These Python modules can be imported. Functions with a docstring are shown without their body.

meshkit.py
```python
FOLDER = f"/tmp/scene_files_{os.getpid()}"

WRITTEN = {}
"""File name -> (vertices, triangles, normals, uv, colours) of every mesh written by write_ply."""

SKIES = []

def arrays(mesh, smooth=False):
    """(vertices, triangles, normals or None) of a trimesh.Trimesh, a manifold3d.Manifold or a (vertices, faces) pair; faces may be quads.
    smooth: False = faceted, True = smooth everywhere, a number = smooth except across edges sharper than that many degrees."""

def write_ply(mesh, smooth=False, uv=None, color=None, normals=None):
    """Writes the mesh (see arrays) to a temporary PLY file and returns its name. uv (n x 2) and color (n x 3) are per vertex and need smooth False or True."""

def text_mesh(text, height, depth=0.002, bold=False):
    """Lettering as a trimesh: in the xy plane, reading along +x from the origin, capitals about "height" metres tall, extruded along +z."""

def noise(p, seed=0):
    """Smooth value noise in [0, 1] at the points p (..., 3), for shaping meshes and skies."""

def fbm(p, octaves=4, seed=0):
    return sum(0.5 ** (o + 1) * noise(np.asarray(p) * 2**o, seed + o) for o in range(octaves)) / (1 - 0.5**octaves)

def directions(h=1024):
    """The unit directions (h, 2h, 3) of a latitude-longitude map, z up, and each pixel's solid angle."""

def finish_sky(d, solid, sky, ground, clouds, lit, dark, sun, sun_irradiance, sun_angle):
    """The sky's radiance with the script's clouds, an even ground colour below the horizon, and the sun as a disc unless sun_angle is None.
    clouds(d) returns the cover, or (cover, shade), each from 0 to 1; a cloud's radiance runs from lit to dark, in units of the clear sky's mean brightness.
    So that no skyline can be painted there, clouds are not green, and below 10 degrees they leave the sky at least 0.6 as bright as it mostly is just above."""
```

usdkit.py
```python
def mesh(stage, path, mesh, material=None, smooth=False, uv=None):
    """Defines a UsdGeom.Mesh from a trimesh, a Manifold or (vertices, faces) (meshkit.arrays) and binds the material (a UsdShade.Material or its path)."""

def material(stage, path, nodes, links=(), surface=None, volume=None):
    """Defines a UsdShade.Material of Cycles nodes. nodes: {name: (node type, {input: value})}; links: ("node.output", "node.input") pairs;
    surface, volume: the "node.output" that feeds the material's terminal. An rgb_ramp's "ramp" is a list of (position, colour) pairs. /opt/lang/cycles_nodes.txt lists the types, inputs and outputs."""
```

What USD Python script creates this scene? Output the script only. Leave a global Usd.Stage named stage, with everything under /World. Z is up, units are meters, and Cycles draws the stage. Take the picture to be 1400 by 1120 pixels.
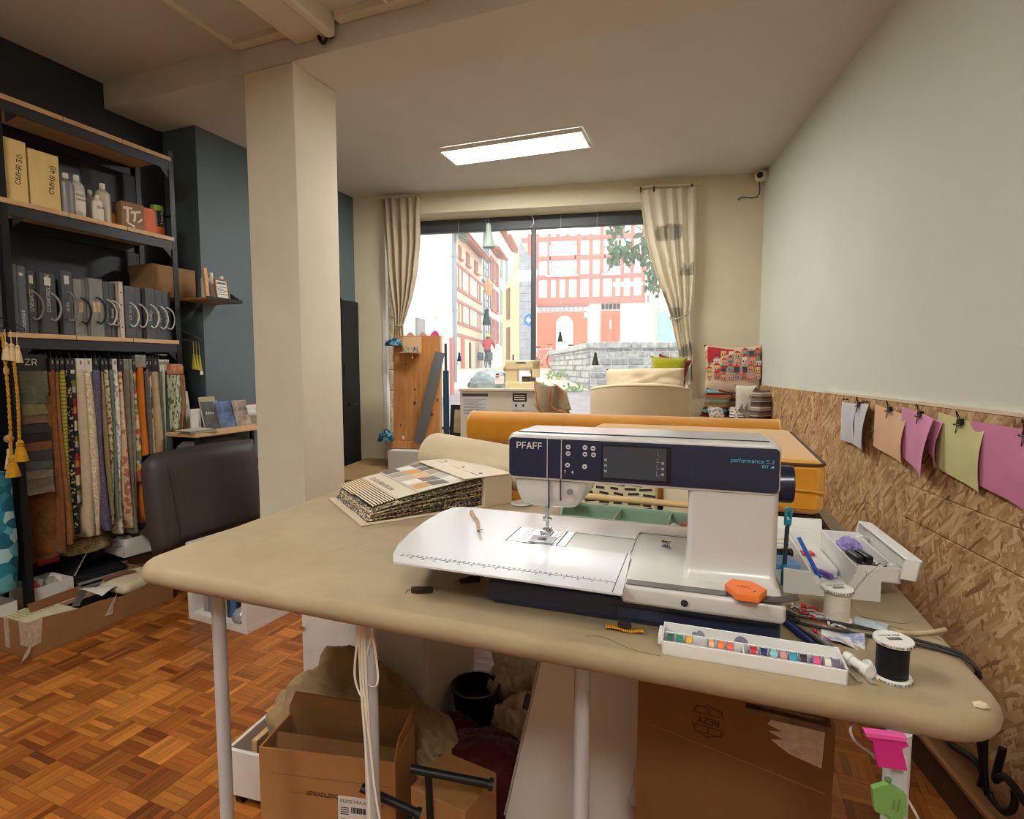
import math, random
import numpy as np, trimesh, manifold3d as m3
from shapely.geometry import Polygon, box as sbox, LineString, Point
from shapely import affinity
import usdkit, meshkit
from pxr import Usd, UsdGeom, UsdLux, UsdShade, Gf, Sdf, Vt

stage = Usd.Stage.CreateInMemory()
UsdGeom.SetStageUpAxis(stage, 'Z')
UsdGeom.SetStageMetersPerUnit(stage, 1.0)
UsdGeom.Xform.Define(stage, '/World')
stage.SetDefaultPrim(stage.GetPrimAtPath('/World'))
UsdGeom.Scope.Define(stage, '/World/Looks')

# ---------------------------------------------------------------- camera
EYE = np.array([0.0, 0.0, 1.35]); YAW = math.radians(10.6); PITCH = math.radians(-4.44)
fw = np.array([-math.sin(YAW)*math.cos(PITCH), math.cos(YAW)*math.cos(PITCH), math.sin(PITCH)])
rt = np.array([math.cos(YAW), math.sin(YAW), 0.0]); up = np.cross(rt, fw)
cam = UsdGeom.Camera.Define(stage, '/World/camera')
cam.CreateHorizontalApertureAttr(30.0); cam.CreateVerticalApertureAttr(24.0)
cam.CreateFocalLengthAttr(747.0/1400*30.0)
cam.CreateClippingRangeAttr(Gf.Vec2f(0.05, 500))
cam.AddTransformOp().Set(Gf.Matrix4d(*rt, 0, *up, 0, *(-fw), 0, *EYE, 1))
cam.CreateExposureAttr(1.3)

# ---------------------------------------------------------------- sky, sun, lamps
SKY_STRENGTH = 1.15
SUN_INTENSITY = 2.0
SUN_DIR = np.array([0.50, -0.62, 0.72])          # towards the sun: high, from behind the shop
PANEL_POWER = 26.0                                # LED ceiling panel by the window, radiance
REAR_POWER = 17.0                                 # unseen ceiling lamps, placed to light the shelves and below the table
SEWLIGHT = 0.7

def lin(r, g, b):
    f = lambda x: (x/255.0)/12.92 if x <= 10.3 else ((x/255.0+0.055)/1.055)**2.4
    return (f(r), f(g), f(b))

usdkit.material(stage, '/World/Looks/sky', {
    'tc': ('texture_coordinate', {}), 'mp': ('mapping', {'scale': (1, 1, 2.5)}),
    'n': ('noise_texture', {'scale': 2.4, 'detail': 6, 'roughness': 0.6}),
    'r': ('rgb_ramp', {'ramp': [(0.0, (0.72, 0.84, 1.0)), (0.40, (0.78, 0.88, 1.0)), (0.55, (1.0, 1.0, 1.0)), (1.0, (1.0, 1.0, 1.0))]}),
    'b': ('background_shader', {'strength': SKY_STRENGTH})},
    [('tc.generated', 'mp.vector'), ('mp.vector', 'n.vector'), ('n.fac', 'r.fac'), ('r.color', 'b.color')], surface='b.background')
dome = UsdLux.DomeLight.Define(stage, '/World/sky_dome')
dome.CreateIntensityAttr(1.0)
UsdShade.MaterialBindingAPI.Apply(dome.GetPrim()).Bind(UsdShade.Material.Get(stage, '/World/Looks/sky'))
sun = UsdLux.DistantLight.Define(stage, '/World/sun')
sun.CreateIntensityAttr(SUN_INTENSITY); sun.CreateAngleAttr(0.6); sun.CreateColorAttr(Gf.Vec3f(1.0, 0.95, 0.86))
zd = SUN_DIR/np.linalg.norm(SUN_DIR); xd = np.cross([0, 0, 1.0], zd); xd /= np.linalg.norm(xd); yd = np.cross(zd, xd)
sun.AddTransformOp().Set(Gf.Matrix4d(*xd, 0, *yd, 0, *zd, 0, 0, 0, 20, 1))

# ---------------------------------------------------------------- helpers
A = math.radians(10.3)
eL = np.array([math.cos(A), -math.sin(A), 0.0]); dL = np.array([math.sin(A), math.cos(A), 0.0])
def W(u, v, z=0.0):                               # the left wall's frame (u across, v along it) -> world
    return eL*u + dL*v + np.array([0, 0, z])
RZL = -10.3
rng = np.random.default_rng(7)
PI = math.pi
_used = {}
def path_for(parent, name):
    n = _used.get((parent, name), 0); _used[(parent, name)] = n + 1
    return f'{parent}/{name}' if n == 0 else f'{parent}/{name}_{n:03d}'
def tag(p, label=None, cat=None, group=None, kind=None):
    for k, v in (('label', label), ('category', cat), ('group', group), ('kind', kind)):
        if v: p.SetCustomDataByKey(k, v)
def place(x, loc, rz=0, rx=0, ry=0):
    x.AddTranslateOp().Set(Gf.Vec3d(*map(float, loc)))
    if rz or rx or ry: x.AddRotateXYZOp().Set(Gf.Vec3f(float(rx), float(ry), float(rz)))
def thing(name, label, cat, loc=(0, 0, 0), rz=0, group=None, rx=0, ry=0):
    p = path_for('/World', name); x = UsdGeom.Xform.Define(stage, p); place(x, loc, rz, rx, ry)
    tag(x.GetPrim(), label, cat, group); return p
def struct(name, loc=(0, 0, 0), rz=0, label=None):
    p = path_for('/World', name); x = UsdGeom.Xform.Define(stage, p); place(x, loc, rz)
    tag(x.GetPrim(), label, None, None, 'structure'); return p
def part(parent, name, mesh, mat, label=None, smooth=35, kind=None, tone=None):
    p = path_for(parent, name)
    if tone is not None: smooth = False
    m = usdkit.mesh(stage, p, mesh, mat, smooth=smooth)
    if tone is not None:
        t = np.broadcast_to(np.asarray(tone, np.float32), (len(meshkit.arrays(mesh)[0]), 3))
        UsdGeom.PrimvarsAPI(m).CreatePrimvar('tone', Sdf.ValueTypeNames.Color3fArray, 'vertex').Set(Vt.Vec3fArray.FromNumpy(np.ascontiguousarray(t)))
    tag(m.GetPrim(), label, None, None, kind); return p
def one(name, label, cat, mesh, mat, loc=(0, 0, 0), rz=0, group=None, smooth=35, rx=0, ry=0, kind=None, tone=None):
    p = part('/World', name, mesh, mat, None, smooth, None, tone)
    place(UsdGeom.Mesh.Get(stage, p), loc, rz, rx, ry); tag(stage.GetPrimAtPath(p), label, cat, group, kind); return p
def copy(src, label, loc, rz=0, group=None, rx=0, ry=0):
    s = stage.GetPrimAtPath(src); base = src.split('/')[-1]
    if base[-4:-3] == '_' and base[-3:].isdigit(): base = base[:-4]
    p = path_for('/World', base); x = UsdGeom.Xform.Define(stage, p)
    x.GetPrim().GetReferences().AddInternalReference(Sdf.Path(src))
    xf = UsdGeom.Xformable(x); xf.ClearXformOpOrder()
    for nm in list(x.GetPrim().GetPropertyNames()):
        pass
    xf.AddTransformOp(opSuffix='own').Set(mat4(loc, rz, rx, ry))
    cd = s.GetCustomData(); tag(x.GetPrim(), label, cd.get('category'), group or cd.get('group')); x.GetPrim().SetInstanceable(True)
    return p
def mat4(loc, rz=0, rx=0, ry=0):
    R = Gf.Rotation(Gf.Vec3d(1, 0, 0), rx)*Gf.Rotation(Gf.Vec3d(0, 1, 0), ry)*Gf.Rotation(Gf.Vec3d(0, 0, 1), rz)
    M = Gf.Matrix4d().SetRotate(R); M.SetTranslateOnly(Gf.Vec3d(*map(float, loc))); return M

# ---- meshes
cat = trimesh.util.concatenate
def J(*ms):
    ms = [m for m in ms if m is not None]
    return cat([trimesh.Trimesh(*meshkit.arrays(m)[:2], process=False) for m in ms])
def tr(m, loc=(0, 0, 0), rx=0, ry=0, rz=0, s=None):
    m = m.copy()
    if s is not None: m.apply_scale(s)
    for ang, ax in ((rx, (1, 0, 0)), (ry, (0, 1, 0)), (rz, (0, 0, 1))):
        if ang: m.apply_transform(trimesh.transformations.rotation_matrix(math.radians(ang), ax))
    m.apply_translation(loc); return m
def bx(x0, x1, y0, y1, z0, z1):
    m = trimesh.creation.box((x1-x0, y1-y0, z1-z0)); m.apply_translation(((x0+x1)/2, (y0+y1)/2, (z0+z1)/2)); return m
def man(m): 
    t = m.to_mesh(); return trimesh.Trimesh(t.vert_properties[:, :3], t.tri_verts, process=False)
def rb(x0, x1, y0, y1, z0, z1, r=0.004, n=8):      # box with rounded edges
    r = min(r, (x1-x0)/2.01, (y1-y0)/2.01, (z1-z0)/2.01); s = m3.Manifold.sphere(r, n)
    return man(m3.Manifold.batch_hull([s.translate((x, y, z)) for x in (x0+r, x1-r) for y in (y0+r, y1-r) for z in (z0+r, z1-r)]))
def rplate(poly, z0, z1, r=0.003):                # extruded outline with softened rims
    poly = Polygon(poly) if not isinstance(poly, Polygon) else poly
    if r <= 0: return tr(trimesh.creation.extrude_polygon(poly, z1-z0), (0, 0, z0))
    inn = poly.buffer(-r, join_style=1); ring = np.array(poly.exterior.coords)[:-1]
    return hull_layers(poly, inn, z0, z1, r)
def hull_layers(poly, inn, z0, z1, r):
    a = [(x, y, z) for x, y in list(poly.exterior.coords)[:-1] for z in (z0+r, z1-r)]
    b = [(x, y, z) for x, y in list(inn.exterior.coords)[:-1] for z in (z0, z1)]
    k = 0.3*r; mid = poly.buffer(-k, join_style=1)
    c = [(x, y, z) for x, y in list(mid.exterior.coords)[:-1] for z in (z0+k, z1-k)]
    return man(m3.Manifold.hull_points(np.array(a+b+c)))
def roundpoly(pts, r, n=6):
    return Polygon(pts).buffer(-r, join_style=2).buffer(r, quad_segs=n)
def ex(poly, h, z=0):                             # straight extrusion along z
    poly = Polygon(poly) if not hasattr(poly, 'geom_type') else poly
    gs = getattr(poly, 'geoms', [poly])
    return cat([tr(trimesh.creation.extrude_polygon(g, h), (0, 0, z)) for g in gs])
def exy(pts, y0, y1):                             # outline in (x,z), thickness along y
    m = ex(pts, y1-y0); return tr(m, (0, y1, 0), rx=90)
def exx(pts, x0, x1):                             # outline in (y,z), thickness along x
    m = ex(pts, x1-x0); m = tr(m, rx=90); return tr(m, (x0, 0, 0), rz=90)
def cyl(p, q, r, n=16, r2=None):
    p, q = np.asarray(p, float), np.asarray(q, float); d = q-p; L = np.linalg.norm(d)
    m = man(m3.Manifold.cylinder(L, r, r if r2 is None else r2, n))
    z = d/L; x = np.cross([0, 0, 1.0], z) if abs(z[2]) < 0.999 else np.array([1.0, 0, 0]); x /= np.linalg.norm(x); y = np.cross(z, x)
    T = np.eye(4); T[:3, 0] = x; T[:3, 1] = y; T[:3, 2] = z; T[:3, 3] = p; m.apply_transform(T); return m
def lathe(prof, n=24):
    return trimesh.creation.revolve(np.array(prof, float), sections=n)
def spline(pts, n=8):
    pts = np.asarray(pts, float)
    if len(pts) < 3: return pts
    from scipy.interpolate import CubicSpline
    t = np.r_[0, np.cumsum(np.linalg.norm(np.diff(pts, axis=0), axis=1)+1e-9)]
    return CubicSpline(t, pts)(np.linspace(0, t[-1], n*(len(pts)-1)+1))
def tube(pts, r, n=6, sm=6):
    pts = spline(pts, sm) if sm else np.asarray(pts, float)
    d = np.gradient(pts, axis=0); d /= np.linalg.norm(d, axis=1, keepdims=True)+1e-12
    ref = np.array([0, 0, 1.0]); x = np.cross(d[0], ref)
    if np.linalg.norm(x) < 1e-3: x = np.array([1.0, 0, 0])
    V = []; x /= np.linalg.norm(x)
    rr = np.broadcast_to(r, len(pts)) if np.ndim(r) == 0 else np.interp(np.linspace(0, 1, len(pts)), np.linspace(0, 1, len(r)), r)
    for i, p in enumerate(pts):
        x = x - d[i]*np.dot(x, d[i]); x /= np.linalg.norm(x)+1e-12; y = np.cross(d[i], x)
        a = np.arange(n)/n*2*PI; V.append(p + rr[i]*(np.cos(a)[:, None]*x + np.sin(a)[:, None]*y))
    V = np.vstack(V); F = []
    for i in range(len(pts)-1):
        for j in range(n):
            a, b = i*n+j, i*n+(j+1) % n; F += [(a, b, b+n), (a, b+n, a+n)]
    k = len(V); V = np.vstack([V, pts[0], pts[-1]])
    for j in range(n): F += [(k, (j+1) % n, j), (k+1, k-n+j, k-n+(j+1) % n)]
    return trimesh.Trimesh(V, F, process=False)
def ribbon(pts, w, t, wdir=(0, 0, 1), sm=6):      # flat strip along a path, width along wdir
    pts = spline(pts, sm); d = np.gradient(pts, axis=0); d /= np.linalg.norm(d, axis=1, keepdims=True)+1e-12
    wv = np.broadcast_to(np.asarray(wdir, float), pts.shape); nrm = np.cross(d, wv); nrm /= np.linalg.norm(nrm, axis=1, keepdims=True)+1e-12
    V = np.stack([pts+wv*w/2+nrm*t/2, pts-wv*w/2+nrm*t/2, pts-wv*w/2-nrm*t/2, pts+wv*w/2-nrm*t/2], 1).reshape(-1, 3); F = []
    for i in range(len(pts)-1):
        for j in range(4):
            a, b = i*4+j, i*4+(j+1) % 4; F += [(a, b, b+4), (a, b+4, a+4)]
    k = len(V)-4; F += [(0, 2, 1), (0, 3, 2), (k, k+1, k+2), (k, k+2, k+3)]
    return trimesh.Trimesh(V, F, process=False)
def grid(nx, ny, fn, t=0.004):                    # closed sheet: fn(s, q in 0..1) -> points; thickness along the normal
    s, q = np.meshgrid(np.linspace(0, 1, nx), np.linspace(0, 1, ny), indexing='ij')
    P = np.asarray(fn(s, q)).reshape(nx, ny, 3) if not isinstance(fn(s, q), tuple) else np.stack(np.broadcast_arrays(*fn(s, q)), -1)
    du, dv = np.gradient(P, axis=0), np.gradient(P, axis=1); n = np.cross(du, dv); n /= np.linalg.norm(n, axis=-1, keepdims=True)+1e-12
    V = np.vstack([(P+n*t/2).reshape(-1, 3), (P-n*t/2).reshape(-1, 3)]); N = nx*ny
    i, j = np.meshgrid(np.arange(nx-1), np.arange(ny-1), indexing='ij'); a = (i*ny+j).ravel(); b = a+ny; c = b+1; d = a+1
    F = [np.c_[a, b, c], np.c_[a, c, d], np.c_[a, c, b]+N, np.c_[a, d, c]+N]
    rim = np.r_[np.arange(ny-1), np.arange(nx-1)*ny+ny-1, (nx-1)*ny+np.arange(ny-1, 0, -1), np.arange(nx-1, 0, -1)*ny]; nx_ = np.roll(rim, -1)
    F += [np.c_[rim, nx_, nx_+N], np.c_[rim, nx_+N, rim+N]]
    return trimesh.Trimesh(V, np.vstack(F), process=False)
def cushion(w, h, t, n=18, pinch=0.10, wob=0.0, seed=0):   # pillow lying in xz, thickness along y, standing on z=0
    s = np.linspace(-1, 1, n); X, Z = np.meshgrid(s, s, indexing='ij')
    T = t/2*(np.clip(1-X**4, 0, 1)*np.clip(1-Z**4, 0, 1))**0.5
    px = X*w/2*(1-pinch*(1-Z**2)*np.abs(X)**3*0.9); pz = Z*h/2*(1-pinch*(1-X**2)*np.abs(Z)**3*0.9)
    if wob:
        q = meshkit.fbm(np.stack([X*2, Z*2, 0*X], -1), 3, seed)-0.5; T = T*(1+wob*q); pz = pz + wob*0.03*q
    F_ = np.stack([px, -T, pz+h/2], -1).reshape(-1, 3); B_ = np.stack([px, T, pz+h/2], -1).reshape(-1, 3); N = n*n
    i, j = np.meshgrid(np.arange(n-1), np.arange(n-1), indexing='ij'); a = (i*n+j).ravel(); b = a+n; c = b+1; d = a+1
    m = trimesh.Trimesh(np.vstack([F_, B_]), np.vstack([np.c_[a, b, c], np.c_[a, c, d], np.c_[a, c, b]+N, np.c_[a, d, c]+N]), process=False)
    m.merge_vertices(digits_vertex=6); return m
def lump(sx, sy, sz, amp=0.25, freq=3.0, seed=0, sub=4, flat=True, oct=4):    # crumpled heap resting on z=0
    m = trimesh.creation.icosphere(subdivisions=sub); v = m.vertices.copy()
    r = meshkit.fbm(v*freq+seed*7.3+20, oct, seed); rid = 1-np.abs(2*meshkit.fbm(v*freq*1.7+seed*3.1+40, 3, seed+9)-1)
    v = v*(1+amp*(2*r-1)+amp*0.7*(rid-0.6))[:, None]
    v = v*np.array([sx, sy, sz])
    if flat: v[:, 2] = np.maximum(v[:, 2], -0.15*sz); v[:, 2] -= v[:, 2].min()
    m.vertices = v; return m
def text(s, h, depth=0.0006, bold=False, anchor='l'):
    try: m = meshkit.text_mesh(s, h, depth, bold)
    except ValueError: m = bx(0, h*.18, 0, h, 0, depth)
    b = m.bounds
    m.apply_translation((-b[0, 0] if anchor == 'l' else -(b[0, 0]+b[1, 0])/2 if anchor == 'c' else -b[1, 0], 0, 0)); return m
def upright(m): return tr(m, rx=90)               # from the xy plane to the xz plane, facing -y

# ---- materials
_mats = {}
def M(name, rgb, rough=0.6, metal=0.0, var=0.0, vs=12.0, bump=0.0, bs=60.0, spec=0.5, sheen=0.0, coat=0.0, rgb2=None, vscale3=None, ramp=None, trans=0.0, ior=1.5):
    p = '/World/Looks/'+name
    if name in _mats: return p
    _mats[name] = 1; base = lin(*rgb)
    pr = {'base_color': base, 'roughness': rough, 'metallic': metal, 'specular_ior_level': spec}
    if sheen: pr.update(sheen_weight=sheen, sheen_roughness=0.4)
    if coat: pr.update(coat_weight=coat, coat_roughness=0.08)
    if trans: pr.update(transmission_weight=trans, ior=ior)
    nodes = {'p': ('principled_bsdf', pr)}; links = []
    if var or rgb2 or bump: nodes['tc'] = ('texture_coordinate', {})
    if var or rgb2:
        c2 = lin(*rgb2) if rgb2 else tuple(x*(1-var) for x in base); c1 = base if rgb2 else tuple(min(1, x*(1+var*0.5)) for x in base)
        nodes['mp'] = ('mapping', {'scale': vscale3 or (1, 1, 1)}); nodes['n'] = ('noise_texture', {'scale': vs, 'detail': 4, 'roughness': 0.6})
        nodes['r'] = ('rgb_ramp', {'ramp': ramp or [(0.0, c2), (0.35, c2), (0.65, c1), (1.0, c1)]})
        links += [('tc.object', 'mp.vector'), ('mp.vector', 'n.vector'), ('n.fac', 'r.fac'), ('r.color', 'p.base_color')]
    if bump:
        nodes['bn'] = ('noise_texture', {'scale': bs, 'detail': 3}); nodes['b'] = ('bump', {'strength': bump, 'distance': 0.002})
        links += [('tc.object', 'bn.vector'), ('bn.fac', 'b.height'), ('b.normal', 'p.normal')]
    usdkit.material(stage, p, nodes, links, surface='p.BSDF'); return p
def weave(name, rgb, rgb2=None, scale=400.0, rough=0.9, var=0.25, vs=30.0, bump=0.4, sheen=0.15):      # woven cloth
    p = '/World/Looks/'+name
    if name in _mats: return p
    _mats[name] = 1; a = lin(*rgb); b = lin(*(rgb2 or tuple(int(x*0.8) for x in rgb)))
    usdkit.material(stage, p, {'tc': ('texture_coordinate', {}), 'v': ('voronoi_texture', {'scale': scale}), 'n': ('noise_texture', {'scale': vs, 'detail': 5, 'roughness': 0.7}),
        'r': ('rgb_ramp', {'ramp': [(0.3, a), (0.7, b)]}), 'm': ('mix_color', {'fac': var, 'blend_type': 'multiply'}), 'rr': ('rgb_ramp', {'ramp': [(0, (0.45, 0.45, 0.45)), (1, (1, 1, 1))]}),
        'bp': ('bump', {'strength': bump, 'distance': 0.001}), 'p': ('principled_bsdf', {'roughness': rough, 'specular_ior_level': 0.2, 'sheen_weight': sheen})},
        [('tc.object', 'v.vector'), ('tc.object', 'n.vector'), ('n.fac', 'r.fac'), ('v.distance', 'rr.fac'), ('r.color', 'm.a'), ('rr.color', 'm.b'), ('m.result', 'p.base_color'),
         ('v.distance', 'bp.height'), ('bp.normal', 'p.normal')], surface='p.BSDF'); return p
def stripes(name, stops, period, axis='z', rough=0.9, distort=0.0, constant=True, offs=0.0):        # bands across an object axis
    p = '/World/Looks/'+name
    if name in _mats: return p
    _mats[name] = 1
    usdkit.material(stage, p, {'tc': ('texture_coordinate', {}), 's': ('separate_xyz', {}), 'n': ('noise_texture', {'scale': 14.0, 'detail': 2}), 'md': ('math', {'math_type': 'multiply_add', 'value2': distort}),
        'd': ('math', {'math_type': 'multiply_add', 'value2': 1.0/period, 'value3': offs}), 'f': ('math', {'math_type': 'fraction'}), 'r': ('rgb_ramp', {'ramp': [(q, lin(*c)) for q, c in stops], 'interpolate': not constant}),
        'p': ('principled_bsdf', {'roughness': rough, 'specular_ior_level': 0.2})},
        [('tc.object', 's.vector'), ('tc.object', 'n.vector'), ('n.fac', 'md.value1'), ('s.'+axis, 'md.value3'), ('md.value', 'd.value1'), ('d.value', 'f.value1'), ('f.value', 'r.fac'), ('r.color', 'p.base_color')], surface='p.BSDF'); return p
def cells(name, stops, scale, rough=0.8, scale3=(1, 1, 1), metric='euclidean', rnd=1.0, warp=0.0, bump=0.0, spec=0.3):     # patches of colour, one per cell
    p = '/World/Looks/'+name
    if name in _mats: return p
    _mats[name] = 1
    usdkit.material(stage, p, {'tc': ('texture_coordinate', {}), 'mp': ('mapping', {'scale': scale3}), 'n': ('noise_texture', {'scale': 4.0, 'detail': 2}), 'w': ('mix_vector', {'fac': warp}),
        'v': ('voronoi_texture', {'scale': scale, 'randomness': rnd, 'metric': metric}), 's': ('separate_color', {}), 'r': ('rgb_ramp', {'ramp': [(q, lin(*c)) for q, c in stops], 'interpolate': False}),
        'bp': ('bump', {'strength': bump, 'distance': 0.002}), 'p': ('principled_bsdf', {'roughness': rough, 'specular_ior_level': spec})},
        [('tc.object', 'mp.vector'), ('mp.vector', 'n.vector'), ('mp.vector', 'w.a'), ('n.color', 'w.b'), ('w.result', 'v.vector'), ('v.color', 's.color'), ('s.r', 'r.fac'), ('r.color', 'p.base_color'),
         ('v.distance', 'bp.height'), ('bp.normal', 'p.normal')], surface='p.BSDF'); return p
def wood(name, c1, c2, scale=(18, 18, 1.6), rough=0.5, bump=0.1, spec=0.4):     # grain running along z of the mapping's small scale
    p = '/World/Looks/'+name
    if name in _mats: return p
    _mats[name] = 1
    usdkit.material(stage, p, {'tc': ('texture_coordinate', {}), 'mp': ('mapping', {'scale': scale}), 'n': ('noise_texture', {'scale': 3.0, 'detail': 7, 'roughness': 0.62, 'distortion': 0.6}),
        'r': ('rgb_ramp', {'ramp': [(0.25, lin(*c2)), (0.5, lin(*[(a+b)/2 for a, b in zip(c1, c2)])), (0.72, lin(*c1))]}), 'bp': ('bump', {'strength': bump, 'distance': 0.002}),
        'p': ('principled_bsdf', {'roughness': rough, 'specular_ior_level': spec})},
        [('tc.object', 'mp.vector'), ('mp.vector', 'n.vector'), ('n.fac', 'r.fac'), ('r.color', 'p.base_color'), ('n.fac', 'bp.height'), ('bp.normal', 'p.normal')], surface='p.BSDF'); return p
def glow(name, rgb, strength):
    p = '/World/Looks/'+name
    if name in _mats: return p
    _mats[name] = 1
    usdkit.material(stage, p, {'e': ('emission', {'color': rgb, 'strength': strength})}, surface='e.emission'); return p
# ================================================================ the room
# -- parquet: mosaic squares of five fingers, turned alternately
BL = 0.118; FW = BL/5; FA = math.radians(-11.5)
fx = np.array([math.cos(FA), math.sin(FA)]); fy = np.array([-math.sin(FA), math.cos(FA)])
floor = struct('floor')
part(floor, 'subfloor', bx(-5.2, 2.0, -3.4, 5.0, -0.06, -0.013), M('subfloor', (60, 38, 20), 0.9))
def parquet_mat():
    p = '/World/Looks/parquet'
    usdkit.material(stage, p, {'a': ('attribute', {'attribute': 'tone'}), 'g': ('geometry', {}), 'mp': ('mapping', {'scale': (9, 9, 9)}), 'n': ('noise_texture', {'scale': 6.0, 'detail': 7, 'roughness': 0.65, 'distortion': 1.2}),
        'r': ('rgb_ramp', {'ramp': [(0.2, (0.62, 0.55, 0.45)), (0.5, (0.95, 0.95, 0.95)), (0.8, (1.15, 1.15, 1.1))]}), 'm': ('mix_color', {'blend_type': 'multiply', 'fac': 0.8}),
        'bp': ('bump', {'strength': 0.12, 'distance': 0.001}), 'p': ('principled_bsdf', {'roughness': 0.36, 'specular_ior_level': 0.45})},
        [('g.position', 'mp.vector'), ('mp.vector', 'n.vector'), ('n.fac', 'r.fac'), ('a.color', 'm.a'), ('r.color', 'm.b'), ('m.result', 'p.base_color'), ('n.fac', 'bp.height'), ('bp.normal', 'p.normal')], surface='p.BSDF'); return p
PQ = parquet_mat()
tones = [lin(*c) for c in ((168, 98, 36), (154, 86, 30), (182, 112, 44), (140, 74, 26), (162, 96, 38), (192, 122, 52), (126, 64, 24), (170, 104, 40), (112, 58, 24))]
def finger(i, j, k):
    o = fx*i*BL + fy*j*BL; g = 0.0005; d = rng.uniform(0, 0.0007)
    a, b = (fx, fy) if (i+j) % 2 else (fy, fx)
    c = o + fx*BL/2 + fy*BL/2 + b*((k-2)*FW)
    p = [c + a*sa*(BL/2-g) + b*sb*(FW/2-g) for sa, sb in ((-1, -1), (1, -1), (1, 1), (-1, 1))]
    if (p[1]-p[0])[0]*(p[2]-p[1])[1]-(p[1]-p[0])[1]*(p[2]-p[1])[0] < 0: p = p[::-1]
    v = np.array([[*q, z] for z in (-0.012, -d) for q in p])
    f = [(4, 5, 6), (4, 6, 7)] + [t for e in range(4) for t in ((e, (e+1) % 4, (e+1) % 4+4), (e, (e+1) % 4+4, e+4))]
    return v, np.array(f), np.append(c, 0.0)
pieces = []
for i in range(-46, 22):
    for j in range(-34, 50):
        c = fx*(i+.5)*BL + fy*(j+.5)*BL
        if not (-4.7 < c[0] < 1.25 and -3.2 < c[1] < 4.95): continue
        if c @ eL[:2] < -3.6: continue
        for k in range(5): pieces.append(finger(i, j, k))
def seen_area(c):                                  # how large a finger shows: open floor on the left, and the strip at the lower right
    d = c-EYE; z = d @ fw
    if z < 0.2: return 0
    x, y = 700+747*(d @ rt)/z, 560-747*(d @ up)/z
    ok = (0 < x < 415 and 800 < y < 1120 and y > 905-0.30*x and y > 760+0.19*x) or (1150 < x < 1300 and 985 < y < 1120)
    return 1/z**2 if ok else 0
area = np.array([seen_area(q[2]) for q in pieces]); order = np.argsort(-area); chosen = set(order[:300][area[order[:300]] > 0].tolist())
rv, rf, rtn, nn = [], [], [], 0
tone_of = rng.integers(0, len(tones), len(pieces)//5 + 1)
for q, (v, f, c) in enumerate(pieces):
    base = np.array(tones[tone_of[q//5]])*0.55 + 0.45*np.array(tones[rng.integers(0, len(tones))]); base = base*rng.uniform(0.72, 1.18)
    if q in chosen: part(floor, 'parquet_finger', (v, f), PQ, tone=base)
    else: rv.append(v); rf.append(f+nn); rtn.append(np.tile(base, (len(v), 1))); nn += len(v)
part(floor, 'parquet_field', (np.vstack(rv), np.vstack(rf)), PQ, kind='stuff', tone=np.vstack(rtn))

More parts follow.
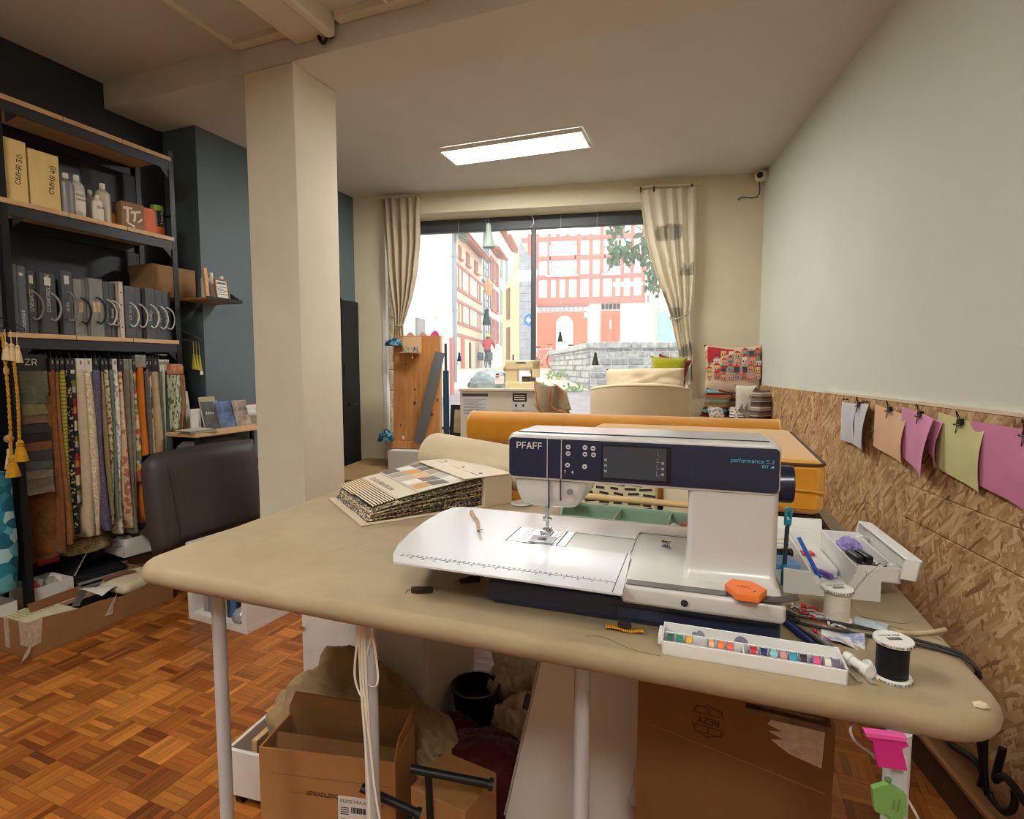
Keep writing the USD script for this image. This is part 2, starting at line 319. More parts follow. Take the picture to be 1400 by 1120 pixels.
# -- walls
plaster = M('cream_plaster', (216, 207, 178), 0.85, var=0.05, vs=3.0, bump=0.15, bs=40)
pale = M('pale_wall_paint', (214, 219, 206), 0.8, var=0.03, vs=2.0, bump=0.1, bs=50)
ceilp = M('ceiling_paint', (206, 203, 196), 0.9, var=0.04, vs=2.0)
pillp = M('pillar_paint', (222, 212, 188), 0.8, var=0.05, vs=3.0, bump=0.1, bs=30)
slate = M('slate_paint', (38, 44, 48), 0.55, var=0.12, vs=3.0, bump=0.1, bs=30); slate2 = M('slate_paint_light', (90, 106, 110), 0.6, var=0.08, vs=2.0, bump=0.1, bs=30)  # return wall slate made lighter, with the window light in its colour
white = M('white_paint', (226, 222, 212), 0.5)
def lbox(u0, u1, v0, v1, z0, z1):                 # box in the left wall's frame
    m = bx(u0, u1, v0, v1, z0, z1); return tr(m, rz=RZL)
Z1, Z2 = 2.962, 3.113
wr = struct('wall_right')
part(wr, 'plaster', bx(1.210, 1.45, -3.2, 5.6, 0, 3.3), pale)
def osb_mat():
    p = '/World/Looks/osb'
    nodes = {'tc': ('texture_coordinate', {}), 'wn': ('noise_texture', {'scale': 16.0, 'detail': 2}), 'w': ('mix_vector', {'fac': 0.015}), 'p': ('principled_bsdf', {'roughness': 0.62, 'specular_ior_level': 0.3})}
    links = [('tc.object', 'wn.vector'), ('tc.object', 'w.a'), ('wn.color', 'w.b')]; last = None
    tones_ = [(0, (194, 158, 112)), (0.2, (180, 142, 96)), (0.38, (206, 172, 126)), (0.55, (166, 126, 82)), (0.68, (216, 186, 142)), (0.82, (188, 150, 104)), (0.94, (142, 102, 64))]
    for n, (ang, sc) in enumerate(((0.25, (11, 1, 70)), (-0.65, (9, 1, 52)), (1.2, (13, 1, 78)), (-1.25, (10, 1, 60)), (0.75, (12, 1, 84)))):
        nodes[f'm{n}'] = ('mapping', {'rotation': (0, ang, 0), 'location': (n*3.1, 0, n*1.7)}); nodes[f's{n}'] = ('mapping', {'scale': sc}); nodes[f'v{n}'] = ('voronoi_texture', {'scale': 1.0, 'randomness': 1.0}); nodes[f'c{n}'] = ('separate_color', {})
        nodes[f'r{n}'] = ('rgb_ramp', {'ramp': [(q, lin(*c)) for q, c in tones_], 'interpolate': False})
        links += [('w.result', f'm{n}.vector'), (f'm{n}.vector', f's{n}.vector'), (f's{n}.vector', f'v{n}.vector'), (f'v{n}.color', f'c{n}.color'), (f'c{n}.r', f'r{n}.fac')]
        if n:
            nodes[f'k{n}'] = ('math', {'math_type': 'greater_than', 'value2': 0.62}); nodes[f'x{n}'] = ('mix_color', {})
            links += [(f'c{n}.g', f'k{n}.value1'), (f'k{n}.value', f'x{n}.fac'), (last, f'x{n}.a'), (f'r{n}.color', f'x{n}.b')]; last = f'x{n}.result'
        else: last = 'r0.color'
    nodes.update({'bg': ('noise_texture', {'scale': 2.6, 'detail': 8, 'roughness': 0.7}), 'br': ('rgb_ramp', {'ramp': [(0.3, (0.78, 0.75, 0.71)), (0.65, (1.05, 1.05, 1.05))]}), 'mu': ('mix_color', {'blend_type': 'multiply', 'fac': 1.0}), 'bp': ('bump', {'strength': 0.25, 'distance': 0.002})})
    links += [('tc.object', 'bg.vector'), ('bg.fac', 'br.fac'), (last, 'mu.a'), ('br.color', 'mu.b'), ('mu.result', 'p.base_color'), ('c1.b', 'bp.height'), ('bp.normal', 'p.normal')]
    usdkit.material(stage, p, nodes, links, surface='p.BSDF'); return p
OSB = osb_mat()
osbw = struct('wall_right_cladding', (1.210, 5.0, 0), rz=-90)            # local x runs towards the camera, -y into the room
for x0, x1, z0, z1, t in ((0.0, 2.54, 0.0, 1.2, 0.017), (2.545, 4.98, 0.872, 1.2, 0.017), (2.50, 4.94, 0.737, 0.869, 0.028), (2.55, 4.99, 0.0, 0.733, 0.034), (4.985, 7.4, 0.0, 1.2, 0.017)):
    part(osbw, 'osb_panel', rb(x0, x1, -t, 0.0, z0, z1, 0.0015), OSB)
part(osbw, 'top_trim', bx(1.6, 7.4, -0.020, 0.0, 1.201, 1.213), M('pale_edge', (226, 205, 178), 0.6))
ledge = struct('trim_1')
part(ledge, 'ledge_front', bx(1.03, 1.055, -1.0, 3.4, 0.0, 0.10), M('dark_board', (84, 56, 36), 0.7, var=0.2))
part(ledge, 'ledge_edge', rb(1.025, 1.045, -1.0, 3.4, 0.10, 0.118, 0.004), wood('ledge_wood', (186, 140, 96), (140, 96, 58), (18, 1.6, 18)))
part(ledge, 'ledge_top', bx(1.045, 1.178, -1.0, 3.4, 0.098, 0.112), wood('ledge_board', (150, 112, 70), (112, 78, 46), (14, 1.6, 14)))

wb = struct('wall_back')                                                   # the wall with the shop window
part(wb, 'plaster_left', bx(-3.4, -2.2, 5.0, 5.36, 0, Z1+0.2), plaster)
part(wb, 'plaster_right', bx(0.662, 1.45, 5.0, 5.36, 0, Z1+0.2), plaster)
part(wb, 'lintel', bx(-2.2, 0.662, 5.0, 5.36, 2.784, Z1+0.2), plaster)
part(wb, 'parapet', bx(-2.2, 0.662, 5.02, 5.36, 0, 0.70), plaster)
part(wb, 'plaster_edge', rb(-2.212, -2.168, 4.995, 5.06, 0.72, 2.784, 0.006), white)
part(wb, 'plaster_edge', rb(0.630, 0.672, 4.995, 5.06, 0.72, 2.784, 0.006), white)
stone = M('reveal_stone', (196, 182, 150), 0.95, var=0.35, vs=14, bump=0.8, bs=25)
for side, x0 in ((1, -2.2), (-1, 0.662)):
    z = 0.72
    while z < 2.77:
        h = min(rng.uniform(0.16, 0.34), 2.782-z); d = rng.uniform(0.012, 0.035)
        xa, xb = sorted((x0-0.02*side, x0+d*side)); part(wb, 'reveal_stone', rb(xa, xb, 5.062, 5.24, z, z+h-0.006, 0.008), stone); z += h
wl = struct('wall_left')
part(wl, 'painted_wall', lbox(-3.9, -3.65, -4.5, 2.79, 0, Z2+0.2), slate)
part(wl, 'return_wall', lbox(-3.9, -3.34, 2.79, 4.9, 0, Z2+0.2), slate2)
wf = struct('wall_front'); part(wf, 'painted_wall', bx(-5.2, 1.5, -3.45, -3.2, 0, 3.4), M('rear_wall_paint', (214, 204, 182), 0.8))
door = struct('door_1', W(-3.34, 4.23), -RZL*0+79.7)
part(door, 'door_leaf', rb(0.0, 0.30, -0.03, -0.002, 0.02, 1.975, 0.004), M('black_door', (22, 25, 28), 0.45))
part(door, 'door_edge', bx(-0.012, 0.0, -0.035, 0.0, 0.0, 1.99), M('black_edge', (16, 18, 20), 0.4))
for z in (0.42, 1.28): part(door, 'hinge', cyl((0.02, -0.036, z), (0.02, -0.036, z+0.09), 0.007, 8), M('dark_steel', (60, 62, 64), 0.4, 0.8))
part(door, 'door_handle', tube([(0.06, -0.03, 1.0), (0.06, -0.06, 1.0), (0.14, -0.06, 1.0)], 0.008), M('dark_steel', (60, 62, 64), 0.4, 0.8))
pl = struct('pillar'); part(pl, 'plaster', tr(rb(-2.503, -2.162, 2.41, 2.755, 0.0, Z1, 0.006), rz=RZL), pillp)
bm = struct('ceiling_beam'); part(bm, 'plaster', lbox(-3.66, 2.2, 2.41, 2.755, Z1, Z2+0.15), M('beam_paint', (206, 200, 188), 0.9, var=0.04, vs=2))
ce = struct('ceiling')
part(ce, 'far_ceiling', ex([tuple(W(-3.7, 2.74)[:2]), tuple(W(2.0, 2.74)[:2]), (1.45, 5.4), (-3.5, 5.4), tuple(W(-3.7, 4.7)[:2])], 0.25, Z1+0.006), ceilp)
part(ce, 'near_ceiling', ex([(-5.6, -3.5), (1.6, -3.5), tuple(W(1.8, 2.45)[:2]), tuple(W(-3.9, 2.45)[:2])], 0.25, Z2), ceilp)
trimp = M('ceiling_trim_paint', (214, 205, 184), 0.8)
def lpart(parent, name, u0, u1, v0, v1, z0, z1, mat, r=0.006): return part(parent, name, tr(rb(u0, u1, v0, v1, z0, z1, r), rz=RZL), mat)
lpart(ce, 'moulding', -2.555, -2.520, 0.2, 2.40, Z2-0.025, Z2+0.01, trimp)
lpart(ce, 'moulding', -2.52, -2.11, 2.352, 2.408, Z2-0.030, Z2+0.01, trimp)
lpart(ce, 'casing', -2.135, -1.90, 0.2, 2.408, Z2-0.075, Z2+0.01, trimp)
lpart(ce, 'moulding', -1.915, -1.86, 0.2, 2.385, Z2-0.105, Z2+0.01, trimp, 0.014)
lpart(ce, 'moulding', -1.85, 0.9, 2.352, 2.408, Z2-0.035, Z2+0.01, trimp)
one('ceiling_cable', 'short black cable looping out of the ceiling casing beside the beam', 'cable', tube([W(-1.97, 2.40, 3.035), W(-1.96, 2.38, 3.02), W(-1.945, 2.392, 3.0), W(-1.925, 2.40, 3.03), W(-1.905, 2.395, 3.025), W(-1.895, 2.404, 3.07)], 0.008), M('black_rubber', (20, 20, 22), 0.5))

# -- shop window
wn = struct('window_1'); fr = M('anthracite_frame', (74, 78, 82), 0.45, 0.2)
part(wn, 'top_rail', rb(-2.26, 0.72, 5.255, 5.32, 2.665, 2.80, 0.004), fr)
part(wn, 'mullion', rb(-0.80, -0.755, 5.262, 5.318, 0.72, 2.70, 0.004), fr)
part(wn, 'stile', rb(-2.26, -2.215, 5.262, 5.318, 0.72, 2.70, 0.004), fr)
part(wn, 'stile', rb(0.67, 0.715, 5.262, 5.318, 0.72, 2.70, 0.004), fr)
part(wn, 'bottom_rail', rb(-2.26, 0.72, 5.258, 5.32, 0.68, 0.75, 0.004), fr)
usdkit.material(stage, '/World/Looks/pane', {'t': ('transparent_bsdf', {'color': (0.97, 0.98, 0.97)}), 'g': ('glossy_bsdf', {'color': (1, 1, 1), 'roughness': 0.02}), 'f': ('fresnel', {'IOR': 1.45}), 'm': ('mix_closure', {}), 'd': ('translucent_bsdf', {'color': (0.9, 0.9, 0.9)}), 'k': ('mix_closure', {'fac': 0.045})},  # panes carry a faint translucent veil, standing in for window glare
    [('t.BSDF', 'k.closure1'), ('d.BSDF', 'k.closure2'), ('f.fac', 'm.fac'), ('k.closure', 'm.closure1'), ('g.BSDF', 'm.closure2')], surface='m.closure')
part(wn, 'pane', bx(-2.22, -0.795, 5.288, 5.292, 0.74, 2.70), '/World/Looks/pane'); part(wn, 'pane', bx(-0.76, 0.675, 5.288, 5.292, 0.74, 2.70), '/World/Looks/pane')
part(wn, 'window_sill', rb(-2.2, 0.662, 4.93, 5.26, 0.69, 0.722, 0.005), M('sill_beige', (196, 178, 146), 0.7, var=0.08))
pf = struct('display_platform'); part(pf, 'platform_top', bx(-2.4, 1.19, 4.0, 4.995, 0.40, 0.45), wood('platform_wood', (170, 140, 100), (140, 108, 70), (1.6, 16, 16))); part(pf, 'platform_front', bx(-2.4, 1.19, 4.02, 4.05, 0.0, 0.40), white)

# -- lamps
dif_on = glow('lit_diffuser', (1.0, 0.985, 0.95), PANEL_POWER); dif_rear = glow('lit_diffuser_rear', (1.0, 0.985, 0.95), REAR_POWER); frame_w = M('lamp_frame', (236, 234, 228), 0.4)
def led(label, loc, rz, w, d, lit=True):
    t = thing('ceiling_light', label, 'lamp', loc, rz)
    for a in (rb(-w/2-.012, w/2+.012, -d/2-.012, -d/2, -0.012, 0.018, 0.002), rb(-w/2-.012, w/2+.012, d/2, d/2+.012, -0.012, 0.018, 0.002), rb(-w/2-.012, -w/2, -d/2, d/2, -0.012, 0.018, 0.002), rb(w/2, w/2+.012, -d/2, d/2, -0.012, 0.018, 0.002)): part(t, 'frame', a, frame_w)
    part(t, 'diffuser', bx(-w/2, w/2, -d/2, d/2, -0.009, 0.0), dif_on if lit is True else dif_rear if lit else M('unlit_diffuser', (200, 186, 160), 0.5))
led('lit rectangular white ceiling panel lamp in front of the shop window', (-0.745, 4.07, 2.948), -9.0, 1.05, 0.27)
led('unlit ceiling panel lamp whose corner shows at the upper edge beside the casing', W(-1.40, 1.88, 3.093), RZL, 0.27, 1.05, False)
led('unseen lit ceiling panel lamp placed out of view to light the shelves', (-1.7, 0.15, 3.095), 80, 1.2, 0.45, 2)  # out of view, placed to light the shelving and the left side
led('square ceiling panel lamp added out of view as fill below the table', (0.25, -1.3, 3.095), 0, 0.6, 0.6, 2)  # added fill lamp, out of view, brightens the area under the table
# ================================================================ the street outside
lime = M('lime_render', (242, 238, 228), 0.9, var=0.06, vs=1.2); cream = M('cream_render', (232, 218, 190), 0.9, var=0.06, vs=1.0); oxblood = M('oxblood_timber', (184, 118, 110), 0.7)
pinkt = M('red_timber', (222, 124, 110), 0.7); vermil = M('vermilion_paint', (226, 122, 92), 0.5); bluegl = M('street_glass', (176, 190, 200), 0.15, spec=0.7); blueg = M('blue_grey_paint', (96, 124, 140), 0.6)
sash = M('white_sash', (236, 234, 226), 0.5); shop_dark = M('dark_opening', (70, 62, 60), 0.7); rtile = M('roof_tile', (176, 106, 76), 0.9, var=0.3, vs=8)
gs = [(5.36, 0.42), (8.0, 0.56), (13.0, 0.80), (20.0, 1.22), (26.0, 1.30), (60.0, 1.45)]
def road_z(y): return float(np.interp(y, [a for a, _ in gs], [b for _, b in gs]))
road = struct('street')
part(road, 'asphalt', exx([(a, b) for a, b in gs[:3]]+[(13.0, 0.1), (5.36, 0.1)], -16, 14), M('asphalt', (150, 138, 140), 0.9, var=0.2, vs=3, bump=0.4, bs=60))
part(road, 'paving', exx([(a, b) for a, b in gs[2:]]+[(60.0, 0.1), (13.0, 0.1)], -26, 20), M('pale_paving', (214, 200, 180), 0.9, var=0.2, vs=2, bump=0.3, bs=20))  # pale stretch beyond the asphalt; sunny brightness partly put into the colour
def facade(root, s0, s1, z0, z1, depth, mat, hz=(), vt=(), tm=None, tw=0.14):
    part(root, 'wall', bx(s0, s1, 0, depth, z0, z1), mat)
    for z, a, b in hz: part(root, 'timber', bx(a, b, -0.05, 0.02, z-tw/2, z+tw/2), tm)
    for s, a, b in vt: part(root, 'timber', bx(s-tw/2, s+tw/2, -0.04, 0.02, a, b), tm)
def window(root, s0, s1, z0, z1, fm, gm=bluegl, nx=2, nz=3, name='window', sill=True):
    f = part(root, name, J(bx(s0, s1, -0.06, 0.03, z1-.06, z1), bx(s0, s1, -0.06, 0.03, z0, z0+.06), bx(s0, s0+.06, -0.06, 0.03, z0, z1), bx(s1-.06, s1, -0.06, 0.03, z0, z1)), fm)
    dx, dz = (s1-s0-.12)/nx, (z1-z0-.12)/nz
    for i in range(nx):
        for j in range(nz): part(f, 'pane', bx(s0+.06+i*dx+.02, s0+.06+(i+1)*dx-.02, -0.02, 0.0, z0+.06+j*dz+.02, z0+.06+(j+1)*dz-.02), gm)
    part(f, 'glazing_bars', J(*[bx(s0+.06+i*dx-.02, s0+.06+i*dx+.02, -0.05, 0.0, z0, z1) for i in range(1, nx)], *[bx(s0, s1, -0.05, 0.0, z0+.06+j*dz-.02, z0+.06+j*dz+.02) for j in range(1, nz)]) if nx*nz > 1 else bx(s0, s1, -.03, 0, z0, z0+.05), fm)
    if sill: part(f, 'sill', bx(s0-.12, s1+.12, -0.14, 0.0, z0-.09, z0), fm)
def shutter(root, s0, s1, z0, z1, mat):
    f = part(root, 'shutter', bx(s0, s1, -0.07, -0.03, z0, z1), mat); part(f, 'louvres', J(*[bx(s0+.04, s1-.04, -0.085, -0.06, z, z+.03) for z in np.arange(z0+.06, z1-.06, 0.09)]), mat)
# white house on the left
h = thing('house', 'blank white rendered house wall filling the left edge of the shop window view', 'house', (-3.60, 6.2, 0), 90)
part(h, 'wall', bx(0, 5.62, 0, 4.0, 0.3, 9.0), lime); part(h, 'corner_strip', bx(5.5, 5.66, -0.06, 0.05, 0.3, 2.0), M('brick_red', (196, 120, 100), 0.8)); part(h, 'vent', rb(4.55, 4.68, -0.03, 0.02, 2.35, 2.55, .01), cream)
part(h, 'door', bx(3.4, 3.8, -0.05, 0.02, 0.5, 2.25), M('weathered_door', (150, 146, 138), 0.7))
f = part(h, 'shutter', bx(5.55, 6.05, -0.25, -0.20, 4.15, 5.2), M('green_shutter', (78, 110, 84), 0.6)); part(f, 'louvres', J(*[bx(5.58, 6.02, -0.28, -0.24, z, z+.03) for z in np.arange(4.2, 5.15, 0.075)]), M('green_shutter', (78, 110, 84), 0.6))
one('drainpipe', 'grey drainpipe running up the corner of the white house', 'pipe', J(cyl((-3.55, 11.95, 1.0), (-3.55, 11.95, 5.2), 0.055, 10), *[cyl((-3.55, 11.95, z), (-3.55, 11.95, z+.05), 0.07, 10) for z in (1.4, 2.6, 3.8)]), M('zinc', (150, 162, 170), 0.5, 0.3))
# half-timbered street front
PH = (-6.534, 22.0, 0); RZ = 93.5
h = thing('house', 'cream half-timbered house with oxblood beams receding along the street', 'house', PH, RZ)
facade(h, 0, 6.4, 0.8, 6.95, 4, cream, [(5.66, 0, 6.4), (4.64, .5, 6.2), (4.15, 0, 6.4), (3.22, .5, 6.2), (2.72, 0, 6.4)], [(s, 4.15, 5.6) for s in (.3,)] + [(s, a, b) for a, b in ((4.64, 5.6), (3.22, 4.1)) for s in (.75, 1.42, 2.15, 2.97, 3.94, 4.75, 5.1, 5.72)], oxblood, 0.12)
for a, b in ((1.5, 2.08), (3.05, 3.85), (4.25, 4.7)):
    window(h, a, b, 4.72, 5.55, sash, nx=2, nz=2, sill=False); window(h, a, b, 3.30, 4.05, sash, nx=2, nz=2, sill=False)
for a, b, z0, z1 in ((.75, 1.2, 6.0, 6.5), (2.31, 2.97, 6.0, 6.55), (4.23, 4.97, 6.0, 6.54)): window(h, a, b, z0, z1, oxblood, nx=2, nz=2)
part(h, 'eave', exx([(-0.55, 6.85), (-0.5, 6.97), (3.5, 8.6), (3.5, 8.4)], -0.2, 6.5), rtile); part(h, 'eave_board', bx(-0.2, 6.5, -0.5, -0.4, 6.78, 6.92), oxblood)
part(h, 'door', bx(1.1, 1.87, -0.03, 0.05, 1.3, 2.62), oxblood); part(h, 'shopfront', bx(2.9, 3.3, -0.03, 0.05, 1.3, 2.5), shop_dark); part(h, 'shopfront', bx(4.5, 5.4, -0.03, 0.05, 1.35, 2.55), M('taupe_door', (190, 170, 150), 0.7))
h = thing('house', 'narrow pale blue house with blue-grey window frames beyond the cream one', 'house', PH, RZ)
facade(h, 6.42, 8.9, 0.8, 8.7, 4, M('pale_blue_render', (214, 224, 230), 0.9), [(5.9, 6.42, 8.9)], (), blueg, 0.1)
for z in (2.6, 4.3, 6.0, 7.4): window(h, 6.85, 8.3, z-.1, z+1.15, blueg, nx=2, nz=3)
h = thing('house', 'pinkish white house with red shutters far up the street', 'house', PH, RZ)
facade(h, 8.92, 12.4, 0.8, 8.1, 4, M('pinkish_render', (238, 222, 212), 0.9)); part(h, 'eave', exx([(-0.6, 8.0), (-0.6, 8.15), (3.5, 9.6), (3.5, 9.4)], 8.9, 12.5), rtile)
for z in (2.9, 4.7, 6.4):
    for s in (9.4, 10.9): window(h, s, s+.8, z, z+1.3, oxblood, nx=2, nz=2); shutter(h, s-.45, s, z, z+1.3, oxblood); shutter(h, s+.8, s+1.25, z, z+1.3, oxblood)
h = thing('house', 'tall cream house with pale green windows at the end of the street', 'house', PH, RZ)
facade(h, 12.42, 20, 0.8, 10.0, 4, lime); [window(h, s, s+.9, z, z+1.5, M('pale_green_paint', (150, 180, 164), 0.6), nx=2, nz=3) for z in (2.8, 4.9, 7.2) for s in (13, 15.4)]; part(h, 'eave', exx([(-0.6, 9.9), (-0.6, 10.05), (3.5, 11.6), (3.5, 11.4)], 12.4, 20.1), rtile)
one('street_lantern', 'orange street lantern on a bracket high above the cyclist', 'lantern', J(lathe([(0.0, -0.35), (0.14, -0.30), (0.26, 0.15), (0.30, 0.2), (0.12, 0.38), (0.03, 0.46), (0.0, 0.46)], 6), tube([(0, 0, .45), (-.2, 0, .62), (-.9, 0, .6)], .025)), M('amber_lantern', (216, 158, 104), 0.5), (-6.25, 27.0, 5.25))
# corner house with the pointed stone gable end
cx, cy = -3.47, 20.0
h = thing('house', 'beige corner house with a pointed grey stone gable edge', 'house', (cx, cy, 0))
part(h, 'stone_gable', tr(exy([(0, 0.9), (0.62, 0.9), (0.62, 5.0), (0.08, 5.85), (0, 5.85)], 0, 0.4), rz=8), M('ashlar_base', (160, 160, 164), 0.9, var=0.15, vs=3))
st = M('grey_ashlar', (160, 162, 168), 0.9, var=0.2, vs=4, bump=0.3, bs=20)
z = 0.95; k = 0
while z < 4.9:
    w = 0.60 if k % 2 else 0.52; part(h, 'quoin', tr(rb(0.0, w, -0.02, 0.1, z, z+.275, .012), rz=8), st); z += .28; k += 1
part(h, 'side_wall', tr(exy([(0, 0.9), (0, 5.75), (-0.9, 4.9), (-2.2, 4.3), (-2.2, 0.9)], 0, 0.3), rz=-62), M('beige_render', (216, 184, 144), 0.9, var=0.06))
for z0, z1 in ((3.2, 4.4), (1.5, 2.9)): part(h, 'shutter', tr(bx(-1.5, -1.15, -0.05, 0.02, z0, z1), rz=-62), M('brown_shutter', (120, 92, 74), 0.7))
sg = thing('road_sign', 'round white road sign with a blue left arrow beside the window mullion', 'sign', (-2.86, 18.6, 0))
part(sg, 'post', cyl((0, 0.03, 0.9), (0, 0.03, 3.2), 0.03, 8), M('zinc', (150, 162, 170), 0.5, 0.3)); part(sg, 'disc', cyl((0, 0.02, 2.95), (0, -0.0, 2.95), 0.21, 28), M('sign_blue', (40, 110, 196), 0.4))
part(sg, 'arrow', exy([(-.15, 2.95), (-.02, 3.08), (-.02, 2.99), (.14, 2.99), (.14, 2.91), (-.02, 2.91), (-.02, 2.82)], -0.012, -0.002), sash)
# red and white half-timbered house across the street
X = lambda px: -3.64+(px-735)*0.0334
Zp = lambda py: 4.53+(410-py)*0.0339
h = thing('house', 'white half-timbered house with red beams and a vermilion shopfront facing the shop', 'house', (0, 26.0, 0))
part(h, 'wall', bx(X(712), X(886), 0, 5, 1.0, 10.4), lime)
for py in (292, 327.7, 354, 380): part(h, 'timber', bx(X(712), X(886), -0.06, 0.05, Zp(py)-.1, Zp(py)+.1), pinkt)
part(h, 'bressumer', bx(X(705), X(889), -0.14, 0.05, Zp(415)-.05, Zp(408)), pinkt)
for zx in (14, 60, 130, 180, 235, 300, 370, 430, 500, 545, 600, 662):
    px = 720+zx/4.118
    for lo, hi in ((410, 380), (380, 354), (354, 327.7), (327.7, 290)):
        if lo in (380, 354) and zx in (180, 235, 500): continue
        if lo == 354 and zx == 545: continue
        part(h, 'timber', bx(X(px)-.08, X(px)+.08, -0.05, 0.05, Zp(lo), Zp(hi)), pinkt)
window(h, X(752), X(789), Zp(377), Zp(334), sash, bluegl, 4, 4); window(h, X(828), X(847), Zp(377), Zp(341), sash, bluegl, 2, 4)
part(h, 'shopfront', bx(X(735), X(806), -0.06, 0.05, 1.3, Zp(428)), vermil); part(h, 'shopfront_fascia', bx(X(735), X(807), -0.12, 0.05, Zp(420), Zp(416)), oxblood)
for q in range(11): part(h, 'transom_pane', bx(X(736+q*6.4), X(741+q*6.4), -0.07, 0.05, Zp(426.5), Zp(421)), bluegl)
arch = Polygon([(X(762), 1.35), (X(762), Zp(445))] + [(X(774)+(X(774)-X(762))*-math.cos(t), Zp(445)+(Zp(433)-Zp(445))*math.sin(t)) for t in np.linspace(0, PI, 12)] + [(X(786), Zp(445)), (X(786), 1.35)])
part(h, 'arched_door_surround', exy(list(arch.difference(arch.buffer(-0.11)).geoms[0].exterior.coords) if hasattr(arch.difference(arch.buffer(-0.11)), 'geoms') else list(arch.exterior.coords), -0.14, -0.05), sash)
part(h, 'arched_door_glass', exy(list(arch.buffer(-0.12).exterior.coords), -0.16, -0.13), M('door_glass', (206, 214, 212), 0.2)); part(h, 'arched_door_bars', J(bx(X(774)-.03, X(774)+.03, -.18, -.15, 1.5, Zp(436)), bx(X(763), X(785), -.18, -.15, Zp(446), Zp(444.5)), bx(X(763), X(785), -.18, -.15, Zp(470), Zp(468))), sash)
d = part(h, 'door', bx(X(824), X(851), -0.07, 0.05, 1.3, Zp(427)), vermil); part(d, 'door_panel', J(*[rb(X(a), X(b), -0.10, -0.05, Zp(e), Zp(g), .01) for a, b, e, g in ((827, 834, 468, 432), (841, 848, 468, 432))]), M('vermilion_shade', (218, 108, 80), 0.5)); part(d, 'letter_plate', rb(X(836.5), X(839), -.11, -.06, Zp(452), Zp(440), .01), sash)
for q in range(5): part(h, 'transom_pane', bx(X(825+q*5.3), X(829+q*5.3), -0.07, 0.05, Zp(425), Zp(418)), shop_dark)
part(h, 'drainpipe', cyl((X(885), -0.1, 1.3), (X(885), -0.1, 9.5), 0.06, 8), sash); part(h, 'house_number_plate', bx(X(801), X(806), -0.09, 0.02, Zp(436), Zp(429)), sash)
h = thing('house', 'pale house with a turquoise double door beside the red and white house', 'house', (0, 27.0, 0))
part(h, 'wall', bx(1.5, 7.5, 0, 5, 1.0, 10.0), M('pale_pink_render', (240, 230, 220), 0.9)); turq = M('turquoise_paint', (156, 208, 198), 0.5)
d = part(h, 'door', bx(2.0, 3.1, -0.07, 0.05, 1.4, 3.95), turq); part(d, 'door_panel', J(*[rb(a, a+.4, -0.10, -0.05, e, e+.9, .01) for a in (2.08, 2.6) for e in (1.7, 2.85)]), turq); part(h, 'transom_window', bx(2.0, 3.1, -0.07, 0.05, 4.05, 4.62), bluegl); part(h, 'door_surround', J(bx(1.85, 2.0, -.05, .02, 1.4, 4.75), bx(3.1, 3.25, -.05, .02, 1.4, 4.75), bx(1.85, 3.25, -.05, .02, 4.62, 4.78)), M('grey_stone', (190, 188, 180), 0.9))
# rough stone retaining wall
h = thing('stone_wall', 'rough grey stone retaining wall standing across the street below the red doors', 'wall')
rub = M('rubble_stone', (180, 180, 174), 0.95, var=0.45, vs=9, bump=0.9, bs=18); rub2 = M('rubble_stone_dark', (146, 148, 144), 0.95, var=0.45, vs=9, bump=0.9, bs=18)
part(h, 'wall_core', J(bx(-0.56, 3.2, 13.04, 13.6, 0.3, 1.78), exx([(0, 0)]*0 or [(13.05, 0.3), (20.0, 0.3), (20.0, 1.78), (13.05, 1.78)], -0.62, -0.50) if False else tr(bx(0, 7.3, -0.5, -0.03, 0.3, 1.78), (-0.56, 13.04, 0), rz=104)), M('mortar', (206, 204, 198), 0.95, var=0.2))
def stones(L, place_, zlo, zhi, hmin, hmax, wmin, wmax):
    z = zlo
    while z < zhi-0.03:
        hh = min(rng.uniform(hmin, hmax), zhi-z); x = rng.uniform(-.15, 0)
        while x < L:
            w = rng.uniform(wmin, wmax); a, b = max(0, x), min(L, x+w)
            if b-a > .05: part(h, 'stone', place_(rb(a+.012, b-.012, -rng.uniform(.015, .05), 0.06, z+.01, z+hh-.01, 0.03, 6)), rub if rng.random() < .65 else rub2)
            x += w
        z += hh
stones(3.7, lambda m: tr(m, (-0.56, 13.04, 0)), 0.66, 1.78, .12, .19, .2, .45)
stones(7.2, lambda m: tr(tr(m, (-7.2, 0, 0)), (-0.56, 13.04, 0), rz=-76), 0.75, 1.78, .12, .19, .35, .75)
x = -0.66
while x < 3.2: w = rng.uniform(.7, 1.1); part(h, 'coping_stone', rb(x, min(3.25, x+w-.015), 12.94, 13.66, 1.78, 1.93, .03, 6), rub); x += w
s = 0.0
while s < 7.0: w = rng.uniform(.9, 1.3); part(h, 'coping_stone', tr(rb(-s-w+.02, -s, -0.09, 0.5, 1.78, 1.93, .03, 6), (-0.56, 13.04, 0), rz=-76), rub); s += w
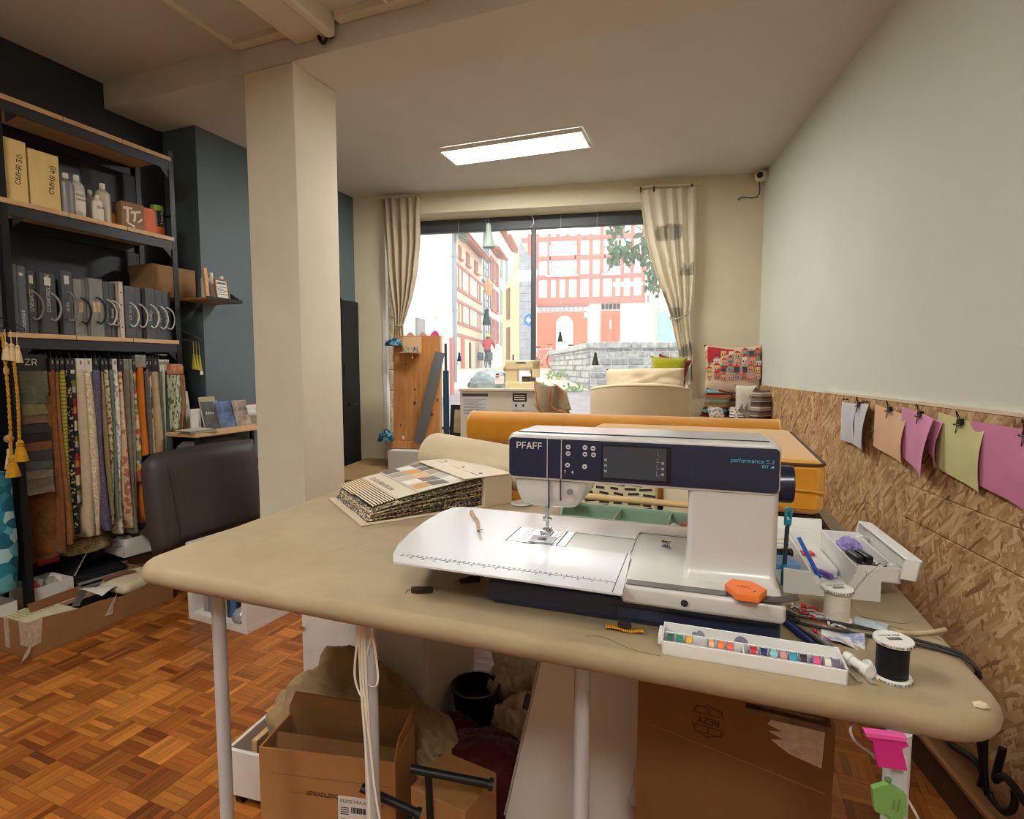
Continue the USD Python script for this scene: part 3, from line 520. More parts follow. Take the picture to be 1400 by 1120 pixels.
# tree
def leaves(n, cen, rad, size, seed):
    g = np.random.default_rng(seed); V, F, k = [], [], 0
    base = np.array([(0, 0, 0), (.3, .22, .03), (.65, .2, .02), (1, 0, -.06), (.65, -.2, .02), (.3, -.22, .03), (.3, 0, -.02), (.65, 0, -.03)]); bf = np.array([(0, 6, 1), (1, 6, 7), (1, 7, 2), (2, 7, 3), (0, 5, 6), (5, 4, 7), (5, 7, 6), (4, 3, 7)])
    for _ in range(n):
        q = g.normal(size=3); q /= np.linalg.norm(q); p = np.array(cen)+np.array(rad)*q*g.random()**.4
        T = trimesh.transformations.euler_matrix(*g.uniform(0, 2*PI, 3))[:3, :3]; V.append((base*size*g.uniform(.7, 1.2)) @ T.T + p); F.append(bf+k); k += 8
    return trimesh.Trimesh(np.vstack(V), np.vstack(F), process=False)
usdkit.material(stage, '/World/Looks/leaf', {'tc': ('geometry', {}), 'n': ('noise_texture', {'scale': 3.0}), 'r': ('rgb_ramp', {'ramp': [(0.3, lin(60, 92, 60)), (0.6, lin(96, 128, 84)), (0.75, lin(170, 120, 70))]}), 'd': ('principled_bsdf', {'roughness': 0.45}), 't': ('translucent_bsdf', {}), 'm': ('mix_closure', {'fac': 0.3})},
    [('tc.position', 'n.vector'), ('n.fac', 'r.fac'), ('r.color', 'd.base_color'), ('r.color', 't.color'), ('d.BSDF', 'm.closure1'), ('t.BSDF', 'm.closure2')], surface='m.closure')
t = thing('tree', 'leafy green tree branch reaching into view beside the right curtain', 'tree')
part(t, 'trunk', tube([(2.6, 12.2, 0.7), (2.55, 12.1, 2.6), (2.3, 11.8, 3.9), (1.9, 11.6, 4.6)], [.14, .11, .07, .05]), M('bark', (110, 92, 72), 0.9, var=0.3, bump=0.6))
part(t, 'branch', J(tube([(1.95, 11.6, 4.4), (1.2, 11.2, 4.2), (0.5, 11.0, 3.75), (0.1, 11.0, 3.55)], [.05, .03, .015, .01]), tube([(1.2, 11.2, 4.2), (.7, 11.0, 4.2), (0.1, 11.0, 4.1)], [.03, .015, .01]), tube([(.5, 11.0, 3.75), (.75, 11.0, 3.3)], [.015, .008])), M('bark', (110, 92, 72), 0.9))
part(t, 'foliage', J(leaves(330, (0.95, 11.1, 3.7), (.6, .4, .5), .22, 1), leaves(110, (0.15, 11.0, 3.5), (.42, .25, .22), .19, 2), leaves(50, (-0.05, 11.0, 4.0), (.22, .2, .26), .17, 3), leaves(70, (0.75, 11.0, 3.0), (.2, .2, .2), .17, 4), leaves(160, (2.2, 11.5, 4.7), (1.1, .8, .7), .2, 5)), '/World/Looks/leaf', smooth=False)
one('weeds', 'tufts of green weeds growing at the foot of the stone wall', 'weeds', J(leaves(60, (-0.95, 12.6, .85), (.3, .2, .1), .12, 6), leaves(40, (-1.7, 16.0, 1.1), (.3, .3, .1), .14, 7), leaves(30, (-0.3, 12.8, .8), (.3, .1, .06), .1, 8)), M('weed_green', (120, 160, 70), 0.7), smooth=False, kind='stuff')
# bicycles and the cyclist
def bicycle(label, loc, rz, seed, color, ry=0):
    t = thing('bicycle', label, 'bicycle', loc, rz, ry=ry); bl = M('tyre', (50, 50, 52), 0.7); fm = M(color[0], color[1], 0.4)
    for x in (-.52, .52):
        part(t, 'wheel', J(tr(trimesh.creation.torus(.32, .02, 28, 6), (x, 0, .34), rx=90), *[cyl((x, 0, .34), (x+.31*math.cos(a), 0, .34+.31*math.sin(a)), .004, 4) for a in np.arange(0, 2*PI, PI/6)]), bl)
    part(t, 'frame', J(*[cyl(a, b, .017, 8) for a, b in (((-.52, 0, .34), (-.05, 0, .30)), ((-.05, 0, .30), (-.2, 0, .85)), ((-.52, 0, .34), (-.17, 0, .76)), ((-.05, 0, .30), (.36, 0, .80)), ((-.18, 0, .78), (.36, 0, .84)), ((.36, 0, .92), (.52, 0, .34)))]), fm)
    part(t, 'saddle', tr(rb(-.33, -.08, -.07, .07, .86, .91, .02), (0, 0, 0)), bl); part(t, 'handlebar', tube([(.30, -.28, 1.0), (.36, -.1, .98), (.36, .1, .98), (.30, .28, 1.0)], .014), bl); part(t, 'pedals', J(cyl((-.05, -.1, .2), (-.05, .1, .4), .012, 6), rb(-.1, 0, -.16, -.08, .18, .21, .01), rb(-.1, 0, .08, .16, .39, .42, .01)), bl); return t
bicycle('parked bicycle leaning low on the pavement left of the stone wall', (-2.75, 21.0, road_z(21.0)), 25, 1, ('silver_frame', (200, 202, 204)))
bicycle('parked bicycle whose saddle and bars show above the stone wall', (-1.55, 22.5, road_z(22.5)+.1), 10, 2, ('dark_frame', (80, 70, 74)))
zc = road_z(27.5)
bicycle('bicycle ridden away up the street by the cyclist in red', (-6.41, 27.5, zc), 92, 3, ('dark_frame', (80, 70, 74)))
for sx in (-1, 1): one('pannier_bag', f'dark blue pannier on the {"left" if sx < 0 else "right"} side of the ridden bicycle', 'bag', rb(-.11, .11, -.18, .18, 0, .40, .04), M('pannier_blue', (70, 84, 104), 0.7), (-6.41+sx*.24, 26.95, zc+.38))
def body(joints, bones, refine=.03, it=6):
    s = {k: m3.Manifold.sphere(r, 14).translate(tuple(p)) for k, (p, r) in joints.items()}; B = m3.Manifold()
    for a, b in bones: B = B + m3.Manifold.batch_hull([s[a], s[b]])
    m = man(B.refine_to_length(refine)); trimesh.smoothing.filter_taubin(m, iterations=it); return m
pj = dict(pel=((0, -.17, .95), .15), ch=((0, .02, 1.28), .17), nk=((0, .08, 1.46), .06), hd=((0, .11, 1.60), .10), hl=((-.08, -.15, .95), .10), hr=((.08, -.15, .95), .10), kl=((-.11, .16, .72), .065), kr=((.11, .10, .60), .065), fl=((-.11, .02, .36), .045), fr=((.11, 0, .22), .045), tl=((-.11, .16, .33), .035), tr_=((.11, .14, .19), .035),
     sl=((-.19, .05, 1.38), .075), sr=((.19, .05, 1.38), .075), el=((-.28, .22, 1.18), .05), er=((.28, .22, 1.18), .05), wl=((-.25, .45, 1.06), .035), wr=((.25, .45, 1.06), .035))
pb = [('pel', 'ch'), ('ch', 'nk'), ('nk', 'hd'), ('pel', 'hl'), ('pel', 'hr'), ('hl', 'kl'), ('hr', 'kr'), ('kl', 'fl'), ('kr', 'fr'), ('fl', 'tl'), ('fr', 'tr_'), ('ch', 'sl'), ('ch', 'sr'), ('sl', 'el'), ('sr', 'er'), ('el', 'wl'), ('er', 'wr')]
t = thing('person', 'person in a red jacket and yellow helmet cycling away up the street', 'person', (-6.41, 27.5, zc))
part(t, 'body', body(pj, pb), M('dark_trousers', (60, 62, 74), 0.8), smooth=True)
big = {k: (p, r*1.13+.006) for k, (p, r) in pj.items()}; big['hem'] = ((0, -.17, .99), .165)
part(t, 'jacket', body(big, [('hem', 'ch'), ('ch', 'sl'), ('ch', 'sr'), ('sl', 'el'), ('sr', 'er'), ('el', 'wl'), ('er', 'wr')]), M('red_jacket', (210, 54, 62), 0.7), smooth=True)
hm = trimesh.creation.icosphere(3, .135); hm = trimesh.intersections.slice_mesh_plane(hm, (0, 0, 1), (0, 0, -.02), cap=True); part(t, 'helmet', tr(hm, (0, .10, 1.62), s=(1, 1.2, 1)) if False else tr(hm, (0, .10, 1.62)), M('yellow_helmet', (226, 232, 60), 0.5), smooth=True)
# ================================================================ shelving along the dark wall
SR = 79.7
def S(x, y, z): return W(-3.25-y, 1.65+x, z)       # along the shelf, into it, up
blk = M('black_steel', (26, 28, 30), 0.45, 0.3, bump=0.1, bs=80); ply = wood('shelf_wood', (222, 182, 136), (192, 148, 100), (1.4, 14, 14), 0.55); plyd = wood('shelf_underside', (176, 122, 66), (136, 88, 44), (1.4, 12, 12), 0.6)
sh = thing('shelving_unit', 'tall black steel shelving unit with wooden boards full of fabric books', 'shelf', S(0, 0, 0), SR)
for x in (-.02, .865):
    for y in (0.0, .30):
        part(sh, 'post', J(rb(x, x+.035, y, y+.006, 0, 2.70, .002), rb(x if x < 0 else x+.029, x+.006 if x < 0 else x+.035, y, y+.035, 0, 2.70, .002)), blk)
LV = (2.655, 2.165, 1.52, 0.10)
for z in LV:
    for x0, x1 in ((-.02, .28), (.283, .585), (.588, .88)): part(sh, 'shelf_board', J(rb(x0, x1, -.004, .335, z-.024, z, .002)), ply)
    part(sh, 'shelf_beam', J(bx(-.02, .88, .001, .006, z-.078, z-.025), bx(-.02, .88, .001, .03, z-.028, z-.025)), M('grey_beam', (52, 55, 58), 0.5, 0.3))
    part(sh, 'shelf_beam', bx(-.02, .88, .325, .332, z-.078, z-.025), blk)
    if z > .2:
        for x in (.80, .03): part(sh, 'bracket', exy([(x, z-.075), (x+.055, z-.075), (x+.055 if x > .5 else x, z-.13)], -.001, .003), blk)
part(sh, 'back_panel', bx(-.02, .56, .337, .340, 1.53, 2.14), M('black_sheet', (18, 20, 23), 0.35)); part(sh, 'back_panel', bx(-.02, .56, .337, .340, 2.17, 2.63), M('black_sheet', (18, 20, 23), 0.35))
part(sh, 'side_brace', J(cyl((.88, .02, 2.30), (.88, .30, 2.30), .008, 6), cyl((.88, .02, .7), (.88, .30, .7), .008, 6)), blk)
part(sh, 'hanging_rail', J(cyl((-.02, .12, 1.425), (.88, .12, 1.425), .010, 8), bx(-.02, .88, .33, .338, .12, 1.42)), M('black_sheet', (18, 20, 23), 0.35))
T1, T2, T0 = 2.166, 1.521, 0.101
foam = M('yellow_foam', (226, 196, 128), 0.95, var=0.05, vs=20, bump=0.3, bs=200); inkm = M('felt_pen_ink', (60, 52, 44), 0.8)
for i, (x0, x1, h, s) in enumerate(((-.02, .118, .30, 'CMHR 30'), (.13, .262, .282, 'CMHR 40'))):
    t = thing('foam_sample', ['yellow foam block with CMHR handwriting at the left end of the upper shelf', 'wider yellow foam block with CMHR handwriting beside the bottles'][i], 'foam block', S(x0, .03, T1), SR-2)
    part(t, 'block', exx([(0, 0), (.20, 0), (.20, h*.97), (0.0, h)], 0, x1-x0), foam)
    part(t, 'lettering', tr(upright(tr(text(s, .024), rz=84)), ((x1-x0)*.78, -.0008, h*.28)), inkm)
# bottles
def bottle(label, loc, r, h, mat, capr, lab=None, capm=None, labtext=None):
    t = thing('bottle', label, 'bottle', loc, SR)
    part(t, 'body', lathe([(0, 0), (r*.94, 0), (r, .006), (r, h*.70), (r*.92, h*.77), (capr*.9, h*.86), (capr*.9, h*.89), (0, h*.89)], 20), mat, smooth=30)
    part(t, 'cap', lathe([(0, h*.87), (capr, h*.87), (capr, h*.985), (capr*.9, h), (0, h)], 16), capm or M('bottle_cap', (226, 220, 204), 0.5))
    if lab:
        a0, a1 = lab; m = lathe([(r+.0006, h*.12), (r+.001, h*.12), (r+.001, h*.60), (r+.0006, h*.60)], 20); part(t, 'label_sheet', m, M('paper_label', (226, 218, 200), 0.7))
        part(t, 'label_print', J(*[tr(upright(text(w, .011)), (-r*.75, -r-.0012, h*z)) for w, z in zip(labtext or ('ACETONE',), (.48, .38, .28))]), inkm)
    return t
clr = M('cloudy_plastic', (206, 200, 186), 0.35, trans=0.25); wht = M('white_hdpe', (220, 212, 194), 0.45)
bottle('grey translucent bottle standing beside the CMHR 40 foam block', S(.305, .05, T1), .034, .215, M('grey_plastic', (150, 148, 142), 0.35, trans=0.3), .014)
bottle('cloudy bottle with a big white label in front of another', S(.365, .06, T1), .035, .225, clr, .014, (0, 1), None, ('DISSOLV', 'solvent'))
bottle('cloudy bottle half hidden behind the bottle with the big white label', S(.425, .17, T1), .035, .215, clr, .014)
bottle('small white bottle at the front of the bottle row', S(.462, .05, T1), .026, .145, wht, .012, (0, 1), None, ('GLUE',))
bottle('small cloudy bottle behind the small white one', S(.475, .13, T1), .026, .185, clr, .013)
bottle('tall milky bottle at the right end of the bottle row', S(.518, .09, T1), .036, .23, M('milky_plastic', (206, 194, 168), 0.4, trans=0.15), .014)
one('glue_tin', 'small yellow tin tucked behind the brown printed box', 'tin', lathe([(0, 0), (.032, 0), (.034, .004), (.034, .075), (.030, .085), (0, .085)], 20), M('yellow_tin', (216, 156, 30), 0.4), S(.58, .14, T1))
t = thing('box', 'brown cardboard box with big white brush strokes beside the orange carton', 'box', S(.60, .06, T1), SR-8)
part(t, 'carton', rb(0, .125, 0, .10, 0, .155, .003), M('kraft_print', (150, 116, 80), 0.8, var=0.15)); part(t, 'print', J(*[upright(ribbon([(a, b, .0), (c, d, .0)] if False else [(a, b, 0.001), ((a+c)/2+.004, (b+d)/2, 0.001), (c, d, .001)], .013, .0008, (0, 1, 0) if abs(a-c) > abs(b-d) else (1, 0, 0))) for a, b, c, d in ((.01, .12, .06, .125), (.03, .13, .028, .04), (.03, .035, .07, .02), (.05, .10, .105, .115), (.07, .11, .066, .05), (.085, .05, .11, .075))]), M('white_print', (228, 220, 204), 0.7)); part(t, 'lid_flap', rb(0, .125, 0.0, .10, .155, .158, .001), M('kraft_print', (150, 116, 80), 0.8))
t = thing('box', 'orange and red carton beside the black jar', 'box', S(.728, .07, T1), SR-4)
part(t, 'carton', rb(0, .085, 0, .07, 0, .155, .002), M('orange_carton', (222, 92, 22), 0.5)); part(t, 'lid', bx(.002, .083, .002, .068, .155, .157), M('orange_lid', (224, 110, 30), 0.5))
t = thing('jar', 'black jar with a lime green lid at the end of the upper shelf', 'jar', S(.862-.02, .09, T1), SR)
part(t, 'body', lathe([(0, 0), (.036, 0), (.038, .005), (.038, .15), (.033, .16), (0, .16)], 24), M('black_jar', (28, 26, 24), 0.3)); part(t, 'lid', lathe([(0, .158), (.036, .158), (.036, .19), (.033, .193), (0, .193)], 24), M('lime_lid', (150, 180, 40), 0.4)); part(t, 'band', lathe([(.0385, .01), (.039, .01), (.039, .06), (.0385, .06)], 24), M('orange_band', (206, 98, 30), 0.5)); part(t, 'lettering', tr(upright(tr(text('1mane', .018), rz=90)), (.008, -.0395, .075)), M('white_print', (228, 220, 204), 0.7))
# pattern books
bk = [(-.016, .036, .335, (88, 94, 98), 'inspiration', None), (.038, .082, .33, (86, 92, 96), 'ambiance', None), (.086, .128, .315, (74, 74, 70), 'LINEARITE', (120, 114, 102)), (.132, .205, .312, (70, 70, 68), 'COSMOPOLITAN', (140, 136, 126)), (.235, .292, .338, (80, 82, 84), 'Jade', (120, 116, 110)), (.296, .362, .305, (132, 132, 126), '', (30, 30, 30)), (.364, .440, .318, (128, 128, 122), '', (30, 30, 30)),
      (.444, .480, .312, (78, 82, 86), 'Sirocco', (190, 184, 172)), (.482, .520, .310, (82, 86, 88), 'Dunes', (196, 190, 176)), (.524, .552, .322, (198, 180, 160), '', None), (.562, .625, .305, (80, 84, 86), 'Lin lave', (200, 194, 180)), (.628, .672, .304, (84, 86, 88), 'Escale', (200, 194, 180)), (.680, .742, .306, (78, 82, 86), 'Indigo', (206, 200, 186)), (.745, .800, .302, (74, 78, 82), 'Opera', (206, 200, 186)), (.804, .858, .300, (80, 84, 86), 'Or Noir', (206, 200, 186))]
where = ['first grey fabric book at the left end of the book shelf', 'second grey fabric book from the left end of the shelf', 'dark book with a single grey loop beside the two slim grey ones', 'wide dark fabric book with a long curved grey handle', 'dark fabric book standing alone after the gap', 'light grey fabric book with a small beige label and black loop', 'widest light grey fabric book with a black cord loop', 'slim slate book right of the light grey pair', 'slim slate book with a white loop beside the beige ring binder', 'narrow beige binder with punched spine holes', 'slate book just right of the beige binder', 'slate book with a straight white loop, second right of the beige binder', 'slate book with tangled white cords, third from the right end', 'slate book with tangled white cords, second from the right end', 'last slate fabric book against the right shelf post']
for i, (x0, x1, h, col, s, lp) in enumerate(bk):
    w = x1-x0; t = thing('fabric_book', where[i], 'book', S(x0, .012+.01*(i % 3), T2), SR, None)
    part(t, 'cover', J(bx(0, w, 0, .004, 0, h), bx(0, .004, 0, .25, 0, h), bx(w-.004, w, 0, .25, 0, h)), M(f'book_cover_{i}', col, 0.6, var=0.1, vs=20))
    part(t, 'swatches', bx(.0045, w-.0045, .0045, .245, .005, h-.008), M('swatch_pages', (166, 156, 136), 0.9, var=0.3, vs=90))
    if s: part(t, 'lettering', tr(upright(tr(text(s, min(.017, w*.36)), rz=-90 if i < 2 else 90)), (w*.38 if i < 2 else w*.62, -.0006, h*.34 if i < 2 else h*.36)), M('silver_print', (196, 194, 186), 0.5))
    if i in (2, 3, 4): part(t, 'title_plate', bx(w*.3, w*.7, -.001, .001, h*.80, h*.93), M('silver_print', (196, 194, 186), 0.5))
    if i in (5, 6): part(t, 'label_plate', bx(w*.25, w*.75, -.001, .001, h*.42, h*.60), M('beige_label', (206, 176, 136), 0.7))
    if i in (0, 1): part(t, 'emblem', tr(upright(ex(Point(0, 0).buffer(.009, quad_segs=3), .0006)), (w*.5, -.0002, h*.88)), M('silver_print', (196, 194, 186), 0.5))
    if i in (9,): part(t, 'holes', J(*[cyl((w/2, .002, z), (w/2, -.001, z), .004, 8) for z in (.06, .12, .19, .26)]), M('dark_hole', (50, 44, 40), 0.8))
    if lp:
        a = .6 if i % 2 else .5; zz = (h*.26, h*.68); out = -.016
        part(t, 'handle', tube([(w*a, 0, zz[1]), (w*a+.01, out, zz[1]-.01), (w*a+.035, out*1.3, h*.5), (w*a+.03, out*1.3, h*.33), (w*a+.01, out, zz[0]-.01), (w*a, 0, zz[0])], .0042 if i > 6 else .005), M(f'loop_cord_{i}', lp, 0.8))
# hanging fabric samples under the shelf
def hang(w, d, h, seed=0, flare=0.0, wav=.006, taper=0.0, n=14):
    g = np.random.default_rng(seed); ph = g.uniform(0, 6, 3); zs = np.linspace(0, 1, n); V = []
    out = [(-.5, -.5), (0, -.54), (.5, -.5), (.54, 0), (.5, .5), (0, .54), (-.5, .5), (-.54, 0)]
    for q in zs:
        for a, b in out: V.append((a*w*(1+flare*q-taper*(1-q))+wav*math.sin(3*q*PI*.6+ph[0])*q+flare*w*.4*q, b*d*(1+.15*q*math.sin(2*q+ph[1]))+wav*math.sin(5*q+ph[2]), -h*q))
    F = []
    for i in range(n-1):
        for j in range(8):
            p, q = i*8+j, i*8+(j+1) % 8; F += [(p, q+8, q), (p, p+8, q+8)]
    F += [(0, j, j+1) for j in range(1, 7)] + [((n-1)*8, (n-1)*8+j+1, (n-1)*8+j) for j in range(1, 7)]
    return trimesh.Trimesh(V, F, process=False)
hb, hw, hg, hs = M('hanger_black', (24, 24, 26), 0.4), M('hanger_white', (206, 198, 180), 0.5), M('hanger_grey', (126, 122, 112), 0.5), M('hanger_clip', (150, 148, 142), 0.3, 0.6)
F_ = [  # x, width, bottom z, material, header, look
 (.165, .020, .36, weave('rust_chenille', (142, 86, 40), (110, 62, 28), 260), hb, 'rust chenille'), (.188, .018, .40, weave('copper_chenille', (162, 104, 56), (120, 70, 34), 260), hb, 'copper brown'), (.210, .020, .42, stripes('olive_gold_weave', [(0, (166, 150, 60)), (.5, (120, 112, 44))], .02), hb, 'olive gold woven'),
 (.236, .020, .44, cells('black_dotted', [(0, (20, 20, 22)), (.75, (160, 150, 120))], 90), hb, 'black dotted'), (.258, .026, .60, stripes('folded_multicolour', [(0, (196, 180, 150)), (.16, (110, 40, 36)), (.3, (200, 120, 50)), (.42, (150, 46, 40)), (.55, (60, 50, 46)), (.68, (150, 160, 150)), (.8, (120, 110, 40)), (.9, (40, 60, 50))], .30, distort=.05), hb, 'multicoloured layered'),
 (.300, .040, .41, weave('pale_linen', (206, 188, 156), (190, 170, 138), 300), hw, 'wide pale linen'), (.340, .036, .40, cells('boucle_ivory', [(0, (208, 190, 158)), (.4, (186, 166, 132)), (.8, (220, 204, 176))], 160, bump=.6), hw, 'ivory boucle'),
 (.378, .034, .42, cells('violet_velvet', [(0, (94, 84, 108)), (.5, (76, 68, 90)), (.8, (108, 98, 120))], 200), hb, 'violet'), (.412, .016, .50, weave('khaki_twill', (160, 140, 96), (130, 110, 74), 300), hb, 'khaki'), (.432, .020, .44, cells('pebble_print', [(0, (176, 160, 122)), (.5, (104, 84, 62)), (.75, (196, 182, 150))], 70), hb, 'pebble print'),
 (.456, .016, .47, weave('sage_linen', (120, 136, 116), (96, 110, 94), 300), hb, 'sage green'), (.480, .024, .37, cells('silver_leaf_print', [(0, (204, 200, 188)), (.5, (150, 148, 140)), (.75, (222, 216, 204))], 110, scale3=(1, 1, .5)), hw, 'silver leaf print'), (.512, .026, .40, cells('rose_print', [(0, (196, 164, 128)), (.55, (170, 104, 78)), (.75, (208, 180, 148))], 45), hb, 'rose print'),
 (.545, .026, .36, weave('taupe_canvas', (128, 118, 100), (106, 96, 82), 300), hg, 'taupe canvas'), (.570, .016, .50, weave('ash_canvas', (150, 142, 126), (124, 116, 102), 300), hg, 'ash grey'), (.590, .022, .66, cells('folk_print', [(0, (200, 180, 140)), (.4, (70, 90, 130)), (.6, (200, 150, 50)), (.75, (110, 120, 70)), (.9, (180, 80, 60))], 40), hb, 'folk print'),
 (.632, .062, .40, weave('orange_velvet', (208, 116, 24), (176, 90, 16), 500, vs=6), hs, 'bright orange velvet'), (.668, .016, .55, weave('grey_check', (120, 116, 108), (84, 82, 78), 200), hb, 'grey check'), (.688, .020, .58, cells('zigzag_print', [(0, (190, 172, 140)), (.5, (92, 66, 52)), (.75, (206, 190, 160))], 60, scale3=(1, 1, .35)), hb, 'zigzag print'), (.722, .042, .60, weave('sand_linen', (186, 160, 122), (164, 138, 102), 300), hb, 'sand linen'),
 (.756, .012, .62, weave('moss_cloth', (116, 124, 104), (92, 98, 84), 300), hw, 'moss'), (.772, .014, .62, weave('white_cotton', (206, 200, 186), (186, 178, 162), 300), hw, 'white cotton'), (.790, .014, .63, weave('teal_cloth', (72, 108, 104), (54, 84, 82), 300), hw, 'teal'), (.806, .012, .66, weave('grey_green_cloth', (130, 140, 124), (104, 112, 98), 300), hw, 'grey green')]
for i, (x, w, zb, mt, hd, look) in enumerate(F_):
    zt = 1.335 if hd is not hs else 1.36
    t = thing('fabric_sample', f'{look} fabric sample hanging from the rail under the book shelf', 'fabric sample', S(x, .10, zt), SR, None)
    part(t, 'cloth', hang(w, .18, zt-zb, i, flare=.25 if w > .03 else .1, taper=.5 if look.startswith('bright') else 0), mt, smooth=True)
    part(t, 'header', rb(-w*.52, w*.52, -.092, .092, -.012, .062, .002), hd)
    part(t, 'hook', J(tube([(0, .0, .06), (0, .0, .085), (0, .018, .10), (0, .022, .09)], .0022, 5), bx(-.004, .004, -.095, -.09, .03, .05)), hs)
t = thing('swatch_ladder', 'overlapping grey and green velvet swatches under a black ZR header', 'fabric sample', S(.075, .03, 1.33), SR)
part(t, 'header', rb(-.078, .075, -.006, .012, -.01, .085, .002), hb); part(t, 'emblem', tr(upright(text('ZR', .032)), (-.022, -.0068, .03)), M('silver_print', (196, 194, 186), 0.5)); part(t, 'backing', rb(-.07, .072, .006, .03, -.62, -.01, .004), weave('rust_back', (120, 72, 36), (90, 52, 26), 260))
zz = [0, .10, .155, .21, .255, .305, .35, .395, .45, .495, .54, .585]
for i, c in enumerate([(112, 110, 92), (96, 98, 78), (130, 124, 74), (122, 96, 78), (58, 54, 50), (40, 38, 38), (120, 76, 46), (62, 62, 58), (86, 92, 88), (134, 124, 104), (120, 110, 92), (140, 128, 106)]):
    z0 = -.62 if i == 11 else -zz[i+1]; part(t, 'swatch', tr(grid(8, 4, lambda s, q, z0=z0, i=i: (-.068+.136*s, -.010-.004*q+.003*np.sin(5*s+i), -zz[i]*(1-q)*.999+(z0-.012)*q), .003)), weave(f'swatch_{i}', c, tuple(int(k*.8) for k in c), 300), smooth=True)
one('fabric_sample', 'long rust brown tapestry draped down to the white tray below the swatches', 'fabric sample', grid(16, 18, lambda s, q: (.03+.15*s+.035*q*q*s, .04+.03*np.sin(6*s)+.05*q, 1.20-.90*q+.05*s*q*q), .006), weave('rust_tapestry', (128, 80, 36), (84, 50, 24), 180, vs=18), S(0, 0, 0), SR, smooth=True)
t = thing('fabric_sample', 'short palm leaf printed sample on a terracotta header at the right end', 'fabric sample', S(.840, .02, 1.30), SR)
part(t, 'header', rb(-.045, .045, -.05, .05, .0, .07, .012), cells('terracotta_weave', [(0, (190, 130, 92)), (.5, (170, 110, 76))], 60)); part(t, 'cloth', tr(hang(.055, .10, .35, 50), (-.018, 0, 0)), cells('palm_print', [(0, (186, 184, 160)), (.45, (70, 92, 54)), (.6, (96, 116, 60)), (.8, (170, 172, 140))], 70, scale3=(1.8, 1, .6), warp=.04), smooth=True); part(t, 'backing', J(tr(hang(.014, .10, .36, 51), (.022, 0, 0)), tr(hang(.014, .10, .35, 52), (.038, 0, 0))), weave('terracotta_stripe', (168, 122, 84), (140, 96, 64), 200), smooth=True)
one('folded_fabric', 'heap of mustard speckled fabric at the bottom of the shelf', 'fabric', lump(.13, .09, .10, .2, 2.2, 3, 4), cells('mustard_speckle', [(0, (140, 122, 78)), (.5, (116, 100, 62)), (.8, (160, 142, 96))], 160), S(.36, .16, .30), SR, smooth=True)
# tassels and tie-backs on wire hangers
def tassel_parts(t, loc, h, mat, r=.016, cord=.05):
    o = np.array(loc); hd = part(t, 'tassel', tr(lathe([(0, 0), (r*.3, -.002), (r*.62, -r*.5), (r*.55, -r*1.0), (r*.5, -r*1.15), (r*.75, -h*.45), (r*1.15, -h), (r*.8, -h*1.005), (0, -h*.99)], 14), o), mat)
    part(hd, 'cord', cyl(o, o+np.array([0, 0, cord]), r*.14, 6), mat); part(hd, 'collar', tr(trimesh.creation.torus(r*.55, r*.12, 14, 6), o+np.array([0, 0, -r*1.1])), mat)
def wire_hanger(label, loc, rz=SR):
    t = thing('wire_hanger', label, 'hanger', loc, rz); part(t, 'wire', tube([(-.10, 0, .07), (-.05, -.02, .05), (0.0, -.05, .02), (.03, -.055, 0), (-.07, -.05, .0), (-.10, -.04, 0)], .003, 6, 4), M('hanger_black', (24, 24, 26), 0.4)); return t
gold = weave('gold_thread', (206, 152, 30), (170, 116, 16), 700); ivory = weave('ivory_thread', (222, 196, 150), (200, 172, 124), 700); lime = weave('lime_thread', (176, 168, 60), (146, 138, 44), 700); pape = M('paper_tag', (224, 218, 206), 0.7)
wire_hanger('black wire hanger holding the ivory tassels on the left shelf post', S(-.02, -.02, 1.535)); wire_hanger('black wire hanger holding the lime tassels on the right shelf post', S(.955, -.02, 1.52), SR)
for i, (dx, dy, dz) in enumerate(((-.075, -.085, .0), (-.055, -.09, -.004), (-.035, -.095, -.012))):
    t = thing('tassel', f'{["first", "middle", "last"][i]} of three ivory tassels hanging at the left shelf post', 'tassel', S(dx, dy, 1.468+dz), SR); tassel_parts(t, (0, 0, 0), .085, ivory, .017, .06)
for i, dx in enumerate((.925, .945, .965)):
    t = thing('tassel', f'{["left", "centre", "right"][i]} one of the three lime tassels on the right shelf post', 'tassel', S(dx, -.07, 1.435-.004*i), SR); tassel_parts(t, (0, 0, 0), .10, lime, .013, .08)
for lab, x, z in (('small white price tag under the lime tassels', .972, 1.30), ('white price tag hanging among the gold cords at the left post', -.075, 1.32)): 
    t = thing('price_tag', lab, 'tag', S(x, -.075, z), SR); part(t, 'card', ex(roundpoly([(-.011, 0), (.011, 0), (.011, .024), (.006, .03), (-.006, .03), (-.011, .024)], .002), .0008) if False else exy([(-.011, 0), (.011, 0), (.011, .024), (.006, .03), (-.006, .03), (-.011, .024)], -.0005, .0005), pape); part(t, 'string', cyl((0, 0, .028), (0, .0, .09), .0006, 4), pape)
for i, (x, z0, z1, lab) in enumerate(((-.085, 1.50, .92, 'longer twisted gold curtain tie-back with a big tassel at the left post'), (-.055, 1.42, .99, 'shorter twisted gold tie-back with a big tassel beside the left post'))):
    t = thing('curtain_tieback', lab, 'tie-back', S(x, -.085-.012*i, 0), SR)
    a = np.linspace(0, 1, 60); part(t, 'cord', J(*[tube(np.c_[.004*np.cos(a*70+p)+.006*np.sin(a*3), .004*np.sin(a*70+p), z0+(z1-z0)*a], .0042, 5, 0) for p in (0, PI)]), gold, smooth=True)
    tassel_parts(t, (.003, 0, z1+.01), .105, gold, .026, .02)
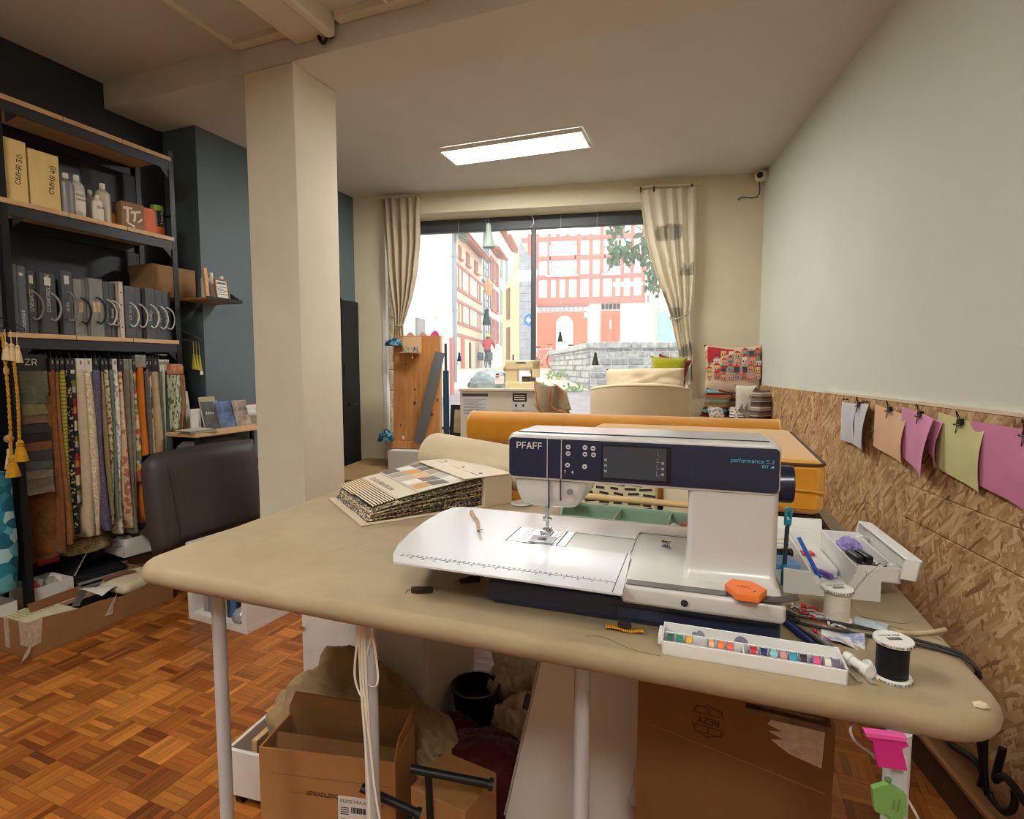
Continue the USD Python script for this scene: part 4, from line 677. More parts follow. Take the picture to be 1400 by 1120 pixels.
t = thing('tassel', 'ivory tassel with a wooden ball below the gold tie-backs at the frame edge', 'tassel', S(-.072, -.05, 1.06), SR); tassel_parts(t, (0, 0, -.10), .10, ivory, .02, .05); part(t, 'ball', tr(trimesh.creation.icosphere(2, .020), (0, 0, -.055)), M('wood_bead', (176, 130, 88), 0.5), smooth=True)
one('fabric_sample', 'turquoise and white patterned fabric hanging left of the shelf post', 'fabric sample', tr(hang(.10, .12, .58, 77), (0, 0, 0)), cells('turquoise_print', [(0, (40, 120, 136)), (.45, (160, 196, 196)), (.6, (26, 92, 112)), (.85, (90, 160, 170))], 22, warp=.08), S(-.115, .02, .84), SR, smooth=True)
# trays and papers on the bottom shelf
def tray(label, loc, rz, w, d, h, mat=None):
    t = thing('storage_tray', label, 'tray', loc, rz); m = mat or M('white_tray_plastic', (206, 200, 190), 0.5); k = .004
    part(t, 'base', rb(0, w, 0, d, 0, .005, .002), m)
    for a in (rb(0, w, 0, k, 0, h, .0015), rb(0, w, d-k, d, 0, h, .0015), rb(0, k, 0, d, 0, h, .0015), rb(w-k, w, 0, d, 0, h, .0015)): part(t, 'side', a, m)
    return t
tray('white plastic tray of ribbons on the bottom shelf by the left post', S(.02, .05, T0), SR-2, .20, .20, .10); tray('white tray of plastic sachets at the right of the bottom shelf', S(.48, .02, T0+.12), SR-8, .34, .22, .11); tray('white tray at the frame edge left of the shelf post', S(-.30, .0, T0), SR, .24, .22, .09)
for i, c in enumerate(((190, 60, 60), (206, 200, 190), (160, 150, 130), (220, 210, 196))): one('ribbon_roll', f'{["red", "white", "taupe", "cream"][i]} crumpled ribbon bundle in the white tray by the left post', 'ribbon', lump(.035, .035, .05, .3, 2.5, 20+i, 3), M(f'ribbon_{i}', c, 0.6, var=.2), S(.06+.042*i, .11+.04*(i % 2), T0+.06), SR, smooth=True)
t = thing('brochure', 'black and white brochure leaning out of the tray beside a red card', 'brochure', S(.20, .09, T0+.02), SR, rx=0, ry=32); part(t, 'sheet', rb(0, .008, 0, .16, 0, .24, .002), M('black_brochure', (30, 30, 32), 0.4)); part(t, 'edge', rb(.008, .012, 0, .16, 0, .24, .001), pape)
one('red_card', 'small red card standing behind the left tray on the bottom shelf', 'card', rb(0, .10, 0, .004, 0, .09, .001), M('red_card', (190, 40, 34), 0.5), S(.15, .22, T0+.16), SR-10, ry=0)
for i in range(6): one('sample_folder', f'{["lowest", "second", "third", "fourth", "fifth", "topmost"][i]} of the flat black sample folders stacked on the bottom shelf', 'folder', rb(0, .27-.01*(i % 3), 0, .22, 0, .014, .002), M('folder_black' if i not in (1, 3) else 'folder_grey', (26, 26, 28) if i not in (1, 3) else (130, 132, 130), 0.35), S(.225+.012*(i % 2), .03+.008*(i % 3), T0+.0145*i), SR-6-2*(i % 3))
plast = M('clear_sachet', (190, 184, 176), 0.15, trans=0.35, bump=0.4, bs=40)
for i in range(5): one('plastic_sachet', f'{["leftmost", "second", "middle", "fourth", "rightmost"][i]} crinkled plastic sachet lying in the tray of sachets', 'sachet', tr(lump(.05, .075, .045, .3, 2.2, 31+i, 3)), plast if i % 2 else M('grey_sachet', (150, 140, 132), 0.25, var=.3), S(.52+.06*i, .10+.02*(i % 2), T0+.155+.03*((i+1) % 2)), SR+20*i, smooth=True)
for i in range(4): one('fabric_roll', f'{["first", "second", "third", "fourth"][i]} small rolled swatch standing in the back of the tray of sachets', 'fabric roll', J(cyl((0, 0, 0), (0, 0, .15), .016, 12), cyl((0, 0, .15), (0, 0, .153), .008, 10)), M(f'roll_{i}', ((186, 160, 140), (206, 196, 180), (170, 140, 116), (196, 182, 166))[i], 0.8), S(.62+.042*i, .19, T0+.13), SR)
one('magazine', 'glossy magazine leaning at the frame edge beneath the turquoise fabric', 'magazine', rb(0, .16, 0, .008, 0, .2, .002), M('magazine_cover', (120, 120, 84), 0.3, rgb2=(40, 50, 40), vs=6), S(-.22, .0, T0+.10), SR, ry=-20)
# wall shelf, box and bottles further along the wall
t = thing('wall_shelf', 'small dark wall shelf on the slate wall beyond the shelving unit', 'shelf', W(-3.34, 2.80, 1.80), SR)
part(t, 'board', rb(-.18, .10, -.24, 0, -.014, 0, .002), plyd); part(t, 'lip', rb(-.18, .10, -.244, -.238, -.016, .006, .001), blk); part(t, 'end_cheek', tr(exx([(-.24, 0), (0, 0), (0, .13), (-.02, .13)], .097, .102)), M('dark_cheek', (48, 54, 58), 0.5))
one('box', 'brown cardboard box with a small pale label on the wall shelf behind the books', 'box', J(rb(0, .30, 0, .22, 0, .20, .003)), M('kraft', (150, 112, 72), 0.85, var=.1), W(-3.36, 2.46, 1.802), SR)
bottle('white bottle at the left on the small wall shelf', W(-3.20, 2.70, 1.802), .026, .17, wht, .014); bottle('white bottle in the middle of the small wall shelf', W(-3.22, 2.76, 1.802), .028, .18, wht, .014); bottle('white bottle at the right end of the small wall shelf', W(-3.2, 2.825, 1.802), .026, .165, wht, .013)
t = thing('picture_frame', 'small wood framed certificate leaning on the bottles of the wall shelf', 'picture', W(-3.13, 2.715, 1.802), SR, rx=-8); wd = wood('frame_wood', (150, 116, 76), (116, 84, 52), (14, 14, 2))
for a in (rb(0, .11, -.012, 0, 0, .010, .002), rb(0, .11, -.012, 0, .125, .135, .002), rb(0, .010, -.012, 0, 0, .135, .002), rb(.10, .11, -.012, 0, 0, .135, .002)): part(t, 'frame', a, wd)
part(t, 'sheet', bx(.009, .101, -.006, -.003, .009, .126), pape); part(t, 'print', J(bx(.02, .09, -.0066, -.0058, .100, .112), *[bx(.02, .09-.02*(k % 2), -.0066, -.0058, .03+.012*k, .034+.012*k) for k in range(5)]), M('grey_print', (96, 96, 92), 0.7))
one('wood_offcut', 'narrow strip of pale wood standing at the left of the wall shelf', 'wood strip', rb(0, .025, 0, .02, 0, .19, .002), ply, W(-3.14, 2.655, 1.802), SR, ry=-4)
# side table with magazines
t = thing('side_table', 'low wooden side table with black legs under the slate wall, covered in magazines', 'table', W(-3.34, 2.42, 0), SR)
part(t, 'table_top', rb(0, .75, -.34, 0, .915, .94, .003), ply); part(t, 'lower_shelf', rb(.02, .73, -.32, -.02, .63, .65, .003), ply)
for x in (.03, .70):
    for y in (-.31, -.05): part(t, 'leg', rb(x, x+.025, y, y+.025, 0, .915, .002), blk)
mags = [('white show card with a printed title standing at the back of the side table', .08, -.05, .13, .25, (206, 204, 194), 8), ('white leaflet box standing at the left of the side table', .10, -.18, .07, .14, (206, 198, 188), 2), ('dark magazine with a pale title leaning at the front of the side table', .17, -.22, .10, .185, (88, 86, 84), 14), ('pale blue magazine behind the dark one', .24, -.17, .10, .185, (140, 146, 160), 14), ('blue and white patterned magazine in the middle of the side table', .30, -.20, .13, .18, (96, 120, 160), 14), ('yellow spined magazine at the back of the pile', .26, -.10, .12, .21, (160, 150, 110), 12), ('pinkish patterned magazine right of the blue one', .42, -.20, .13, .18, (176, 156, 140), 14), ('white magazine with a red edge at the right of the table', .55, -.16, .14, .14, (214, 206, 196), 20), ('white magazine showing two dark figures against the pillar', .62, -.22, .14, .12, (220, 214, 204), 18)]
for i, (lab, x, y, w, h, c, tilt) in enumerate(mags):
    t = thing('magazine', lab, 'magazine', W(-3.34-y, 2.42+x, .941), SR, rx=-tilt); part(t, 'pages', rb(0, w, 0, .008, 0, h, .001), pape); part(t, 'cover', rb(-.001, w+.001, -.0025, -.0005, 0, h+.001, .0005), M(f'mag_{i}', c, 0.35, rgb2=tuple(int(k*.55) for k in c) if i in (2, 4, 6) else None, vs=14, var=.15))
    if i in (0, 2): part(t, 'title', tr(upright(text(('TOILES', 0, 'deco')[i], .02)), (.02, -.003, h*.55)), M('grey_print', (96, 96, 92), 0.7) if i == 0 else pape)
    if i == 8: part(t, 'figures', J(rb(.03, .05, -.003, -.002, .03, .10, .0004), rb(.09, .115, -.003, -.002, .03, .10, .0004)), M('figure_print', (60, 70, 66), 0.6))
    if i == 7: part(t, 'spine', rb(0, w, -.003, .008, h, h+.004, .0005), M('red_card', (190, 40, 34), 0.5))
for i in range(3): one('leaflet_stack', f'{["lowest", "middle", "top"][i]} of the loose leaflets lying at the left corner of the side table', 'leaflet', rb(0, .17, 0, .12, 0, .006, .001), M(f'leaf_{i}', ((170, 160, 140), (120, 126, 110), (190, 184, 170))[i], .5, var=.3), W(-3.02, 2.40, .9415+.0062*i), SR-12+9*i)
for i in range(5): one('small_jar', f'{["first", "second", "third", "fourth", "fifth"][i]} small brown pot on the lower board of the side table', 'pot', lathe([(0, 0), (.028, 0), (.034, .03), (.03, .055), (.026, .055), (.024, .03), (0, .012)], 16), M('brown_pot', (130, 80, 50), 0.5, var=.3), W(-3.10+.02*(i % 2), 2.80+.065*i, .6505))
# chairs
def arm_chair_back(w, h, t): return None
lea = M('dark_leather', (66, 58, 52), 0.55, var=0.12, vs=8, bump=0.15, bs=160)
t = thing('office_chair', 'wide dark leather office chair turned to the side table behind the cube shelf', 'chair', W(-2.75, 2.30, 0), SR)
def padded(w, h, th, bulge, n=14):
    s = np.linspace(-1, 1, n); X_, Z_ = np.meshgrid(s, s, indexing='ij'); e = (np.clip(1-np.abs(X_)**7, 0, 1)*np.clip(1-np.abs(Z_)**7, 0, 1))**.5
    c = 1-.05*(X_**2*Z_**2); fr_ = np.stack([X_*w/2*c, -th/2*e-bulge*(1-X_**2)*(1-Z_**2), (Z_*c+1)*h/2], -1).reshape(-1, 3); bk_ = np.stack([X_*w/2*c, th/2*e, (Z_*c+1)*h/2], -1).reshape(-1, 3); N = n*n
    i, j = np.meshgrid(np.arange(n-1), np.arange(n-1), indexing='ij'); a = (i*n+j).ravel(); b = a+n; m = trimesh.Trimesh(np.vstack([fr_, bk_]), np.vstack([np.c_[a, b, b+1], np.c_[a, b+1, a+1], np.c_[a, b+1, b]+N, np.c_[a, a+1, b+1]+N]), process=False); m.merge_vertices(digits_vertex=6); return m
part(t, 'backrest', tr(padded(.76, .56, .12, .012), (0, 0, .345), rx=-5), lea, smooth=True); part(t, 'seam', tr(tube([(-.25, -.072, .03), (-.265, -.076, .25), (-.285, -.07, .50)], .0025), (0, 0, .345), rx=-5), M('seam_thread', (34, 30, 28), 0.6))
part(t, 'seat', tr(padded(.46, .46, .12, .01), (.12, .50, .36), rx=90), lea, smooth=True); part(t, 'pedestal', J(cyl((.10, .26, .08), (.10, .26, .32), .028, 12), cyl((.10, .26, .28), (.10, .26, .35), .08, 12), rb(.06, .14, .05, .30, .28, .33, .01)), blk)
for k in range(5):
    a = k*2*PI/5+.3; lg = part(t, 'leg', tube([(.10, .26, .12), (.10+.10*math.cos(a), .26+.10*math.sin(a), .105), (.10+.21*math.cos(a), .26+.21*math.sin(a), .07)], [.026, .02, .014]), blk); part(lg, 'castor', tr(trimesh.creation.icosphere(2, .028), (.10+.21*math.cos(a), .26+.21*math.sin(a), .028)), blk, smooth=True)
one('cushion', 'grey upholstered pad lying on the lower board of the side table', 'cushion', tr(padded(.46, .24, .16, .01), (0, 0, 0), rx=-14), weave('grey_chair_cloth', (104, 104, 98), (84, 84, 80), 260), W(-3.10, 2.64, .652), SR, smooth=True)
t = thing('cube_shelf', 'white open cube shelf with files standing on the parquet behind the table legs', 'shelf', W(-2.645, 2.04, 0), -14); wl_ = M('white_laminate', (222, 216, 206), 0.4)
for n_, a in (('base', rb(0, .445, 0, .36, 0, .04, .002)), ('side', rb(0, .035, 0, .36, .04, .38, .002)), ('side', rb(.41, .445, 0, .36, .04, .38, .002)), ('top', rb(0, .445, 0, .36, .38, .418, .002)), ('back', rb(.02, .42, .345, .36, .04, .38, .002))): part(t, n_, a, wl_)
for i, (x, w, c) in enumerate(((.08, .03, (150, 146, 140)), (.12, .035, (120, 130, 136)), (.20, .04, (206, 200, 192)), (.26, .022, (40, 52, 70)), (.285, .045, (60, 110, 160)), (.335, .02, (40, 36, 34)))): one('file_binder', f'{["grey", "slate", "white", "navy", "bright blue", "black"][i]} file standing inside the white cube shelf', 'binder', rb(0, w, 0, .24, 0, .29, .002), M(f'binder_{i}', c, .5), W(-2.645+x*math.cos(math.radians(3.7)), 2.075-.065*x, .0415), -14)
one('plastic_bag', 'crumpled clear plastic bag in the bottom of the white cube shelf', 'bag', lump(.045, .05, .06, .3, 2.4, 90, 3), plast, W(-2.285, 2.07, .0415), smooth=True)
# open carton of sample books on the floor
kr = M('kraft_carton', (150, 108, 64), 0.85, var=.10, vs=5); krd = M('kraft_inside', (128, 88, 50), 0.9, var=.1, vs=5); tape = M('torn_tape', (196, 176, 150), 0.35, var=.25, vs=40)
t = thing('cardboard_box', 'long open cardboard box of pattern books on the parquet before the shelves', 'box', W(-2.955, 1.475, 0), SR)
part(t, 'bottom', rb(0, .715, 0, .37, 0, .006, .002), krd)
part(t, 'front_side', exy([(0, 0), (.715, 0), (.715, .135), (.60, .15), (.45, .125), (.38, .142), (.31, .150), (.22, .150), (.07, .172), (0, .172)], 0, .006), kr)
part(t, 'end_side', exx([(0.006, 0), (.37, 0), (.37, .16), (.2, .165), (.006, .172)], 0, .006), kr); part(t, 'end_side', exx([(0.006, 0), (.37, 0), (.37, .165), (.006, .15)], .709, .715), kr); part(t, 'back_side', exy([(0.006, 0), (.709, 0), (.709, .19), (.5, .175), (.3, .165), (.006, .16)], .364, .370), kr)
part(t, 'flap', tr(exy([(.0, 0), (.26, 0), (.24, .05), (.0, .045)], 0, .004), (.12, .20, .14), rx=-35), M('dark_flap', (120, 74, 36), .85))
for tm_ in (exy([(0.0, .05), (.05, .06), (.062, .172), (0, .176)], -.0015, -.0005), exy([(.335, .06), (.375, .055), (.38, .10), (.40, .155), (.375, .12)], -.004, -.001), exx([(0.0, .06), (.06, .06), (.06, .176), (0, .176)], -.0015, -.0005), exx([(.14, .03), (.175, .03), (.175, .17), (.14, .17)], -.0015, -.0005), tr(exy([(-.02, 0), (.02, .03), (.03, .08), (.0, .04)], 0, .001), (-.02, -.01, .0))): part(t, 'torn_tape', tm_, tape)
crm = M('cream_pages', (214, 200, 164), .8, var=.06, vs=30)
b = thing('pattern_book', 'cream pattern book with rows of printed lines at the near end of the box', 'book', S(-.165, -.275, .115), SR-4, rx=-3, ry=0)
part(b, 'pages', rb(0, .22, 0, .30, 0, .03, .003), crm); part(b, 'upper_sheet', rb(.0, .215, .15, .298, .03, .032, .0005), M('pale_green_sheet', (204, 196, 150), .8)); part(b, 'print', J(*[bx(.02+.018*i, .03+.018*i, .17+.022*j, .182+.022*j, .0322, .0326) for i in range(10) for j in range(5)]), M('faint_ink', (150, 134, 100), .8))
one('ruler', 'grey metal bar lying across the open box of pattern books', 'ruler', rb(0, .26, 0, .03, 0, .006, .001), M('grey_bar', (126, 122, 114), .4, .5), S(.06, -.27, .155), SR-40+90)
one('pattern_book', 'thick cream quilted book bulging from the far end of the box', 'book', padded(.26, .20, .07, .0), crm, S(.40, -.06, .15), SR+4, rx=96, smooth=True); one('paper_sheet', 'torn white paper sheets in the middle of the box', 'paper', grid(8, 8, lambda s, q: (.2*s, .16*q, .02*np.sin(4*s+2*q)+.01*q), .002), pape, S(.20, -.22, .14), SR+12, smooth=True)
one('paper_sheet', 'orange brown paper strip lying on the cream book in the box', 'paper', grid(8, 4, lambda s, q: (.16*s, .03*q, .012*np.sin(3*s)), .002), M('rust_paper', (150, 76, 40), .7), S(.27, -.13, .185), SR-10, smooth=True)
# ================================================================ the work table and what lies on it
TZ = 0.90
tcl = weave('table_cotton', (170, 150, 117), (155, 135, 103), 900, 0.6, 0.12, 5.0, 0.12, 0.1)
legm = M('leg_enamel', (196, 196, 198), 0.35, spec=0.5); whp = M('machine_white', (196, 192, 184), 0.32, spec=0.5, coat=0.2); navy = M('machine_navy', (28, 36, 62), 0.28, spec=0.5, coat=0.15)
chrome = M('chrome', (206, 206, 206), 0.18, 1.0); seamm = M('seam_dark', (44, 46, 52), 0.5); ptext = M('grey_print_fine', (90, 92, 96), 0.6)
t = thing('work_table', 'big beige cotton covered cutting table with rounded corners and white tube legs', 'table')
top = [W(-1.262, .822), W(.376, .835), W(.30, 3.02), W(-1.42, 3.06)]
tp = roundpoly([tuple(p[:2]) for p in top], .085, 8)
def padded_top(poly, z0, z1, r):
    L = []
    for k in range(9):
        a = -PI/2+PI*k/8; off = -r*(1-math.cos(a)); z = (z0+z1)/2+(z1-z0)/2*math.sin(a)
        L += [(x, y, z) for x, y in poly.buffer(off, quad_segs=6).exterior.coords[:-1]]
    return man(m3.Manifold.hull_points(np.array(L)))
m = padded_top(tp, TZ-.045, TZ, .02).subdivide_to_size(.06) if False else padded_top(tp, TZ-.045, TZ, .02)
part(t, 'tabletop', m, tcl, smooth=60)
LEG = [(-1.105, .93), (-.665, .915), (-.232, .985), (.238, .845), (-1.25, 2.7), (.2, 2.7)]
for u, v in LEG: part(t, 'leg', J(cyl(W(u, v, 0), W(u, v, TZ-.04), .0155, 20), cyl(W(u, v, 0), W(u, v, .012), .019, 16)), legm)

# ---- sewing machine
PS = .15; MO = np.array([.2526, .8599, TZ])
def MW(x, y, z=0): c, s = math.cos(PS), math.sin(PS); return MO+np.array([c*x+s*y, -s*x+c*y, z])
RM = -math.degrees(PS)
sm = thing('sewing_machine', 'large white and navy electronic sewing machine on the work table', 'sewing machine', MO, RM)
part(sm, 'base', J(rb(-.50, .008, .055, .36, .006, .046, .006), rb(-.49, .0, .06, .35, 0, .01, .003)), M('base_navy', (50, 58, 86), 0.35))
part(sm, 'base_seam', J(*[bx(x, x+.0012, .0542, .056, .010, .044) for x in (-.385, -.255)], *[bx(-.27, -.02, .0535, .056, .030, .0312)]), seamm)
part(sm, 'bed', J(rb(-.245, .012, .03, .36, .046, .08, .008), rb(-.52, -.20, .16, .33, .040, .0795, .008)), whp)
part(sm, 'bed_screw', J(cyl((-.14, .0305, .062), (-.14, .0285, .062), .006, 12), cyl((-.14, .029, .062), (-.14, .028, .062), .0035, 6)), seamm)
# column with flared foot and head with rounded edges
def rrect(x0, x1, y0, y1, r, n=5):
    p = []
    for cx_, cy_, a0 in ((x1-r, y1-r, 0), (x0+r, y1-r, PI/2), (x0+r, y0+r, PI), (x1-r, y0+r, 1.5*PI)):
        for k in range(n+1): a = a0+PI/2*k/n; p.append((cx_+r*math.cos(a), cy_+r*math.sin(a)))
    return p
def loft(rings):
    n = len(rings[0]); V = np.vstack([np.asarray(r, float) for r in rings]); F = []
    for i in range(len(rings)-1):
        for j in range(n): a, b = i*n+j, i*n+(j+1) % n; F += [(a, b, b+n), (a, b+n, a+n)]
    k = len(V); V = np.vstack([V, np.mean(rings[0], 0), np.mean(rings[-1], 0)])
    for j in range(n): F += [(k, (j+1) % n, j), (k+1, (len(rings)-1)*n+j, (len(rings)-1)*n+(j+1) % n)]
    return trimesh.Trimesh(V, F, process=False)
rings = []
for z, f in ((.078, .026), (.082, .017), (.089, .009), (.098, .0035), (.11, .001), (.13, 0), (.235, 0)):
    rings.append([(x, y, z) for x, y in rrect(-.140-f*.25, .006, .112-f, .27+f, .012)])
part(sm, 'column', loft(rings), whp, smooth=40)
def xz_ring(x0, x1, z0, z1, y, r, n=6): return [(a, y, b) for a, b in rrect(x0, x1, z0, z1, r, n)]
HX0, HX1, HZ0, HZ1 = -.479, .008, .232, .322
part(sm, 'head', loft([xz_ring(HX0+d, HX1-d, HZ0+d*.5, HZ1-d, y, .012, 6) for y, d in ((.270, .022), (.262, .010), (.24, .002), (.20, 0), (.125, 0), (.116, .0015), (.1115, .004), (.110, .007))]), whp, smooth=40)
part(sm, 'front_panel', loft([xz_ring(-.474, .004, .2385, .314, y, .008, 6) for y in (.112, .1088)] + [xz_ring(-.473, .003, .2395, .313, .1080, .008, 6)]), navy, smooth=30)
part(sm, 'lid', rb(-.462, -.012, .135, .245, .318, .3245, .003), M('machine_lid', (196, 198, 202), 0.25, 0.3)); part(sm, 'lid_gap', J(bx(-.464, -.010, .133, .1345, .320, .3236)), seamm)
nose = [[(x, y, z) for x, y in rrect(a, b, .114+k, .245-k, .014)] for z, a, b, k in ((.178, -.442, -.352, .018), (.181, -.448, -.346, .010), (.187, -.455, -.340, .004), (.205, -.462, -.330, .001), (.236, -.468, -.318, 0))]
part(sm, 'needle_housing', loft(nose), whp, smooth=40)
part(sm, 'thread_slot', J(bx(-.3950, -.3938, .1085, .1165, .179, .238), bx(-.3718, -.3707, .1085, .1165, .196, .238)), M('slot_shadow', (52, 54, 58), 0.4))
part(sm, 'slot_edge', J(bx(-.3972, -.3960, .1062, .109, .239, .3145), bx(-.3698, -.3686, .1062, .109, .239, .3145)), whp)
part(sm, 'badge_button', J(cyl((-.353, .1135, .214), (-.353, .1105, .214), .0058, 20)), M('badge_grey', (140, 140, 142), 0.4, 0.4))
bt = M('button_white', (206, 206, 208), 0.4)
for x, z in ((-.356, .3005), (-.356, .288), (-.324, .301), (-.309, .300), (-.324, .2885), (-.308, .288), (-.357, .266), (-.3245, .265)):
    b = part(sm, 'button', cyl((x, .1085, z), (x, .1062, z), .0044, 18), bt); part(b, 'symbol', J(cyl((x, .1065, z), (x, .1058, z), .0017, 8), bx(x-.003, x+.003, .1058, .1062, z-.0004, z+.0004)), seamm)
part(sm, 'indicator', J(upright(tr(text('?', .006), (-.365, .2510, 0))) if False else tr(upright(text('?', .0062)), (-.364, .1079, .2500)), exy([(-.350, .2530), (-.346, .2495), (-.346, .2565)], .1074, .1080)), bt)
sc = part(sm, 'screen', rb(-.294, -.170, .1070, .109, .243, .3085, .003), M('screen_bezel', (16, 18, 24), 0.2)); part(sc, 'display', bx(-.290, -.178, .1064, .1072, .2475, .3055), M('screen_glass', (62, 62, 68), 0.12, rgb2=(52, 62, 74), vs=18, spec=.6))
part(sc, 'icons', J(*[bx(-.288+d, -.283+d, .1060, .1065, z, z+.0045) for d, z in ((0, .278), (0, .268), (0, .257), (.1015, .277), (.1015, .267), (.1015, .257))], *[ring_ for z in (.292, .280, .268, .256) for ring_ in (bx(-.1945, -.1938, .1060, .1065, z, z+.009), bx(-.1945, -.189, .1060, .1065, z, z+.0007))]), M('icon_blue', (128, 146, 160), 0.4), kind='stuff')
lett = M('logo_silver', (206, 204, 196), 0.35, 0.2)
part(sm, 'brand_lettering', tr(upright(text('PFAFF', .0125, .0006, True)), (-.4585, .1078, .2935), s=(1, 1, 1)), lett)
part(sm, 'model_lettering', tr(upright(text('performance 5.2', .0064, .0005, anchor='r')), (-.004, .1078, .2885)), M('print_cyan', (84, 176, 206), 0.4)); part(sm, 'system_lettering', tr(upright(text('IDT', .0044, .0005, True)), (-.0235, .1078, .2810)), M('print_cyan', (84, 176, 206), 0.4)); part(sm, 'system_mark', exy([(-.0105, .2810), (-.006, .2854), (-.0045, .2854), (-.0045, .2810)], .1072, .1078), M('print_cyan', (84, 176, 206), 0.4))
part(sm, 'panel_pattern', J(*[bx(-.155+.004*i, -.1535+.004*i, .1076, .1081, .262-.0014*i, .2625+.03-.0016*i) for i in range(10)], *[bx(-.06+.004*i, -.0585+.004*i, .1076, .1081, .246+.001*i, .25+.0018*i) for i in range(10)]), M('navy_gloss', (34, 44, 72), 0.12, spec=.6), kind='stuff')
part(sm, 'handwheel', J(tr(lathe([(0, 0), (.026, 0), (.032, .003), (.0335, .008), (.0335, .024), (.031, .028), (0, .028)], 32), (.008, .19, .238), ry=90) if False else cyl((.006, .19, .240), (.034, .19, .240), .0335, 36)), navy); part(sm, 'handwheel_rim', J(cyl((.030, .19, .240), (.0365, .19, .240), .0315, 36)), M('navy_soft', (40, 46, 66), .45))
NX, NY = -.430, .222
part(sm, 'needle_bar', J(cyl((NX, NY, .125), (NX, NY, .186), .0032, 12), cyl((NX, NY, .092), (NX, NY, .126), .0009, 8), rb(NX-.006, NX+.005, NY-.006, NY+.005, .122, .134, .002), cyl((NX+.005, NY-.002, .128), (NX+.013, NY-.004, .128), .003, 10)), chrome)
part(sm, 'presser_foot', J(cyl((NX, NY+.012, .105), (NX, NY+.012, .186), .0036, 12), rb(NX-.010, NX-.002, NY-.012, NY+.02, .094, .0985, .0015), rb(NX+.002, NX+.010, NY-.012, NY+.02, .094, .0985, .0015), rb(NX-.010, NX+.010, NY+.004, NY+.014, .096, .106, .002), tr(rb(-.010, .010, -.003, .003, 0, .006, .001), (NX, NY-.012, .097))), chrome)
part(sm, 'thread_guide', J(tube([(NX-.025, NY-.02, .183), (NX-.032, NY-.02, .172), (NX-.012, NY-.02, .170), (NX+.018, NY-.02, .172), (NX+.028, NY-.02, .180)], .0016), rb(NX-.022, NX+.028, NY-.03, NY-.01, .172, .181, .003), rb(NX-.045, NX-.02, NY-.01, NY, .176, .183, .002)), chrome)
part(sm, 'sewing_lamp', bx(-.416, -.365, .14, .18, .1762, .1775), glow('sewing_led', (0.92, 0.97, 1.0), SEWLIGHT*6)); part(sm, 'sewing_lamp', bx(-.30, -.17, .15, .20, .2305, .2318), glow('sewing_led_soft', (0.95, 0.98, 1.0), SEWLIGHT))
pl_ = part(sm, 'needle_plate', rb(-.508, -.380, .190, .289, .0795, .0812, .0008), M('brushed_plate', (214, 214, 212), 0.28, 0.85))
part(pl_, 'plate_inset', rb(-.490, -.400, .198, .285, .081, .0822, .0005), M('plate_light', (226, 226, 222), 0.3, 0.5)); part(pl_, 'feed_teeth', J(*[bx(x, x+.002, .243, .275, .082, .0838) for x in (-.448, -.443, -.438, -.433, -.428)]), M('feed_dark', (40, 42, 46), 0.4, .6)); part(pl_, 'guide_marks', J(*[bx(x, x+.006, y, y+.0008, .0822, .0826) for x in (-.485, -.476, -.418, -.409) for y in np.arange(.205, .282, .007)]), ptext); part(pl_, 'bobbin_cover', rb(-.462, -.408, .190, .235, .0822, .0842, .001), M('clear_cover', (206, 206, 206), .1, trans=.4)); part(pl_, 'bobbin_hub', J(cyl((-.436, .212, .0842), (-.436, .212, .0848), .010, 20), bx(-.440, -.432, .208, .216, .0848, .0852)), M('feed_dark', (40, 42, 46), 0.4, .6)); part(pl_, 'rim', J(bx(-.512, -.508, .188, .291, .0795, .0806), bx(-.512, -.378, .289, .291, .0795, .0806), bx(-.512, -.445, .187, .190, .0795, .0806), bx(-.425, -.378, .187, .190, .0795, .0806), bx(-.4, -.398, .19, .289, .081, .0824)), seamm)
# extension table
xt = [(-.236, -.012), (-.668, -.004), (-.690, .030), (-.712, .085), (-.731, .17), (-.742, .26), (-.744, .34), (-.735, .40), (-.715, .415), (-.20, .412), (-.20, .335), (-.2355, .335), (-.2355, .289), (-.378, .289), (-.378, .187), (-.436, .187), (-.44, .182), (-.47, .182), (-.475, .187), (-.511, .187), (-.511, .291), (-.3775, .291), (-.25, .291), (-.25, .188), (-.245, .188)]
xo = Polygon([(-.236, -.012), (-.668, -.004), (-.690, .030), (-.712, .085), (-.731, .17), (-.742, .26), (-.744, .34), (-.735, .40), (-.715, .415), (-.14, .412), (-.14, .342), (-.2455, .342), (-.2455, .289), (-.2455, .188), (-.2455, .18)])
hole = Polygon([(-.511, .187), (-.475, .187), (-.468, .181), (-.445, .181), (-.438, .187), (-.378, .187), (-.2465, .187), (-.2465, .289), (-.378, .291), (-.511, .291)])
ext = thing('extension_table', 'white plastic extension table with a printed centimetre scale fitted round the machine', 'extension table', MO, RM)
part(ext, 'tabletop', ex(xo.difference(hole).buffer(-.001).buffer(.001), .0035, .0772), M('extension_white', (206, 205, 203), 0.22, spec=.5, coat=.3), smooth=20)
for x, y in ((-.67, .30), (-.69, .36), (-.30, .39)): part(ext, 'foot', J(cyl((x, y, 0), (x, y, .0772), .009, 14), cyl((x, y, 0), (x, y, .006), .013, 14)), whp)
sc_ = part(ext, 'scale_line', tr(bx(0, .41, -.0005, .0005, 0, .0003), (-.663, .032, .0808)), ptext)
part(ext, 'scale_ticks', J(*[bx(-.660+.01*i, -.6594+.01*i, .0325, .0365, .0807, .0811) for i in range(41)], *[bx(-.648+.0254*i, -.6474+.0254*i, .027, .0318, .0807, .0811) for i in range(16)]), ptext)
